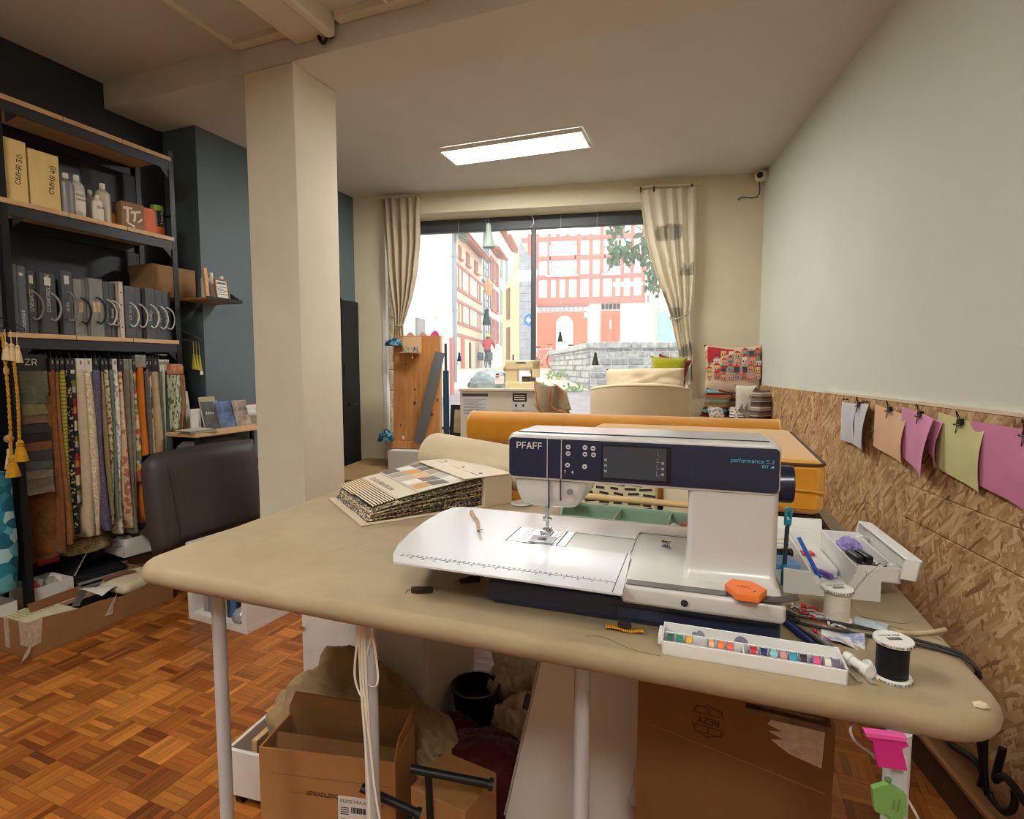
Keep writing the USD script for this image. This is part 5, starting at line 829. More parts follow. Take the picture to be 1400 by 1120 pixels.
part(ext, 'scale_numbers', J(*[tr(text(str(40-i), .0032, .0003), (-.662+.01*i, .0375, .0807)) for i in range(0, 40)], *[tr(text(str(16-i), .0038, .0003), (-.6495+.0254*i, .0225, .0807)) for i in range(0, 16)], tr(text('cm', .003, .0003), (-.6735, .034, .0807)), tr(text('inch', .003, .0003), (-.6735, .029, .0807))), ptext)
part(ext, 'joint', J(bx(-.2535, -.252, -.01, .19, .0805, .0810), bx(-.252, -.14, .334, .3355, .080, .0806), bx(-.2475, -.2463, .188, .336, .0802, .0807)), seamm)
# on the machine
one('measuring_strip', 'grey steel ruler strip lying along the front lip of the machine', 'ruler', J(rb(0, .20, 0, .021, 0, .0008, .0003)), M('ruler_steel', (120, 116, 112), 0.35, 0.7, var=.15, vs=20), MW(-.236, .034, .0805), RM+.6)
one('ruler_graduation', 'fine engraved division marks on the grey steel ruler strip', 'ruler marks', J(*[bx(.006+.005*i, .0064+.005*i, .0145 if i % 2 else .011, .0205, .0008, .0010) for i in range(38)]), ptext, MW(-.236, .034, .0805), RM+.6)
one('magnetic_strip', 'dark grey flexible magnetic strip curling up at the right of the machine lip', 'magnetic strip', grid(14, 3, lambda s, q: (.09*s, .022*q, .002+.016*np.maximum(0, s-.45)**2*2.2), .0015), M('magnet_dark', (72, 66, 64), 0.5), MW(-.062, .028, .0815), RM-2, smooth=True)
hx = [(-.032, .008), (-.023, .036), (.008, .038), (.031, .012), (.020, -.024), (-.012, -.026)]
t = thing('tape_measure', 'orange hexagonal plastic guide resting on the ruler at the machine front', 'sewing guide', MW(-.047, .040, .0835), RM-6, rx=0)
part(t, 'case', rplate(hx, 0, .0125, .0025), M('orange_plastic', (236, 122, 52), 0.45)); part(t, 'logo', J(*[bx(a, b, c, d, .0123, .0128) for a, b, c, d in ((-.013, .007, .008, .0088), (-.013, -.0122, .002, .008), (.0062, .007, .002, .008), (-.013, .007, .0018, .0026), (-.008, .002, .0048, .0056))]), M('orange_dark', (176, 80, 26), 0.5)); part(t, 'slot', tr(bx(-.0008, .0008, -.003, .003, .0123, .0129), (.013, -.008, 0), rz=-35), seamm)
for i, (x, lab) in enumerate(((-.194, 'left one of two small chrome presser feet lying on the machine bed'), (-.180, 'right one of two small chrome presser feet lying on the machine bed'))):
    one('sewing_attachment', lab, 'presser foot', J(rb(0, .009, 0, .013, 0, .002, .0008), rb(.002, .007, .004, .009, .002, .010, .001), cyl((.0, .006, .010), (.009, .006, .010), .003, 10), rb(.001, .004, .009, .016, 0, .004, .0008)), chrome, MW(x, .255-.006*i, .0805), RM+(25 if i else -20))
one('ribbon_scrap', 'narrow folded beige ribbon scrap lying across the extension table', 'ribbon', ribbon([(0, 0, .002), (.035, -.06, .004), (.06, -.10, .003), (.085, -.155, .005), (.10, -.175, .012)], .008, .0018, (.8, .6, 0)), weave('ribbon_beige', (206, 176, 136), (176, 140, 100), 500), MW(-.672, .378, .081), RM, smooth=True)
# ---- fabric sample book
bk_ = thing('sample_book', 'thick open book of woven upholstery samples lying on the table', 'book', W(-.92, 1.27, TZ), 0)
e1 = (W(-1.22, 1.49)-W(-.93, 1.27)); L1 = np.linalg.norm(e1[:2]); rzb = math.degrees(math.atan2(-e1[1], -e1[0]))
bk_p = '/World/sample_book'; UsdGeom.Xformable(stage.GetPrimAtPath(bk_)).ClearXformOpOrder(); stage.GetPrimAtPath(bk_).RemoveProperty('xformOp:translate'); place(UsdGeom.Xformable(stage.GetPrimAtPath(bk_)), W(-1.225, 1.495, TZ), rzb)
# local x runs along the near-left edge (towards the camera), y away towards the spine
part(bk_, 'back_cover', rb(-.005, .37, -.012, .50, 0, .005, .002), M('book_board', (206, 190, 160), 0.7))
nl = 15
def zq(y): return .42+.58*np.clip((np.asarray(y)-.012)/.365, 0.0, 1.0)**.75
for i in range(nl):
    z0 = .008+.0056*i
    c = [(150, 120, 90), (130, 80, 64), (80, 90, 106), (176, 160, 126), (100, 106, 90), (170, 140, 80), (80, 76, 76), (146, 100, 88), (190, 176, 146)][i % 9]
    part(bk_, 'swatch', grid(16, 12, lambda s, q, z0=z0, i=i: (.004*np.sin(i*1.7)+.006+.348*s+.0015*np.sin(9*q+i), .008+.002*i+.37*q+.003*np.cos(i*2.1)+.0015*np.sin(11*s+i), .004+z0*zq(.012+.365*q)+.0005*np.sin(7*s+5*q+i)), .0046), cells(f'basket_weave_{i}', [(0, c), (.3, tuple(int(x*.6) for x in c)), (.5, (206, 194, 164)), (.75, tuple(int(60+x*.3) for x in c)), (.88, (190, 172, 136))], 210, rnd=.5, metric='chebychev', bump=.4), smooth=True)
def on_pile(x0, x1, y0, y1, lift, t_=.0016, skew=0.0, nx=6, ny=8): return grid(nx, ny, lambda s, q: (x0+(x1-x0)*s+skew*q, y0+(y1-y0)*q, .004+.0885*zq(y0+(y1-y0)*q)+lift+0*s), t_)
part(bk_, 'top_swatch', on_pile(.004, .165, .022, .15, .0025, .004), stripes('striped_weave_brown', [(0, (120, 92, 62)), (.42, (206, 184, 146)), (.52, (214, 196, 160))], .0085, 'y', distort=.004), smooth=True); part(bk_, 'top_swatch', on_pile(.166, .350, .026, .15, .0025, .004), stripes('striped_weave', [(0, (52, 48, 46)), (.42, (206, 190, 158)), (.52, (214, 200, 170))], .0085, 'y', distort=.004), smooth=True)
part(bk_, 'title_sheet', on_pile(.004, .36, .10, .375, .0058), M('title_card', (206, 194, 170), 0.7)); part(bk_, 'title_lettering', tr(tr(text('Collection tissee', .020, .0004), rx=9), (.05, .112, .012+.0885*float(zq(.112)))), M('faint_ink', (150, 134, 100), .8))
cv = part(bk_, 'printed_cover', on_pile(.0, .365, .165, .385, .0085), M('cover_base', (206, 198, 184), .55))
cols = [(104, 92, 84), (216, 176, 116), (226, 218, 204), (170, 150, 130), (120, 104, 92), (206, 150, 80), (188, 176, 160)]
for i in range(5):
    for j in range(4):
        y0 = .17+.053*j; k = (i*3+j*2) % 7; part(cv, 'print_patch', on_pile(.004+.068*i, .058+.068*i, y0, y0+.05, .0098, .0006, .018 if j % 2 else -.0, 3, 4), M(f'cover_patch_{k}', cols[k], .55))
part(bk_, 'spine', rb(.0, .37, .385, .49, .004, .098, .003), M('book_board', (206, 190, 160), 0.7)); part(bk_, 'spine_flap', rb(-.01, .372, .315, .49, .0985, .102, .001), M('book_board_light', (218, 204, 176), 0.65)); part(bk_, 'rivet', J(*[cyl((x, .40, .102), (x, .40, .1035), .006, 14) for x in (.05, .19, .32)]), M('rivet_dark', (96, 84, 70), 0.4, .5))
# ---- bolsters and mattress
calico = weave('calico', (222, 206, 172), (208, 190, 154), 900, .9, .1, 4, .08)
def bolster(L, r, r2=None, n=32, dome=.25):
    r2 = r2 or r; P_ = []; K = 7
    for k in range(K): a = PI/2*k/(K-1); P_.append((max(1e-4, r*math.sin(a)), dome*r*(1-math.cos(a))))
    for k in range(K): a = PI/2*k/(K-1); P_.append((max(1e-4, r2*math.cos(a)), L-dome*r2*(1-math.sin(a))))
    return lathe(P_, n)
b0, b1 = W(-1.145, 2.02, TZ+.087), W(-.60, 1.78, TZ+.078); dv = b1-b0
t = thing('bolster', 'cream calico bolster lying across the sample book on the table', 'bolster', b0, math.degrees(math.atan2(dv[1], dv[0])), rx=0)
m = tr(bolster(np.linalg.norm(dv), .088, .078, 36, .55), ry=90); v = m.vertices.copy(); v += (meshkit.fbm(v*14, 3, 3)-.5)[:, None]*.012; m.vertices = v; part(t, 'cover', m, calico, smooth=True); part(t, 'seam', tube([(.05, -.086*math.cos(a), -.086*math.sin(a)) for a in np.linspace(.2, 1.3, 6)]+[], .0015, 5), M('calico_seam', (196, 178, 144), .9))
must = weave('mustard_velvet', (222, 152, 34), (204, 132, 22), 900, .75, .08, 3, .06, .5); must2 = weave('mustard_velvet_top', (236, 176, 76), (226, 164, 60), 900, .75, .08, 3, .06, .5); brn = M('brown_piping', (76, 48, 36), .7)  # cushion top velvet made lighter for the light falling on it
c0, c1 = np.array([-.805, 3.035, 1.0]), np.array([.79, 2.80, 1.0]); dv = c1-c0; Lb = np.linalg.norm(dv)
t = thing('bolster', 'long mustard velvet bolster lying at the back of the table', 'bolster', c0, math.degrees(math.atan2(dv[1], dv[0])))
part(t, 'cover', tr(bolster(Lb, .1, .1, 40, .16), ry=90), must, smooth=True); part(t, 'piping', J(*[tr(trimesh.creation.torus(.0985, .0035, 40, 6), (x, 0, 0), ry=90) for x in (.012, Lb-.012)]), M('cream_piping', (226, 200, 140), .8), smooth=True)
mt = thing('mattress_cushion', 'thick mustard velvet seat cushion with brown piping lying on the table', 'cushion', W(-.50, 1.62, TZ+.052), RZL)
def squab(w, d, h, r=.02):
    m = man(m3.Manifold.batch_hull([m3.Manifold.sphere(r, 12).translate((x, y, z)) for x in (r, w-r) for y in (r, d-r) for z in (r, h-r)]).refine_to_length(.05)); v = m.vertices.copy()
    bul = np.clip(1-(2*v[:, 0]/w-1)**2, 0, 1)*np.clip(1-(2*v[:, 1]/d-1)**2, 0, 1); v[:, 2] += np.where(v[:, 2] > h*.6, .014*bul, 0); m.vertices = v; return m
part(mt, 'cover', squab(.765, .79, .15, .025), must2, smooth=True); part(mt, 'side_band', J(bx(.02, .745, -.002, .01, .02, .128), bx(.755, .767, .02, .77, .02, .128), bx(-.002, .01, .02, .77, .02, .128)), must); part(mt, 'piping', J(tube([(x, y, .139) for x, y in rrect(-.0005, .7655, -.0005, .7905, .03, 5)+rrect(-.0005, .7655, -.0005, .7905, .03, 5)[:1]], .0042, 6, 0)), brn, smooth=True); part(mt, 'pleat', tube([(.64, -.004, .068), (.70, -.006, .070), (.764, -.003, .066)], .003, 6), must)
for i in range(5): one('folded_fabric', f'{["lowest", "second", "middle", "fourth", "topmost"][i]} brown striped folded fabric under the mustard seat cushion', 'fabric', J(rb(0, .59-.006*i, 0, .60, 0, .0098, .0045)), stripes('brown_stripe_cloth', [(0, (62, 42, 34)), (.5, (92, 66, 52)), (.75, (48, 34, 28))], .013, 'y'), W(-.30-.004*i, 1.622+.004*i, TZ+.0006+.0101*i), RZL)
# yellow scraps and white disc behind the machine
for i, (u, v, r_) in enumerate(((-.700, 1.745, 20), (-.665, 1.735, -15))): one('fabric_scrap', ['yellow velvet scrap with a frayed edge behind the sewing machine', 'orange yellow folded velvet scrap beside the white disc'][i], 'fabric scrap', tr(lump(.05, .035, .02, .35, 2.4, 40+i, 3)), must, W(u, v, TZ+.0005), r_, smooth=True)
one('thread_fluff', 'loose yellow thread fluff spreading behind the bolster end', 'thread', J(*[tube(np.c_[.03*np.cos(np.linspace(0, 5, 7)+k)+.01*k, .015*np.sin(np.linspace(0, 6, 7)+2*k), .002+.002*np.abs(np.sin(np.arange(7.)))], .0006, 4, 4) for k in range(9)]), gold, W(-.755, 1.74, TZ+.001), 0, kind='stuff')
one('thread_disc', 'round white plastic disc lying under the machine head', 'disc', lathe([(0, 0), (.032, 0), (.036, .004), (.034, .008), (.006, .008), (.006, .004), (0, .004)], 32), whp, W(-.60, 1.66, TZ), smooth=40)
# green tool caddy
grn = M('sage_green_tin', (150, 176, 150), 0.45); ca = thing('tool_caddy', 'sage green open tool caddy with a wooden carrying rod behind the machine', 'caddy', W(-.40, 1.41, TZ), RZL)
part(ca, 'base', rb(0, .42, 0, .15, 0, .006, .002), grn); part(ca, 'side', rb(0, .42, 0, .005, .006, .05, .002), grn); part(ca, 'side', rb(0, .42, .145, .15, .006, .05, .002), grn)
for x in (0, .414): part(ca, 'end_cheek', exx([(0, .006), (.15, .006), (.15, .05), (.10, .105), (.05, .105), (0, .05)], x, x+.006), grn)
part(ca, 'carrying_rod', cyl((-.012, .075, .088), (.432, .075, .088), .0085, 18), wood('rod_wood', (222, 186, 130), (200, 160, 104), (2, 20, 20)))
for x in (.14, .28): part(ca, 'divider', rb(x, x+.003, .005, .145, .006, .045, .001), M('divider_clear', (176, 196, 178), .3))
for i, (x, y, c) in enumerate(((.30, .05, (206, 204, 200)), (.33, .08, (170, 70, 66)), (.37, .05, (196, 190, 186)), (.385, .10, (110, 170, 140)), (.345, .11, (186, 180, 176)))): one('notion_packet', f'{["clear", "red", "pale", "mint green", "grey"][i]} crinkled haberdashery packet in the sage green caddy', 'packet', lump(.022, .022, .030, .35, 2.6, 60+i, 3), M(f'packet_{i}', c, .25, var=.25, vs=30), W(-.40+x, 1.41+y, TZ+.0065), 20*i, smooth=True)
t = thing('pouch', 'cream pouch with black brush dashes standing behind the sage caddy', 'pouch', W(-.385, 1.545, TZ+.075-.075), RZL); pp = M('pouch_cream', (214, 196, 160), .85)
UsdGeom.Xformable(stage.GetPrimAtPath(t)).GetOrderedXformOps()[0].Set(Gf.Vec3d(*map(float, W(-.385, 1.572, TZ))))
part(t, 'bag', rb(0, .225, 0, .036, 0, .155, .012), pp); g_ = np.random.default_rng(5)
part(t, 'print', J(*[tr(bx(0, .034*g_.uniform(.6, 1.15), -.001, .0015, 0, .0065), (.008+.042*(k % 5)+.010*(k//5 % 2), -.0005, .010+.0142*(k//5)), ry=g_.uniform(-8, 8)) for k in range(50)]), M('black_dash', (50, 42, 36), .8), kind='stuff')
one('cushion', 'small plain cream cushion lying behind the sage caddy next to the dashed pouch', 'cushion', cushion(.26, .17, .09, 16, .05, .2), calico, W(.00, 1.685, TZ), RZL, smooth=True) if False else one('cushion', 'small plain cream cushion standing behind the sage caddy next to the dashed pouch', 'cushion', cushion(.24, .15, .06, 16, .05, .2, 4), calico, W(-.03, 1.590, TZ), RZL, smooth=True)
# accessory tray box
ab = thing('accessory_box', 'white plastic sewing accessory box with open hinged trays at the right of the machine', 'box', W(.128, 1.19, TZ), -5); UsdGeom.Xformable(stage.GetPrimAtPath(ab)).AddScaleOp().Set(Gf.Vec3f(1, 1, .74)); pw = M('box_white', (226, 224, 218), .35)
part(ab, 'base', rb(0, .17, 0, .26, 0, .010, .003), pw); part(ab, 'back_wall', rb(0, .17, .25, .26, .01, .085, .003), pw); part(ab, 'back_lid', tr(rb(.015, .135, 0, .006, 0, .055, .002), (0, .262, .06), rx=-12), pw)
fw_ = [(0, 0), (.17, 0), (.17, .085), (.125, .065), (.115, .03), (.10, .016), (.07, .016), (.06, .028), (.052, .062), (0, .066)]
part(ab, 'front_wall', exy(fw_, -.003, .003), pw); part(ab, 'divider', exx([(0, 0), (.255, 0), (.255, .085), (.0, .062)], .048, .052), pw); part(ab, 'divider', exx([(0, 0), (.255, 0), (.255, .085), (.0, .085)], .128, .132), pw); part(ab, 'inner_tray', rb(.055, .126, .10, .25, .010, .03, .004), pw)
part(ab, 'side_tray', J(rb(.13, .205, 0, .24, .05, .056, .002), rb(.13, .205, 0, .005, .05, .092, .002), rb(.13, .205, .235, .24, .05, .092, .002), rb(.20, .205, 0, .24, .05, .085, .002)), pw); part(ab, 'tray_lid', tr(J(rb(0, .028, -.01, .255, .0, .006, .002), rb(.022, .028, -.01, .255, -.050, .005, .002), rb(0, .028, -.01, -.004, -.05, .005, .002), rb(0, .028, .249, .255, -.05, .005, .002)), (.205, 0, .118), ry=8), pw); [part(ab, 'hinge', cyl((.203, y_, .08), (.203, y_+.015, .08), .012, 12), pw) for y_ in (.21, .02)]
def inbox(x, y, z): c, s = math.cos(math.radians(-5)), math.sin(math.radians(-5)); return W(.128, 1.19, TZ)+np.array([c*x-s*y, s*x+c*y, z*.74+.0005])
for i, (nm, lab, ct, m, mt_, x, y, z, rz_) in enumerate((('purple_clips', 'bundle of lilac foam pieces in the side tray of the accessory box', 'clips', lump(.022, .028, .020, .5, 3, 70, 3), M('lilac_foam', (150, 130, 196), .7), .168, .185, .0565, 0), ('bobbin_case', 'black plastic clips in the side tray of the accessory box', 'clip', J(rb(0, .014, 0, .05, 0, .016, .004), rb(.018, .032, -.004, .046, 0, .018, .004)), M('black_plastic', (28, 28, 30), .3), .155, .085, .0565, 12), ('screwdriver', 'small screwdriver with a purple handle in the middle of the accessory box', 'screwdriver', J(cyl((0, 0, .006), (0, .03, .006), .0055, 10), cyl((0, .03, .006), (0, .075, .008), .0015, 8)), M('purple_handle', (110, 70, 170), .35), .105, .07, .012, 30), ('blue_brush', 'slim blue pen leaning over the divider of the accessory box', 'pen', cyl((0, 0, 0), (-.022, .085, .055), .0042, 12), M('pen_blue', (40, 90, 190), .35), .080, .06, .020, 0),
    ('blue_packet', 'light blue needle packet in the left bay of the accessory box', 'packet', rb(0, .05, 0, .06, 0, .012, .002), M('packet_blue', (110, 160, 206), .35, var=.2), -.01, .03, .045, 8), ('red_packet', 'red and white packet at the back of the accessory box', 'packet', rb(0, .03, 0, .022, 0, .006, .001), M('packet_red', (196, 66, 60), .4), .07, .17, .0305, 10), ('white_reel', 'small white bobbin in the middle of the accessory box', 'bobbin', J(cyl((0, 0, 0), (0, .012, 0), .011, 20), cyl((0, -.002, 0), (0, .0, 0), .005, 12)), pw, .065, .035, .022, 20), ('white_cotton_tape', 'loose cream tape loops in the left bay of the accessory box', 'tape', J(*[tr(trimesh.creation.torus(.018+.003*k, .0022, 24, 6), (.004*k, .003*k, .003+.004*k), rx=20+8*k) for k in range(4)]), calico, .02, .15, .03, 0), ('grey_packet', 'pale blister card of pins in the middle of the accessory box', 'packet', rb(0, .06, 0, .035, 0, .003, .001), M('blister_pale', (196, 200, 216), .2, var=.2, vs=60), .06, .09, .013, -12), ('black_bobbins', 'three black bobbins in the left bay of the accessory box', 'bobbins', J(*[cyl((.012*k, 0, .01), (.012*k+.008, 0, .01), .009, 16) for k in range(3)]), M('black_plastic', (28, 28, 30), .3), .005, .10, .05, 15))): one(nm, lab, ct, m, mt_, inbox(x, y, z), rz_-5, smooth=40)
one('wire_pins', 'tangle of dark wire pins in the side tray of the accessory box', 'pins', J(*[tube(np.c_[.022*np.random.default_rng(k).uniform(-1, 1, 4), .03*np.random.default_rng(k+50).uniform(-1, 1, 4), .003+.008*np.random.default_rng(k+90).uniform(0, 1, 4)], .0008, 4, 5) for k in range(14)]), M('dark_steel', (60, 62, 64), 0.4, 0.8), inbox(.167, .04, .057), 0, kind='stuff')
# teal needle tool standing in its slot
t = thing('needle_tool', 'tall black and teal needle threader standing between the machine and the accessory box', 'needle threader', W(.130, 1.212, TZ), RM+20, ry=2)
tl = M('teal_handle', (20, 150, 180), .35); b0_ = .0; part(t, 'shaft', rb(-.004, .004, -.003, .003, .045, .135, .002), M('tool_dark', (44, 60, 66), .4)); part(t, 'handle', rb(-.005, .005, -.004, .004, .0, .05, .003), tl); hp = Polygon(roundpoly([(-.006, .128), (.006, .128), (.0072, .168), (-.0072, .168)], .006)); part(t, 'eye_loop', exy(list(hp.exterior.coords), -.003, .003) if False else tr(ex(hp.difference(roundpoly([(-.0026, .142), (.0026, .142), (.003, .162), (-.003, .162)], .0024)), .006), (0, .003, 0), rx=90), tl)
# thread spools
def spool(label, loc, r, h, thread, txt):
    t = thing('thread_spool', label, 'spool', loc, 12); pwm = M('spool_white', (226, 222, 214), .4)
    part(t, 'core', lathe([(0, .003), (r*.80, .003), (r*.80, h-.003), (0, h-.003)], 36), thread, smooth=40)
    for z in (0, h-.006): part(t, 'flange', tr(lathe([(0, 0), (r*.97, 0), (r, .0015), (r, .0045), (r*.97, .006), (0, .006)], 40), (0, 0, z)), pwm, smooth=40)
    part(t, 'label_print', J(tr(text(txt, .0042, .0003, anchor='c'), (0, .006, h), rz=0), *[bx(-.010+.0017*k, -.0093+.0017*k+.0004*(k % 2), -.006, .002, h, h+.0003) for k in range(12)]), seamm)
    rim = [tr(upright(text(ch, .0034, .0003)), (0, -r-.0002, 0)) for ch in 'MARATHON POLYESTER']
    for zz_ in (.0013, h-.0047): part(t, 'rim_print', J(*[tr(m_, (0, 0, zz_), rz=-70+a*8) for a, m_ in enumerate(rim) if 'MARATHON POLYESTER'[a] != ' ']), seamm)
    return t
def winding(name, rgb, rough=.6):
    p = '/World/Looks/'+name
    usdkit.material(stage, p, {'tc': ('texture_coordinate', {}), 'w': ('wave_texture', {'scale': 160.0, 'bands_direction': 'z', 'distortion': 1.0, 'detail': 1}), 'bp': ('bump', {'strength': .5, 'distance': .0006}), 'p': ('principled_bsdf', {'base_color': lin(*rgb), 'roughness': rough, 'sheen_weight': .05, 'specular_ior_level': .25})}, [('tc.object', 'w.vector'), ('w.fac', 'bp.height'), ('bp.normal', 'p.normal')], surface='p.BSDF'); return p
spool('spool of white thread standing in front of the accessory box', W(.203, 1.083, TZ), .0255, .062, winding('white_thread', (216, 206, 184)), '120 WHITE'); spool('spool of black thread standing near the right edge of the table', W(.243, .907, TZ), .0255, .060, winding('black_thread', (9, 9, 12), .5), '120 BLACK')
# bobbin box
bb = thing('bobbin_box', 'long white bobbin box open at the front edge of the table', 'box', W(-.076, .855, TZ), RZL+1.4); UsdGeom.Xformable(stage.GetPrimAtPath(bb)).GetOrderedXformOps()
part(bb, 'base', rb(0, .256, 0, .062, 0, .004, .0015), pw)
for a in (rb(0, .256, 0, .003, 0, .022, .001), rb(0, .256, .059, .062, 0, .026, .001), rb(0, .003, 0, .062, 0, .025, .001), rb(.253, .256, 0, .062, 0, .025, .001), rb(.004, .252, .032, .0345, .004, .023, .0008)): part(bb, 'side', a, pw)
part(bb, 'partition', rb(.118, .1205, .003, .032, .004, .024, .0008), pw); part(bb, 'end_tab', rb(-.006, 0, .012, .045, .010, .026, .001), pw); part(bb, 'rail', J(rb(.008, .114, .006, .0075, .004, .021, .0005), rb(.124, .242, .006, .0075, .004, .021, .0005)), M('rail_clear', (196, 196, 200), .2, trans=.3)); part(bb, 'pink_sticker', bx(.2562, .2568, .03, .045, .002, .018), M('pink_sticker', (206, 70, 110), .5))
rzb_ = RZL+1.4
def inbb(x, y, z): c, s = math.cos(math.radians(rzb_)), math.sin(math.radians(rzb_)); return W(-.076, .855, TZ)+np.array([c*x-s*y, s*x+c*y, z])
bcol = [('dark green', .013, (24, 90, 66)), ('emerald green', .0265, (30, 130, 92)), ('yellow', .040, (230, 166, 20)), ('peach', .072, (226, 170, 120)), ('orange', .086, (240, 120, 40)), ('coral', .099, (236, 96, 62)), ('red', .131, (200, 30, 50)), ('navy blue', .145, (34, 40, 90)), ('pale aqua', .158, (136, 196, 196)), ('dusty rose', .171, (206, 140, 130)), ('turquoise', .184, (24, 160, 184)), ('black', .197, (50, 46, 44)), ('pink', .214, (230, 80, 130)), ('white', .228, (232, 222, 200)), ('mauve grey', .2385, (110, 100, 110))]
flm = M('bobbin_clear', (176, 168, 190), .15, trans=.5)
for nm, x, c in bcol:
    t = thing('bobbin', f'{nm} thread bobbin standing on edge in the white bobbin box', 'bobbin', inbb(x*1.02, .0185, .0175), rzb_)
    part(t, 'thread', cyl((-.0042, 0, 0), (.0042, 0, 0), .0088, 20), M('bobbin_'+nm.replace(' ', '_'), c, .55)); part(t, 'flange', J(*[cyl((a, 0, 0), (a+.0009, 0, 0), .0103, 22) for a in (-.0053, .0044)]), flm)
for i, (x, y, r_) in enumerate(((.055, .044, 40), (.118, .045, 80))): one('clear_bobbin', ['empty clear bobbin with a loose thread in the back channel of the bobbin box', 'second empty clear bobbin in the middle of the back channel'][i], 'bobbin', J(*[cyl((a, 0, 0), (a+.0009, 0, 0), .0103, 22) for a in (-.0053, .0044)], cyl((-.005, 0, 0), (.005, 0, 0), .003, 10)), flm, inbb(x, y, .0150), rzb_+r_)
one('metal_washer', 'flat metal ring lying in the back channel of the bobbin box', 'ring', tr(trimesh.creation.torus(.0095, .0016, 26, 6), (0, 0, .002)), chrome, inbb(.165, .045, .0042))
# loose things by the bobbin box
for i, (u0, v0, u1, v1, z, nm, lab, c, r_) in enumerate(((.118, 1.03, .150, .962, .006, 'pen', 'dark blue pen lying behind the bobbin box', (34, 50, 130), .0052), (.126, 1.035, .172, .955, .005, 'tweezers', 'dark steel tool lying beside the blue pen', (70, 70, 74), .0035), (.138, 1.01, .178, .945, .004, 'bodkin', 'thin metal needle lying between the pen and the ruler', (170, 168, 164), .0018), (.150, 1.0, .176, .96, .009, 'needle', 'slender steel knitting needle crossing the small tools', (190, 188, 184), .0014))): one(nm, lab, 'tool', cyl(W(u0, v0, TZ+z), W(u1, v1, TZ+z), r_, 10), M('tool_'+nm, c, .35, .0 if i == 0 else .7))
for i, (a, b) in enumerate(((.152, 1.024), (.160, 1.02))): one('plastic_ruler', ['narrow clear ruler running from the tools to the table edge', 'second narrow clear ruler lying alongside the first'][i], 'ruler', rb(0, .155, 0, .007, 0, .0016, .0005), M('ruler_clear', (176, 170, 156), .15, trans=.3), W(a, b, TZ+.0006+.002*i), math.degrees(math.atan2((W(.196, .872)-W(.152, 1.026))[1], (W(.196, .872)-W(.152, 1.026))[0]))+3*i)
sn = thing('thread_snips', 'small steel snips with red handles lying beside the thread spool', 'snips', W(.165, 1.085, TZ), 10); part(sn, 'blades', J(tube([(0, 0, .004), (.02, -.035, .005), (.035, -.06, .004)], [.0035, .003, .001]), tube([(.006, .003, .006), (.024, -.03, .006), (.032, -.062, .005)], [.0035, .003, .001])), chrome); part(sn, 'handles', J(tr(trimesh.creation.torus(.008, .0022, 18, 6), (-.008, .012, .005)), tr(trimesh.creation.torus(.008, .0022, 18, 6), (.010, .014, .006), rx=15)), M('red_plastic', (190, 40, 40), .4))
for i, (u, v, c, lab) in enumerate(((.148, 1.10, (190, 186, 180), 'heap of tiny metal clips beside the white spool'), (.172, 1.06, (206, 200, 196), 'scatter of small metal parts in front of the white spool'))): one('metal_clips', lab, 'clips', J(*[tr(rb(-.006, .006, -.002, .002, 0, .004, .0008), (np.random.default_rng(k+i*40).uniform(-.02, .02), np.random.default_rng(k+70+i*40).uniform(-.02, .02), .0+.003*(k % 3)), rz=37*k) for k in range(14)]), chrome if i == 0 else M('small_parts', c, .4, .4), W(u, v, TZ+.0005), 0, kind='stuff')
for i, (u, v) in enumerate(((.153, 1.105), (.163, 1.055), (.158, 1.0))): one('ball_pin', f'{["rear", "middle", "front"][i]} red headed pin among the small tools', 'pin', J(tr(trimesh.creation.icosphere(2, .004), (0, 0, .012)), cyl((0, 0, .012), (.02, -.02, .006), .0007, 5)), M('red_plastic', (190, 40, 40), .4), W(u, v, TZ), smooth=True)
t = thing('seam_roller', 'white plastic seam roller with a thin steel stem beside the bobbin box', 'roller', W(.193, .925, TZ), 0); a0, a1 = W(.193, .925)*0, W(.205, .895)-W(.193, .925); part(t, 'handle', J(cyl((0, 0, .010), (.012, -.032, .011), .0065, 14), cyl((.010, -.028, .011), (.014, -.038, .0115), .0095, 18), cyl((-.004, .004, .010), (.002, -.006, .010), .009, 16)), pw); part(t, 'stem', cyl((-.002, 0, .010), (-.012, .045, .010), .0012, 6), chrome); part(t, 'wheel', cyl((.018, -.012, .008), (.024, -.010, .008), .008, 18), pw)
one('needle_card', 'pale card of machine needles lying behind the black spool', 'card', rb(0, .05, 0, .032, 0, .0022, .0006), M('needle_card', (200, 206, 206), .2, rgb2=(150, 176, 190), vs=40), W(.228, 1.08, TZ+.0005), -28); one('sachet', 'creased white and blue sachet lying among the small tools', 'sachet', grid(10, 8, lambda s, q: (.062*s, .045*q, .003+.005*np.sin(5*s+3*q)*(s+.2)), .001), M('sachet_print', (206, 206, 210), .25, rgb2=(110, 124, 170), vs=30, ramp=[(0, lin(110, 124, 170)), (.42, lin(140, 150, 186)), (.5, lin(210, 208, 206)), (1, lin(216, 212, 206))]), W(.165, .99, TZ+.001), -20, smooth=True)
cb = M('cable_black', (26, 26, 28), .5)
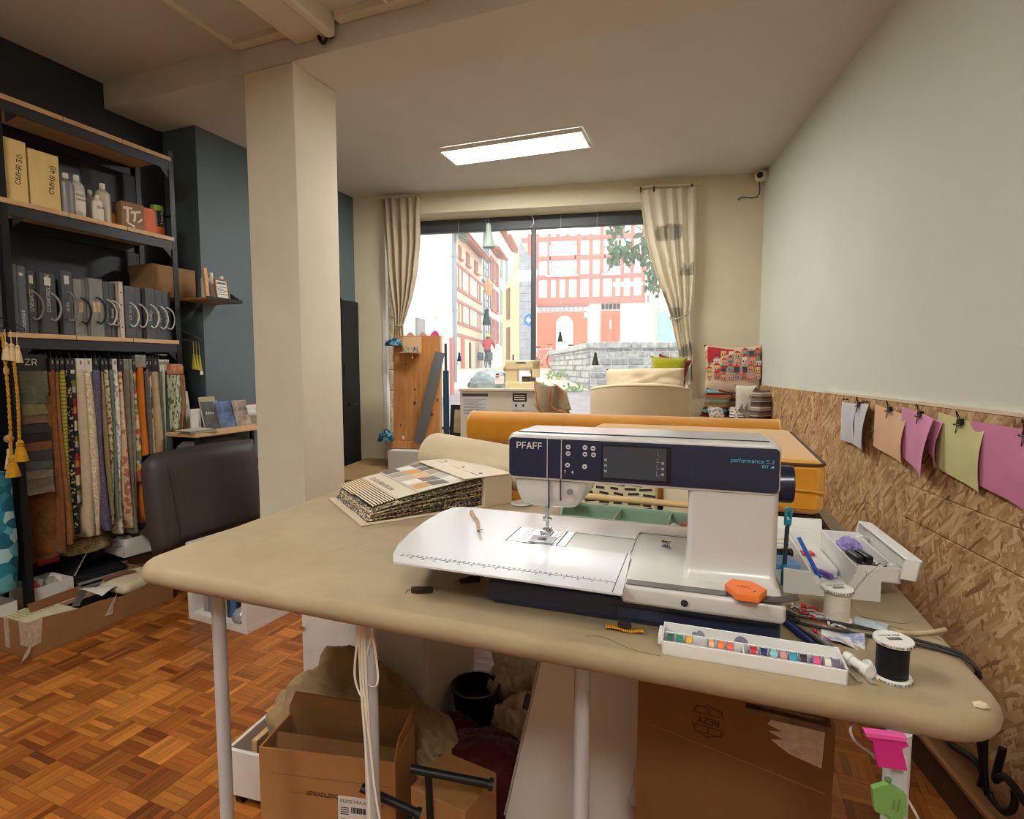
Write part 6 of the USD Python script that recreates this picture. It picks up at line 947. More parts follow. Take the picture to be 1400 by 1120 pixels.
for i, pts in enumerate((((.095, 1.075, .008), (.135, 1.060, .008), (.185, 1.058, .008), (.25, 1.053, .006), (.31, 1.038, .006), (.352, 1.02, .006), (.366, 1.0, .004), (.3745, .995, -.008), (.372, 1.03, -.03), (.36, 1.12, -.07), (.30, 1.4, -.10)), ((.098, 1.052, .006), (.14, 1.036, .006), (.19, 1.030, .006), (.25, 1.030, .005), (.31, 1.020, .006), (.350, 1.006, .006), (.366, .984, .004), (.3745, .982, -.008), (.372, 1.015, -.03), (.36, 1.10, -.07), (.29, 1.4, -.11)))):
    t = thing('power_cable', ['black machine cable running behind the spools and over the table edge', 'second black machine cable running nearer the black spool and over the table edge'][i], 'cable'); part(t, 'lead', tube([W(a, b, TZ+z) for a, b, z in pts], .0027, 8), cb, smooth=True); part(t, 'plug', J(cyl(W(*pts[0][:2], TZ+.008), W(*pts[1][:2], TZ+.008), .0065, 12, .0045), *[tr(trimesh.creation.torus(.0055, .0012, 14, 6), W(pts[0][0]+.012+.005*k, pts[0][1]-.005-.0018*k, TZ+.008), ry=90) for k in range(4)]), cb)
one('cotton_rope', 'short beige knotted cotton cord behind the black spool', 'cord', tube([W(.285, 1.062, TZ+.004), W(.30, 1.060, TZ+.006), W(.32, 1.07, TZ+.004), W(.345, 1.085, TZ+.004), W(.368, 1.10, TZ+.005)], .004, 8), weave('cord_beige', (206, 184, 146), (176, 150, 110), 600), smooth=True)
thr = M('thread_grey', (70, 66, 62), .8)
for i, (lab, pts) in enumerate((('fine dark thread trailing from the accessory box over the table', [(.262, 1.165, .07), (.235, 1.15, .02), (.225, 1.13, .001), (.26, 1.115, .001), (.30, 1.11, .001), (.33, 1.13, .001)]), ('fine grey thread curling beside the yellow strip at the table edge', [(-.20, .868, .0008), (-.16, .872, .0008), (-.13, .856, .0008), (-.10, .850, .0008), (-.075, .848, .0008)]), ('loose thread hanging down from the right side tray', [(.285, 1.175, .08), (.25, 1.12, .001), (.29, 1.09, .001), (.33, 1.08, .001), (.352, 1.06, .001)]))): one('thread', lab, 'thread', tube([W(a, b, TZ+z) for a, b, z in pts], .0003, 4), thr)
# scraps in front of the machine
for i, (u, v, r_, lab) in enumerate(((-.545, .925, 12, 'dark brown rolled fabric scrap lying left of the other on the table front'), (-.478, 1.005, 28, 'dark brown rolled fabric scrap half under the extension table'))):
    t = thing('fabric_scrap', lab, 'fabric scrap', W(u, v, TZ+.0075), r_); m = tr(cyl((-.021, 0, 0), (.021, 0, 0), .0065, 10)).subdivide().subdivide(); vv = m.vertices.copy(); vv += (meshkit.fbm(vv*120, 3, i)-.5)[:, None]*.006; m.vertices = vv; part(t, 'roll', m, weave('scrap_brown', (62, 46, 38), (44, 32, 28), 700), smooth=True); part(t, 'frayed_threads', J(*[tube([(.02, 0, .0), (.026+.002*k, .004*(k-1), .003), (.030, .007*(k-1), -.002)], .0004, 4) for k in range(3)], *[tube([(-.02, 0, 0), (-.027, .004*(k-1), -.001), (-.033, .008*(k-1), -.005)], .0004, 4) for k in range(3)]), thr)
t = thing('fabric_scrap', 'yellow woven strip with a dark brown roll on top at the table edge', 'fabric scrap', W(-.172, .902, TZ+.001), RZL+11); part(t, 'strip', grid(14, 4, lambda s, q: (.062*s, .012*q-.008*s, .003+.002*np.sin(8*s)), .0022), stripes('yellow_weave', [(0, (226, 160, 40)), (.6, (150, 100, 30))], .0035, 'x'), smooth=True); part(t, 'roll', tr(cyl((0, 0, 0), (.022, -.004, .002), .0045, 10), (.020, .004, .010)), weave('scrap_brown', (62, 46, 38), (44, 32, 28), 700))
one('calico_scrap', 'small ivory fluff of calico lying on the right corner of the table', 'fabric scrap', lump(.008, .006, .004, .4, 3, 81, 3), calico, W(.335, .872, TZ+.0003), smooth=True)
# ================================================================ shop window display
def sheer(name, rgb, rgb2, scale, fac=.35):
    p = '/World/Looks/'+name
    usdkit.material(stage, p, {'tc': ('texture_coordinate', {}), 'v': ('voronoi_texture', {'scale': scale, 'metric': 'chebychev', 'randomness': .7}), 's': ('separate_color', {}), 'r': ('rgb_ramp', {'ramp': [(0, lin(*rgb)), (.72, lin(*rgb2)), (.86, lin(*rgb))], 'interpolate': False}), 'd': ('principled_bsdf', {'roughness': .9, 'specular_ior_level': .1}), 't': ('translucent_bsdf', {}), 'm': ('mix_closure', {'fac': fac})},
        [('tc.object', 'v.vector'), ('v.color', 's.color'), ('s.r', 'r.fac'), ('r.color', 'd.base_color'), ('r.color', 't.color'), ('d.BSDF', 'm.closure1'), ('t.BSDF', 'm.closure2')], surface='m.closure'); return p
def curtain(zs, lefts, rights, folds, amp, y, seed):
    def fn(s, q):
        z = zs[0]+(zs[-1]-zs[0])*q; zz = -np.asarray(zs); L = np.interp(-z, zz, lefts); R_ = np.interp(-z, zz, rights); w = R_-L; w0 = rights[0]-lefts[0]
        a = amp*(0.55+.45*np.sin(q*PI))*np.clip(w/w0+.35, .4, 1)
        return (L+w*s+.006*np.sin(9*s+4*q+seed), y+a*np.sin(2*PI*folds*s+.8*np.sin(3*q+seed))+.006*np.sin(17*s+5*q), z+0*s)
    return grid(90, 50, fn, .0025)
rail = M('curtain_rail', (214, 206, 190), .5); ringm = M('curtain_ring', (150, 146, 138), .4, .4)
t = thing('curtain', 'plain beige linen curtain tied back at the left of the shop window', 'curtain', (0, 0, 0))
part(t, 'cloth', curtain([2.915, 2.5, 2.2, 2.0, 1.86, 1.74, 1.62, 1.40], [-2.18, -2.145, -2.12, -2.085, -2.06, -2.05, -2.06, -2.09], [-1.785, -1.79, -1.83, -1.88, -1.93, -1.975, -1.965, -1.95], 5, .030, 4.935, 1), sheer('linen_curtain', (214, 200, 174), (208, 194, 168), 3, .42), smooth=True); part(t, 'tie', J(tr(trimesh.creation.torus(.04, .006, 24, 6), (-2.01, 4.935, 1.745), rx=18)), M('curtain_tie', (190, 172, 144), .8), smooth=True)
part(t, 'rail', J(cyl((-2.215, 4.955, 2.935), (-1.76, 4.955, 2.935), .009, 10)), rail); part(t, 'ring', J(*[tr(trimesh.creation.torus(.012, .0022, 14, 5), (-2.17+.042*k, 4.95, 2.926), ry=90) for k in range(10)]), ringm, kind='stuff')
t = thing('curtain', 'cream curtain with grey painted patches gathered at the right of the shop window', 'curtain', (0, 0, 0))
part(t, 'cloth', curtain([2.86, 2.43, 2.12, 1.92, 1.80, 1.65, 1.48, 1.2], [.185, .255, .35, .43, .47, .50, .54, .55], [.655, .65, .645, .635, .62, .63, .655, .67], 5, .034, 4.935, 3), sheer('painted_curtain', (244, 238, 222), (206, 200, 184), 9, .6), smooth=True); part(t, 'tie', tr(trimesh.creation.torus(.085, .006, 28, 6), (.545, 4.94, 1.80), rx=20, ry=-22), M('curtain_tie', (190, 172, 144), .8), smooth=True)
part(t, 'rail', cyl((.15, 4.955, 2.895), (.69, 4.955, 2.895), .009, 10), rail); part(t, 'clip', J(*[rb(x-.008, x+.008, 4.93, 4.95, 2.845, 2.89, .004) for x in (.20, .31, .62)]), M('dark_clip', (84, 72, 62), .5, .3))
# planks and boards leaning on the window wall
pine = wood('pine_board', (206, 148, 88), (172, 110, 58), (9, 9, 1.1), .5)
t = thing('wood_board', 'tall knotty pine board leaning on the wall under the left curtain', 'board', (-1.95, 4.60, .60), 1.5, rx=-3)
part(t, 'plank', rb(0, .225, 0, .024, .09, 1.03, .003), pine); part(t, 'plank', rb(.2265, .43, 0, .024, .09, 1.03, .003), pine); part(t, 'bottom_batten', rb(-.01, .445, -.018, .03, .02, .089, .003), pine); part(t, 'edge', rb(.431, .446, .0, .026, .09, 1.03, .002), wood('pine_edge', (226, 190, 140), (196, 150, 96), (9, 9, 1.1)))
part(t, 'knot', J(*[tr(tr(cyl((0, -.0006, 0), (0, .002, 0), 1.0, 14), s=(r, 1, r*1.5)), (x, 0, z)) for x, z, r in ((.12, .78, .006), (.20, .55, .008), (.20, .43, .012), (.36, .33, .012), (.41, .46, .010), (.07, .23, .007))]), M('knot', (96, 58, 32), .7), kind='stuff'); part(t, 'paper_label', rb(.085, .105, -.001, .0, .105, .135, .0003), pape)
one('metal_strip', 'long grey metal strip leaning diagonally across the pine board', 'metal strip', rb(-.045, .045, 0, .004, 0, .83, .001), M('grey_strip', (112, 114, 116), .45, .4), (-1.700, 4.572, .675), 2, ry=13.5, rx=-3)
one('dark_panel', 'narrow dark blue panel standing right of the pine board', 'panel', rb(0, .05, 0, .02, 0, .62, .002), M('petrol_panel', (24, 62, 84), .5), (-1.502, 4.68, .70)); one('wood_strip', 'thin dark wood strip standing behind the blue panel', 'strip', rb(0, .02, 0, .02, 0, .86, .002), M('dark_strip', (70, 60, 50), .6), (-1.50, 4.72, .70))
t = thing('card_tray', 'cardboard display tray with small photographs hung at the top of the pine board', 'tray', (-1.855, 4.588, 1.485), 2, rx=-6); kc = M('card_beige', (206, 168, 120), .8)
part(t, 'back', rb(0, .175, .03, .034, 0, .135, .001), kc); part(t, 'shelf', rb(-.01, .165, -.012, .034, -.012, -.006, .001), kc); part(t, 'peg', cyl((.10, .01, -.06), (.10, .01, -.012), .008, 10), kc)
for i in range(3): part(t, 'photograph', rb(.008+.05*i, .05+.05*i, .024, .028, .0, .045, .0005), M(f'photo_{i}', ((60, 64, 62), (96, 98, 94), (50, 50, 54))[i], .4, rgb2=(190, 188, 180), vs=60))
for i, (x, y, z, lab) in enumerate(((-1.93, 4.62, 1.60, 'crumpled blue patterned cloth tucked behind the top corner of the pine board'), (-2.02, 4.62, .74, 'blue patterned cloth sticking out beside the bottom of the pine board'))): one('cloth_scrap', lab, 'cloth', lump(.075, .045, .06 if i == 0 else .085, .3, 2.4, 110+i, 4), cells('blue_lace', [(0, (40, 96, 120)), (.4, (24, 60, 84)), (.7, (110, 160, 170))], 60), (x, y, z-.06), smooth=True)
for i, (x, c) in enumerate(((-1.80, (196, 150, 150)), (-1.68, (190, 166, 150)), (-1.575, (220, 70, 150)))): one('paper_scrap', f'{["dusty pink", "pale mauve", "bright pink"][i]} paper edge showing above the pine board', 'paper', grid(8, 4, lambda s, q: (.09*s-.045, .004*np.sin(4*s), .05*q*np.sin(PI*np.clip(s*.9+.05, 0, 1))+.02*s*(i == 2)*q), .003), M(f'paper_scrap_{i}', c, .7), (x, 4.672, 1.612), smooth=True)
one('storage_box', 'low white box standing under the pine board', 'box', J(rb(0, .42, 0, .30, 0, .165, .003)), M('pale_box', (206, 204, 200), .6), (-1.95, 4.48, .452))
t = thing('picture_frame', 'dark picture frame with a beige print leaning beside the mustard bolster', 'picture', (-1.46, 4.72, .727), -14, rx=-6); fd = M('frame_dark', (40, 44, 44), .4)
for a in (rb(0, .20, 0, .02, 0, .035, .003), rb(0, .20, 0, .02, .25, .285, .003), rb(0, .04, 0, .02, .03, .255, .003), rb(.16, .20, 0, .02, .03, .255, .003)): part(t, 'frame', a, fd)
part(t, 'print', rb(.035, .165, .006, .012, .03, .255, .001), M('beige_print', (190, 160, 120), .7, var=.2))
# white cabinet with posters
wc = M('cabinet_cream', (214, 204, 184), .5); t = thing('cabinet', 'white cabinet with notices standing in the shop window', 'cabinet', (-1.27, 4.42, .45), 1)
part(t, 'body', rb(0, .87, 0, .45, 0, .70, .004), wc); part(t, 'top_board', rb(-.01, .88, -.012, .46, .70, .722, .003), wc)
p_ = part(t, 'notice', rb(.02, .24, -.002, 0, .48, .685, .0005), M('notice_paper', (206, 204, 204), .6)); part(p_, 'heading', bx(.022, .238, -.0026, -.0018, .655, .680), M('notice_band', (84, 74, 74), .6)); part(p_, 'lines', J(*[bx(.03, .22-.03*(k % 3), -.0026, -.0018, .63-.012*k, .633-.012*k) for k in range(11)]), M('grey_print', (96, 96, 92), 0.7))
p_ = part(t, 'sticker', rb(.445, .565, -.002, 0, .545, .685, .0005), M('notice_paper', (206, 204, 204), .6)); part(p_, 'black_field', bx(.446, .564, -.0026, -.0018, .615, .684), M('black_print', (36, 34, 34), .5)); part(p_, 'lettering', J(*[bx(.46, .55, -.0030, -.0024, .665-.018*k, .672-.018*k) for k in range(3)]), pape); part(p_, 'symbols', J(cyl((.475, -.003, .585), (.475, -.0018, .585), .010, 14), cyl((.535, -.003, .585), (.535, -.0018, .585), .010, 14)), M('black_print', (36, 34, 34), .5))
t = thing('fabric_bag', 'grey blue stuffed bag with a white tag on the white cabinet', 'bag', (-1.055, 4.60, 1.172), 3); m = lump(.185, .10, .135, .12, 1.8, 130, 4); part(t, 'bag', m, M('grey_bag', (166, 180, 186), .5, var=.15, vs=12), smooth=True); part(t, 'tag', tr(rb(-.035, .035, -.001, .001, -.04, .03, .0005), (.10, -.108, .075), rx=-12, rz=8), pape); part(t, 'bow', J(rb(.07, .10, -.115, -.108, .11, .125, .003)), M('red_card', (190, 40, 34), 0.5)); part(t, 'drawstring', tube([(-.03, -.03, .135), (-.01, -.04, .15), (.01, -.03, .14), (.04, -.04, .15)], .006), M('bag_cord', (196, 190, 176), .8))
bm_ = M('machine_beige', (226, 206, 160), .45); t = thing('sewing_machine', 'old beige sewing machine standing on the white cabinet in the window', 'sewing machine', (-.905, 4.50, 1.172), 2)
part(t, 'base', rb(0, .32, 0, .16, .0, .055, .006), bm_); part(t, 'column', rb(0, .105, .02, .13, .05, .21, .008), bm_); part(t, 'arm', rb(0, .285, .015, .135, .155, .235, .010), bm_); part(t, 'head', rb(.225, .285, .015, .135, .09, .235, .010), bm_); part(t, 'top_slot', bx(.09, .175, .012, .016, .213, .219), seamm); part(t, 'needle_bar', J(cyl((.252, .08, .06), (.252, .08, .10), .004, 8), rb(.235, .265, .06, .09, .056, .062, .002)), chrome); part(t, 'spool_pin', cyl((.06, .08, .235), (.06, .08, .285), .006, 8), M('dark_steel', (60, 62, 64), 0.4, 0.8)); part(t, 'handwheel', cyl((-.018, .075, .175), (0, .075, .175), .035, 20), bm_); part(t, 'foot', J(*[cyl((x, y, -.006), (x, y, .004), .012, 10) for x in (.03, .29) for y in (.03, .13)]), seamm); one('presser_box', 'small dark accessory block on the bed of the old beige sewing machine', 'box', rb(0, .072, 0, .05, 0, .045, .004), M('brown_block', (96, 76, 64), .5), (-.768, 4.55, 1.228), 2)
t = thing('dust_cover', 'khaki fabric machine cover with orange piping slung over the cabinet corner', 'cover', (-.60, 4.40, 1.0), 0); kh = weave('khaki_cover', (176, 160, 128), (150, 134, 102), 500); opi = M('orange_piping', (196, 104, 60), .7)
part(t, 'cloth', grid(26, 24, lambda s, q: (-.03+.22*s+.07*q*s, -.018-.022*np.sin(2.5*PI*s+q)*(.3+q)-.03*q, .235-(.13+.15*np.sin(PI*np.clip(s*.75+.12, 0, 1)))*q-.07*s), .005), kh, smooth=True); part(t, 'flap', grid(22, 18, lambda s, q: (.10+.13*s+.05*q*(s-.2), -.060-.018*np.sin(2*PI*s+2*q), .20-.06*s-.20*q*(1-.35*s)+.025*np.sin(PI*s)*(1-q)), .005), kh, smooth=True)
part(t, 'piping', J(tube([(-.03, -.022, .235), (-.025, -.045, .17), (-.01, -.065, .11), (.03, -.085, .0), (.09, -.085, -.045), (.15, -.07, -.05)], .0055, 6), tube([(.10, -.075, .20), (.095, -.085, .12), (.10, -.085, .05), (.15, -.085, .01), (.20, -.085, .0)], .0055, 6), tube([(.13, -.075, .215), (.17, -.085, .19), (.20, -.085, .13), (.18, -.085, .07)], .0055, 6)), opi, smooth=True)
# tub armchair seen from behind
ac = thing('armchair', 'cream upholstered tub armchair turned to the street in the shop window', 'armchair', (.205, 4.60, .452), 0); acm = weave('armchair_cream', (226, 208, 174), (214, 194, 158), 700, .85, .08, 3, .05)
def tub(R1, R2, z0, z1, a0, a1, n=28, dip=.0):
    g_ = []
    for k in range(n):
        a = a0+(a1-a0)*k/(n-1); c, s = math.cos(a), math.sin(a); top = z1-dip*abs(math.cos(a))**3; t_ = .03
        g_.append([(R1*1.0*c, R2*s, z0), (R1*c, R2*s, top-.03), (R1*c*.985, R2*s*.985, top-.008), (R1*c*.94, R2*s*.94, top), (R1*c*.87, R2*s*.87, top-.006), (R1*c*.83, R2*s*.83, top-.035), (R1*c*.83, R2*s*.83, z0)])
    return loft(g_)
part(ac, 'shell', tub(.40, .36, .10, .775, PI*1.0-.25, 2*PI+.25, 40, .045), acm, smooth=50); part(ac, 'piping', tube([(.395*math.cos(a), .356*math.sin(a), .757-.045*abs(math.cos(a))**3) for a in np.linspace(PI-.25, 2*PI+.25, 26)], .006, 6, 2), M('armchair_piping', (206, 186, 150), .8), smooth=True); part(ac, 'seat', rb(-.33, .33, -.30, .34, .12, .42, .05, 12), acm, smooth=True)
for x in (-.28, .28):
    for y in (-.22, .25): part(ac, 'leg', cyl((x, y, .11), (x*1.03, y*1.03, 0), .022, 12, .014), M('leg_brown', (86, 60, 42), .5))
one('cushion', 'big cream cushion slumped over the back of the tub armchair', 'cushion', tr(cushion(.62, .37, .22, 26, .02, .9, 9), rx=-10), acm, (.245, 4.52, .975), 2, smooth=True)
one('cushion', 'lime green rectangular cushion standing in the armchair', 'cushion', tr(cushion(.285, .20, .09, 16, .12, .1, 2), ry=3), weave('lime_cushion', (176, 176, 40), (156, 158, 30), 600), (.43, 4.68, 1.235), -2, smooth=True); one('cushion', 'dark red cushion peeping out behind the lime green one', 'cushion', tr(cushion(.27, .24, .09, 14, .12, .1, 5), ry=12), weave('red_cushion', (150, 52, 44), (120, 40, 34), 500), (.45, 4.77, 1.20), 0, smooth=True)
# cushions in the corner
one('display_plinth', 'pale display block under the heap of cushions in the corner', 'display block', rb(0, .52, 0, .40, 0, .47, .003), wc, (.668, 4.585, .452)); 
def printed(name):
    return cells(name, [(0, (206, 56, 66)), (.16, (214, 170, 120)), (.34, (196, 60, 70)), (.44, (70, 84, 100)), (.54, (226, 206, 176)), (.72, (216, 150, 124)), (.84, (120, 126, 120)), (.93, (232, 214, 190))], 26, scale3=(1, .2, 1.2), warp=.05)
t = thing('cushion', 'large square cushion printed with little red roofed houses in the corner', 'cushion', (.985, 4.90, 1.09), -2, rx=-4)
part(t, 'cover', cushion(.47, .45, .12, 22, .10, .15, 11), M('village_ground', (222, 198, 168), .85, rgb2=(206, 176, 146), vs=9), smooth=True)
g_ = np.random.default_rng(3); prc = [(196, 46, 58), (214, 60, 70), (226, 190, 120), (222, 160, 130), (150, 160, 150), (60, 76, 92), (232, 216, 196), (190, 120, 100)]
def cush_y(x, z, w=.47, h=.45, t_=.12): X_, Z_ = np.clip(x/(w/2), -1, 1), np.clip((z-h/2)/(h/2), -1, 1); return -(t_/2)*math.sqrt(max(0, 1-X_**4)*max(0, 1-Z_**4))
def patch(pts, i): 
    x = np.mean([a for a, b in pts]); z = np.mean([b for a, b in pts]); y = cush_y(x, z); return exy(pts, y-.006, y+.004)
pm_ = [M(f'village_{i}', c, .8) for i, c in enumerate(prc)]
part(t, 'sky_print', J(patch([(-.21, .30), (-.10, .30), (-.07, .41), (-.21, .43)], 0), patch([(-.10, .36), (.0, .36), (.0, .40), (-.08, .41)], 0)), pm_[0])
for k in range(32):
    x = -.19+.38*(k % 8)/7+g_.uniform(-.008, .008); z = (.345, .28, .215, .15)[k//8]+g_.uniform(-.012, .012); w = g_.uniform(.036, .052); hh = g_.uniform(.035, .055); ci = g_.integers(2, 8)
    hs_ = part(t, 'house_print', patch([(x-w/2, z), (x+w/2, z), (x+w/2, z+hh), (x-w/2, z+hh)], 0), pm_[ci]); part(hs_, 'roof_print', patch([(x-w*.65, z+hh), (x+w*.65, z+hh), (x, z+hh+.022)], 0), pm_[g_.integers(0, 2)] if k % 3 else pm_[4]); part(hs_, 'window_print', J(*[exy([(x+d, z+.008), (x+d+.007, z+.008), (x+d+.007, z+.022), (x+d, z+.022)], cush_y(x, z)-.0075, cush_y(x, z)) for d in (-.013, .006)]), pm_[5])
part(t, 'bridge_print', J(patch([(-.15, .225), (-.06, .27), (.05, .245), (.05, .232), (-.06, .255), (-.15, .21)], 0)), pm_[0])
one('cushion', 'turquoise and rust striped cushion at the left of the corner pile', 'cushion', tr(cushion(.21, .24, .10, 16, .10, .1, 13), ry=12), stripes('turquoise_stripes', [(0, (130, 110, 80)), (.14, (176, 84, 50)), (.24, (90, 40, 40)), (.36, (100, 170, 170)), (.52, (120, 60, 50)), (.66, (190, 140, 70)), (.72, (130, 116, 90)), (.9, (120, 160, 130))], .16), (.80, 4.70, .925), 4, smooth=True); one('cushion', 'second striped cushion with a dark red band half hidden in the corner pile', 'cushion', tr(cushion(.19, .23, .10, 16, .10, .1, 14), ry=8), stripes('maroon_stripes', [(0, (120, 104, 80)), (.2, (90, 30, 36)), (.4, (96, 160, 160)), (.55, (150, 70, 44)), (.7, (126, 112, 90)), (.88, (90, 30, 36))], .17), (.915, 4.76, .925), -6, smooth=True)
t = thing('cushion', 'white cushion with a grey town print and a pin in the corner pile', 'cushion', (1.035, 4.62, .925), -8, rx=-4); part(t, 'cover', cushion(.165, .285, .10, 18, .08, .1, 15), weave('white_cushion', (222, 214, 196), (206, 198, 180), 700), smooth=True); part(t, 'print', J(*[exy([(-.06+.012*k, .07), (-.052+.012*k, .07), (-.052+.012*k, .085+.02*((k*7) % 3)), (-.056+.012*k, .095+.02*((k*7) % 3)), (-.06+.012*k, .085+.02*((k*7) % 3))], -.053, -.044) for k in range(10)]), M('town_print', (120, 116, 110), .8)); part(t, 'pin', cyl((.02, -.050, .18), (.026, -.056, .21), .002, 6), chrome)
one('cushion', 'crimson cushion standing right of the white town cushion', 'cushion', tr(cushion(.10, .25, .09, 14, .05, .1, 16), ry=-2), weave('crimson_cushion', (176, 36, 62), (150, 26, 50), 600), (1.105, 4.74, .925), -30, smooth=True); one('cushion', 'brown and grey striped cushion leaning on the chipboard wall', 'cushion', tr(cushion(.20, .26, .11, 16, .12, .1, 17), ry=6), stripes('brown_grey_stripes', [(0, (206, 196, 176)), (.1, (96, 80, 72)), (.3, (70, 58, 56)), (.44, (190, 176, 156)), (.5, (120, 104, 94)), (.7, (90, 76, 70)), (.82, (160, 146, 130))], .11), (1.115, 4.50, .925), 38, smooth=True)
for i, (x, y, r_, lab) in enumerate(((.82, 4.60, 10, 'grey patterned small cushion lying at the front left of the corner pile'), (.965, 4.585, -12, 'dark and white striped small cushion in the middle front of the corner pile'), (1.00, 4.60, 30, 'cream lettered small cushion overlapping the striped one in front'))): one('cushion', lab, 'cushion', tr(cushion(.13, .13, .06, 14, .10, .1, 20+i), rx=-38), [cells('grey_motif', [(0, (196, 190, 180)), (.6, (130, 126, 124)), (.8, (210, 204, 192))], 90), stripes('ink_stripes', [(0, (206, 200, 190)), (.35, (44, 44, 56)), (.6, (206, 200, 190)), (.8, (90, 84, 90))], .05), cells('letter_motif', [(0, (206, 192, 168)), (.7, (110, 96, 84))], 70)][i], (x, y, .925), r_, smooth=True)
one('cushion', 'small olive cushion at the right end of the corner pile by the chipboard', 'cushion', tr(cushion(.10, .11, .07, 14, .08, .1, 25), rx=-20), weave('olive_cushion', (150, 136, 90), (124, 112, 70), 500), (1.135, 4.40, .96), -20, smooth=True) if False else one('cushion', 'small olive cushion at the right end of the corner pile by the chipboard', 'cushion', tr(cushion(.08, .11, .06, 14, .08, .1, 25), rx=-20), weave('olive_cushion', (150, 136, 90), (124, 112, 70), 500), (1.148, 4.62, .925), -20, smooth=True)
# ornaments hanging in the window
for i, (x, z, h, c, lab) in enumerate(((-1.178, 2.69, .22, (176, 190, 184), 'big grey green tassel hanging high in the window'), (-1.20, 1.90, .15, (80, 96, 98), 'dark tassel hanging at middle height in the window'), (-1.47, 1.49, .085, (50, 56, 80), 'small navy tassel hanging low beside the pine board'), (-.50, 1.675, .09, (60, 62, 56), 'small dark tassel hanging in front of the arched door'), (-.175, 1.485, .115, (56, 66, 48), 'dark green tassel hanging in front of the stone wall'))):
    t = thing('window_tassel', lab, 'tassel', (x, 5.10, z)); part(t, 'tassel', lathe([(0, 0), (h*.07, -.01*h), (h*.12, -.12*h), (h*.10, -.22*h), (h*.17, -.5*h), (h*.27, -h), (h*.2, -1.01*h), (0, -1.0*h)], 14), M(f'tassel_{i}', c, .8), smooth=40); part(t, 'thread', cyl((0, 0, -.005), (0, 0, 2.782-z), .0012, 4), M('clear_thread', (206, 204, 198), .4))
one('window_wire', 'short white wire curling down from the window lintel', 'wire', tube([(-.80, 5.20, 2.782), (-.77, 5.19, 2.74), (-.765, 5.19, 2.70), (-.80, 5.2, 2.66)], .003, 5), frame_w)
# camera in the corner
t = thing('security_camera', 'small white security camera under the ceiling in the far right corner', 'camera', (1.16, 4.93, 2.93)); part(t, 'body', tr(rb(-.045, .045, -.06, .035, -.055, .03, .03, 14), rz=30), white, smooth=True); part(t, 'lens', tr(cyl((0, -.066, -.018), (0, -.055, -.018), .028, 18), rz=30) if False else tr(cyl((-.02, -.062, -.022), (-.014, -.045, -.020), .024, 18), rz=0), M('camera_lens', (20, 22, 26), .15)); part(t, 'mount', cyl((.02, .02, .02), (.03, .05, .03), .02, 12), white)
one('camera_cable', 'thin blue grey cable running from the security camera along the window wall', 'cable', tube([(1.165, 4.985, 2.90), (1.17, 4.99, 2.83), (1.155, 4.99, 2.775), (1.10, 4.99, 2.765), (1.03, 4.99, 2.772), (1.0, 4.99, 2.755)], .0045, 6), M('cable_blue', (84, 96, 116), .6), smooth=True)
# paper patterns clipped to the chipboard
def pattern_sheet(t, y0, y1, zt0, zt1, zb0, zb1, x, curl, mat, name='sheet', seed=0):
    def fn(s, q): return (x-curl*(s**2)*(.35+.65*q)-.012*np.sin(PI*q)*s-.004*np.sin(6*s+seed), y0+(y1-y0)*s, (zt0+(zt1-zt0)*s)*(1-q)+(zb0+(zb1-zb0)*s)*q)
    return part(t, name, grid(16, 12, fn, .0012), mat, smooth=True)
pc = {'white': M('paper_white', (206, 206, 210), .8, var=.04), 'peach': M('paper_peach', (228, 186, 148), .8, var=.04), 'pink': M('paper_pink', (220, 148, 184), .8, var=.05), 'lime': M('paper_lime', (212, 211, 148), .8, var=.04), 'rose': M('paper_rose', (212, 132, 168), .8, var=.05)}
def clip(t, y, z): c_ = part(t, 'bulldog_clip', J(tr(exx([(-.014, -.010), (.014, -.010), (.009, .009), (-.009, .009)], -.009, .004), (1.168, y, z)), cyl((1.155, y-.018, z-.012), (1.155, y+.018, z-.012), .003, 6)), M('clip_black', (30, 30, 32), .35, .4)); part(c_, 'clip_arms', J(tube([(1.16, y-.006, z+.01), (1.15, y, z+.035), (1.16, y+.006, z+.01)], .0016, 5), tube([(1.158, y-.005, z-.012), (1.152, y, z-.042), (1.158, y+.005, z-.012)], .0012, 5)), M('clip_black', (30, 30, 32), .35, .4))
for nm, lab, sheets, cy_, cz in (('paper_pattern', 'white tracing paper sheets clipped at the far end of the chipboard', [('white', 3.12, 2.94, 1.168, 1.170, .972, .968, .004), ('white', 2.945, 2.775, 1.172, 1.178, .972, .945, .03)], 2.90, 1.172), ('paper_pattern', 'peach coloured paper pattern clipped to the chipboard', [('peach', 2.75, 2.455, 1.183, 1.150, .99, .958, .02)], 2.60, 1.172), ('paper_pattern', 'light pink paper patterns clipped between the peach and lime ones', [('pink', 2.33, 2.205, 1.168, 1.150, 1.05, .985, .03), ('pink', 2.498, 2.235, 1.188, 1.160, .99, .925, .05)], 2.36, 1.172), ('paper_pattern', 'lime yellow paper pattern clipped to the chipboard', [('lime', 2.255, 1.985, 1.186, 1.162, .985, .945, .012)], 2.11, 1.165), ('paper_pattern', 'large rose pink paper pattern nearest the table end of the chipboard', [('rose', 2.07, 1.74, 1.172, 1.170, .975, .945, .035)], 1.80, 1.165)):
    t = thing(nm, lab, 'paper pattern')
    for k, (c, y0, y1, a, b, d, e, cu) in enumerate(sheets): pattern_sheet(t, y0, y1, a, b, d, e, 1.172-.004*k, cu, pc[c], seed=k)
    clip(t, cy_, cz)
for i, y in enumerate((3.10, 2.87)): one('wall_hook', ['small black nail above the far tracing paper', 'small black nail above the second tracing paper'][i], 'nail', J(cyl((1.193, y, 1.183), (1.17, y, 1.184), .003, 6), cyl((1.172, y, 1.184), (1.169, y, 1.184), .007, 8)), M('clip_black', (30, 30, 32), .35, .4))

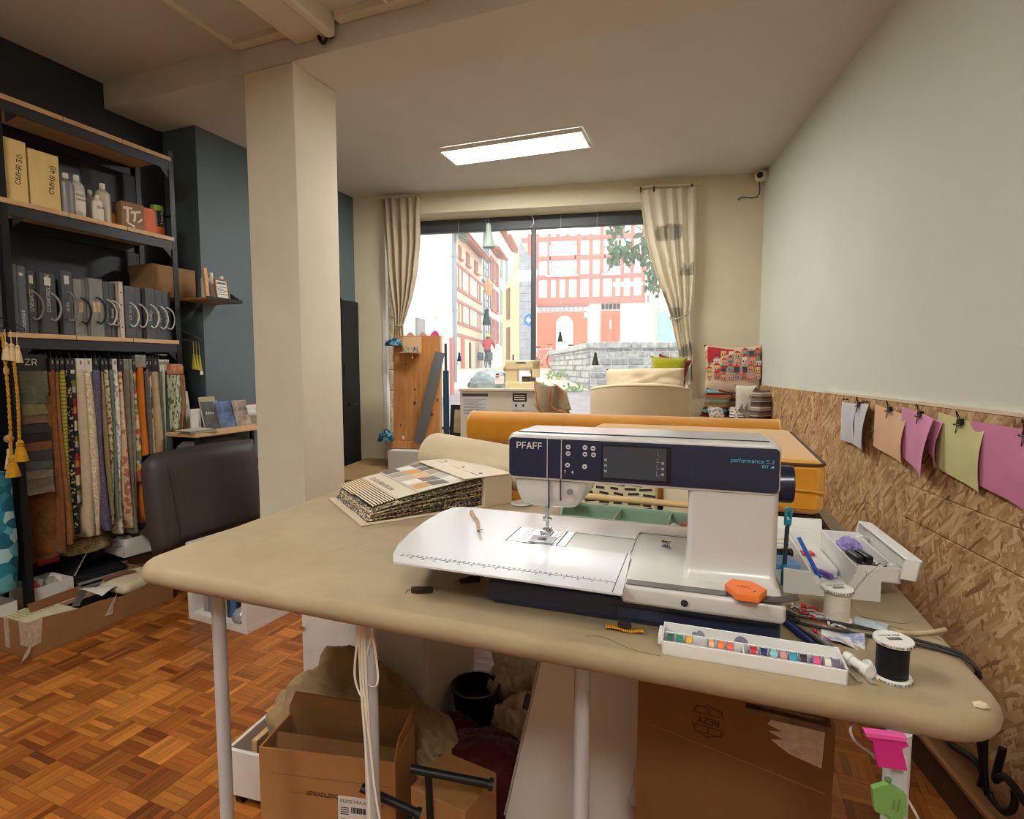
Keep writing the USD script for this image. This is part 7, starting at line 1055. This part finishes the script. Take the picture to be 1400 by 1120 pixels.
# ================================================================ under the table
t = thing('cabinet', 'white laminate cabinet standing under the back of the work table', 'cabinet', W(-1.46, 1.60, 0), RZL); part(t, 'body', rb(0, .53, 0.003, .39, .0, .80, .003), M('white_laminate', (222, 216, 206), 0.4)); part(t, 'front_panel', rb(0.002, .528, -.014, .002, .01, .798, .002), M('white_laminate', (222, 216, 206), 0.4))
for z in (.62, .36): part(t, 'hinge', rb(-.004, .018, -.02, -.012, z, z+.012, .002), chrome)
kb = M('kraft_box', (172, 122, 68), .85, var=.10, vs=5); kbi = M('kraft_box_inside', (140, 96, 52), .9, var=.12, vs=5)
bxl = thing('cardboard_box', 'open cardboard carton with SPRADLING print under the left of the table', 'box', W(-1.135, 1.060, 0), RZL+12)
part(bxl, 'front_side', rb(0, .385, 0, .006, 0, .33, .001), kb); part(bxl, 'side', rb(0, .006, .006, .15, 0, .33, .001), kb); part(bxl, 'side', rb(.379, .385, .006, .15, 0, .34, .001), kb); part(bxl, 'back_side', exy([(0, 0), (.385, 0), (.385, .37), (.28, .38), (.02, .395), (0, .35)], .15, .156), kbi); part(bxl, 'bottom', rb(.006, .379, .006, .15, 0, .006, .001), kbi); part(bxl, 'inner_flap', tr(exy([(.008, 0), (.375, 0), (.375, .09), (.008, .10)], 0, .004), (0, .03, .235), rx=-28), kbi); part(bxl, 'corner_flap', tr(exx([(0, 0), (.13, 0), (.12, .05), (.02, .04)], 0, .004), (.379, .01, .34), ry=6), kb)
part(bxl, 'brand_print', tr(upright(text('SPRADLING', .0118, .0004, True)), (.135, -.0006, .212)), M('carton_ink', (66, 46, 28), .8)); part(bxl, 'fold_line', J(bx(.03, .38, -.0008, .0, .262, .2632), bx(.09, .30, -.0008, 0, .214, .2155)), M('carton_ink_soft', (130, 90, 52), .8)); lb = part(bxl, 'shipping_label', rb(.225, .345, -.0012, 0, .11, .222, .0004), pape); part(lb, 'label_print', J(tr(upright(text('SUITE FRA 401 5-00', .0085, .0003)), (.232, -.0013, .205)), *[bx(.262+.0032*k, .2634+.0032*k+.0008*(k % 3), -.0018, -.001, .178, .194) for k in range(22)], *[bx(.232, .255, -.0018, -.001, .172+.006*k, .174+.006*k) for k in range(4)], *[bx(.235+.004*k, .237+.004*k, -.0018, -.001, .13, .16) for k in range(22)]), M('black_print', (36, 34, 34), .5))
wb_ = thing('storage_box', 'white open box with castors behind the left side of the carton', 'box', W(-1.385, 1.17, 0), RZL+5); wl2 = M('white_laminate', (222, 216, 206), 0.4)
for a in (rb(0, .26, 0, .012, .04, .185, .002), rb(0, .012, .012, .34, .04, .185, .002), rb(.248, .26, .012, .34, .04, .185, .002), rb(0, .26, .328, .34, .04, .185, .002)): part(wb_, 'side', a, wl2)
part(wb_, 'base', rb(.012, .248, .012, .328, .04, .052, .001), wl2)
for x in (.03, .23):
    for y in (.03, .30): part(wb_, 'castor', cyl((x-.01, y, .02), (x+.01, y, .02), .02, 14), blk)
for i in range(2): one('wood_block', ['thin wooden slat standing in the white castor box', 'black book standing in the white castor box'][i], 'slat' if i == 0 else 'book', rb(0, .02, 0, .24, 0, .135, .002), (ply, M('folder_black', (26, 26, 28), .35))[i], W(-1.34+.045*i, 1.225, .0525), RZL+5)
one('fabric_heap', 'crumpled brown kraft coloured cloth slumped in front of the white cabinet', 'cloth', lump(.25, .13, .34, .28, 2.0, 140, 5), weave('kraft_cloth', (178, 150, 108), (150, 124, 86), 500, vs=4), W(-1.12, 1.42, 0), RZL+20, smooth=True)
one('fabric_heap', 'brown cloth end trailing across the floor towards the black bucket', 'cloth', lump(.20, .11, .20, .30, 2.2, 141, 5), weave('kraft_cloth', (178, 150, 108), (150, 124, 86), 500, vs=4), W(-.90, 1.48, 0), RZL-20, smooth=True)
one('felt_roll', 'grey speckled felt rolled beside the brown cloth', 'felt', tr(lump(.045, .04, .10, .2, 2.4, 142, 4)), cells('speckled_felt', [(0, (186, 180, 164)), (.5, (150, 146, 134))], 200), W(-1.255, 1.32, .17), 30, smooth=True)
t = thing('bucket', 'round black plastic bucket on the floor beside the white cabinet', 'bucket', W(-.833, 1.80, 0)); part(t, 'shell', lathe([(0, 0), (.075, 0), (.088, .145), (.094, .147), (.094, .155), (.084, .155), (.072, .012), (0, .012)], 30), M('bucket_black', (24, 24, 26), .4), smooth=40); part(t, 'contents', lathe([(0, .10), (.05, .10), (.074, .09), (0, .08)], 24), M('bucket_dark', (34, 34, 38), .5))
for i, (u, v, z, sx, sy, sz, lab) in enumerate(((-.66, 1.95, 0, .17, .12, .27, 'heap of crumpled off white calico behind the bucket'), (-.62, 1.74, 0, .11, .09, .16, 'lower crumpled calico bundle next to the leaning white board'))): one('fabric_heap', lab, 'cloth', lump(sx, sy, sz, .34, 2.6, 150+i, 5), weave('calico_heap', (232, 224, 206), (214, 204, 184), 600, vs=5), W(u, v, z), 20*i, smooth=True)
one('fabric_heap', 'dark red cloth piled on the floor under the table', 'cloth', lump(.20, .18, .16, .2, 1.7, 160, 5), weave('oxblood_cloth', (92, 26, 22), (64, 16, 14), 500, vs=5), W(-.66, 1.48, 0), 0, smooth=True); one('fabric_heap', 'smaller dark red cloth bundle in front of the bucket', 'cloth', lump(.11, .09, .11, .2, 1.9, 161, 4), weave('oxblood_cloth', (92, 26, 22), (64, 16, 14), 500, vs=5), W(-.84, 1.62, 0), 0, smooth=True)
one('cardboard_box', 'small brown carton standing behind the black trestle bar', 'box', J(rb(0, .17, 0, .15, 0, .27, .003)), kb, W(-.72, 1.15, 0), RZL-8)
t = thing('trestle_rack', 'low black metal bar rack in front of the small carton', 'rack', (0, 0, 0)); part(t, 'bar', cyl(W(-.775, 1.02, .350), W(-.640, 1.06, .292), .010, 12), blk); part(t, 'bar', cyl(W(-.665, 1.065, .396), W(-.485, 1.13, .358), .010, 12), blk); part(t, 'upright', cyl(W(-.625, 1.078, .385), W(-.60, 1.06, 0), .009, 10), blk); part(t, 'upright', cyl(W(-.665, 1.053, .30), W(-.66, 1.05, 0), .009, 10), blk); part(t, 'end_knob', J(cyl(W(-.648, 1.057, .2955), W(-.638, 1.060, .2915), .014, 12), cyl(W(-.490, 1.128, .3595), W(-.480, 1.131, .3575), .014, 12)), blk)
t = thing('leaning_board', 'big white laminate board leaning under the middle of the table', 'board', W(-.345, 1.34, 0), RZL+3, rx=-8, ry=11); part(t, 'panel', rb(-.20, .22, 0, .018, .05, .82, .003), M('white_laminate', (222, 216, 206), 0.4)); part(t, 'edge_strip', rb(-.206, -.20, -.002, .02, .06, .82, .001), M('grey_edging', (176, 170, 160), .5)); part(t, 'fixing', J(rb(-.222, -.204, -.004, .016, .36, .40, .003)), M('dark_steel', (60, 62, 64), 0.4, 0.8))
t = thing('plastic_crate', 'grey plastic panel with vent slots standing beside the cardboard sheet', 'panel', W(-.215, 1.24, 0), RZL, rx=-3, ry=7); gp = M('pale_grey_plastic', (190, 184, 172), .5); part(t, 'panel', rb(0, .10, 0, .02, .30, .66, .006), gp); part(t, 'slot', J(*[rb(.01, .09, -.004, .004, .40+.022*k, .410+.022*k, .002) for k in range(5)]), M('slot_grey', (150, 144, 134), .5)); part(t, 'dark_flap', rb(.062, .098, -.012, -.004, .34, .60, .002), M('dark_flap_grey', (56, 52, 48), .5))
rz_ = thing('cardboard_sheet', 'large flat brown carton with an upside down REZY stamp leaning under the table front', 'box', W(-.150, 1.165, .002), -14.5, rx=0); kd = M('kraft_brown', (132, 90, 48), .85, var=.10, vs=4)
part(rz_, 'front_face', exy([(0, 0), (.372, 0), (.372, .672), (.36, .684), (.30, .69), (.0, .700)], 0, .006), kd); part(rz_, 'body', rb(.002, .370, .0065, .075, 0, .675, .003), kd); part(rz_, 'crease', J(tube([(.03, -.0004, .575), (.15, -.0006, .560), (.36, -.0004, .530)], .0012, 5)), M('crease_light', (176, 124, 72), .8)); part(rz_, 'torn_label', exy([(.262, .652), (.355, .655), (.352, .580), (.296, .592), (.262, .612), (.285, .618), (.258, .628), (.282, .634), (.256, .642)], -.0014, -.0002), M('label_torn', (214, 202, 184), .6, var=.2, vs=40))
hexo = Point(0, 0).buffer(.036, quad_segs=2); part(rz_, 'recycling_stamp', J(tr(upright(ex(hexo.difference(hexo.buffer(-.0014)).difference(sbox(-.06, -.010, .06, .010)), .0004)), (.145, -.0004, .615)), *[tr(upright(ex(Polygon([(-.012, -.008), (.012, -.008), (.016, 0), (.012, .008), (-.012, .008), (-.016, 0)]).difference(Polygon([(-.012, -.008), (.012, -.008), (.016, 0), (.012, .008), (-.012, .008), (-.016, 0)]).buffer(-.0012)), .0004)), (.145+dx, -.0004, .615+dz)) for dx, dz in ((-.012, -.020), (.013, -.020), (-.012, .022), (.013, .022))]), M('stamp_ink', (80, 46, 20), .8)); part(rz_, 'stamp_lettering', tr(tr(upright(text('REZY', .013, .0004, True, 'c')), ry=180), (.145, -.0006, .6215)), M('stamp_ink', (80, 46, 20), .8))
one('paper_bundle', 'bundle of papers and dark strips wedged between the carton and the tabletop', 'papers', J(rb(0, .14, 0, .10, 0, .012, .001), rb(.02, .13, .01, .09, .013, .02, .001), rb(.0, .05, 0, .1, .021, .027, .001)), M('paper_brown', (120, 96, 76), .8, var=.4, vs=30), W(.06, 1.07, .702), RZL-4)
# things on the table legs
lt = thing('cotton_tape', 'long cream cotton tapes looped over the second table leg', 'tape'); ct = M('tape_cream', (226, 216, 194), .85); lu, lv = -.665, .915
def LP(du, dv_, z): return W(lu+du, lv-.0165+dv_, z)
for pts in ([(-.006, 0, .856), (-.016, -.002, .80), (-.024, -.002, .74), (-.020, -.002, .69), (-.008, -.003, .672), (-.003, -.003, .70), (.0, -.002, .78), (.004, 0, .856)], [(.010, 0, .856), (.022, -.002, .80), (.030, -.002, .745), (.022, -.003, .70), (.010, -.002, .70), (.004, -.002, .76), (.002, 0, .856)], [(-.002, -.003, .856), (.004, -.004, .72), (.012, -.004, .56), (.030, -.004, .42), (.050, -.004, .34), (.070, -.006, .26)], [(-.010, -.002, .856), (-.010, -.003, .7), (.002, -.003, .5), (.006, -.004, .3), (.006, -.004, .1)], [(.002, -.005, .856), (-.004, -.005, .76), (.002, -.006, .66), (.010, -.005, .58)]): part(lt, 'tape', ribbon([LP(*p) for p in pts], .0048, .001, (1, 0, 0)), ct, smooth=True)
gl = thing('arrow_tag', 'magenta foam arrow tied to the right front table leg', 'tag', W(.216, .822, .822), RZL+8); part(gl, 'shape', exy([(-.008, 0), (.026, .0), (.018, .030), (.026, .034), (.020, .044), (-.024, .044), (-.024, .038), (-.016, .034)], -.008, 0), M('magenta_foam', (200, 36, 122), .6)); part(gl, 'rim', exy([(-.024, .0405), (.021, .0405), (.023, .046), (-.026, .046)], -.010, .002), M('pink_foam', (226, 84, 156), .6))
gt = thing('hexagon_tag', 'green foam hexagon tied below the magenta arrow on the right front leg', 'tag', W(.222, .821, .755), RZL+8); part(gt, 'shape', exy([(-.020, .036), (-.002, .046), (.020, .034), (.022, .006), (.008, -.006), (-.016, .006)], -.008, 0), M('green_foam', (116, 160, 84), .6)); part(gt, 'scratches', J(tube([(.004, -.0085, .012), (.006, -.0085, .026)], .0005, 4), tube([(.010, -.0085, .010), (.012, -.0085, .028)], .0005, 4), tube([(-.004, -.0085, .004), (.002, -.0085, .0)], .0005, 4)), M('green_dark', (80, 116, 56), .7)); part(gt, 'knot', tr(trimesh.creation.icosphere(2, .004), (.0, -.002, .048)), M('green_dark', (80, 116, 56), .7), smooth=True)
one('leg_cable', 'white cable looping round the right front table leg', 'cable', tube([W(.222, .865, .850), W(.196, .86, .852), W(.184, .855, .842), W(.190, .855, .826), W(.212, .865, .806), W(.232, .866, .785), W(.262, .86, .745), W(.28, .86, .70)], .0022, 6), M('cable_white', (206, 200, 192), .5), smooth=True)
ir = thing('iron_trestle', 'black cast iron trestle legs standing on the wooden ledge by the chipboard', 'trestle'); irn = M('cast_iron', (18, 18, 20), .5, .3)
IX = 1.10
for pts, r in (([(1.08, 1.92, .152), (1.08, 1.84, .157), (1.08, 1.745, .162), (1.08, 1.735, .14)], .011), ([(1.08, 1.78, .30), (1.08, 1.77, .24), (1.08, 1.752, .125), (1.08, 1.757, .112)], .007), ([(1.08, 1.75, .30), (1.08, 1.745, .25), (1.08, 1.735, .16), (1.08, 1.72, .112)], .008), ([(1.08, 1.675, .29), (1.08, 1.684, .24), (1.08, 1.692, .18), (1.08, 1.675, .205), (1.08, 1.63, .218), (1.08, 1.55, .205)], .010), ([(1.08, 1.715, .13), (1.08, 1.69, .112), (1.08, 1.655, .118), (1.08, 1.62, .16), (1.08, 1.622, .205)], .009)): part(ir, 'leg_bar', tube(pts, r, 8), irn, smooth=True)

# ---- repeats: a phrase shared by the members of each set
for base, grp in (('fabric_book', 'grey fabric books on the middle shelf'), ('fabric_sample', 'fabric samples hanging under the shelf'), ('bobbin', 'thread bobbins in the white bobbin box'), ('paper_pattern', 'paper patterns clipped to the chipboard'), ('house', 'houses across the street'), ('window_tassel', 'tassels hanging in the shop window'), ('bottle', 'bottles on the shelves'), ('magazine', 'magazines on the side table'), ('sample_folder', 'sample folders on the bottom shelf'), ('small_jar', 'brown pots on the lower board'), ('file_binder', 'files in the cube shelf'), ('plastic_sachet', 'sachets in the white tray'), ('fabric_roll', 'rolled swatches in the white tray'), ('folded_fabric', 'folded fabrics'), ('notion_packet', 'packets in the green caddy'), ('tassel', 'tassels at the shelf posts'), ('ribbon_roll', 'ribbon bundles in the white tray'), ('bicycle', 'bicycles in the street'), ('ball_pin', 'red headed pins'), ('foam_sample', 'yellow foam blocks'), ('leaflet_stack', 'loose leaflets on the side table')):
    for p in stage.GetPrimAtPath('/World').GetChildren():
        n = p.GetName()
        if (n == base or (n[:-4] == base and n[-3:].isdigit())) and not p.GetCustomDataByKey('group'): p.SetCustomDataByKey('group', grp)
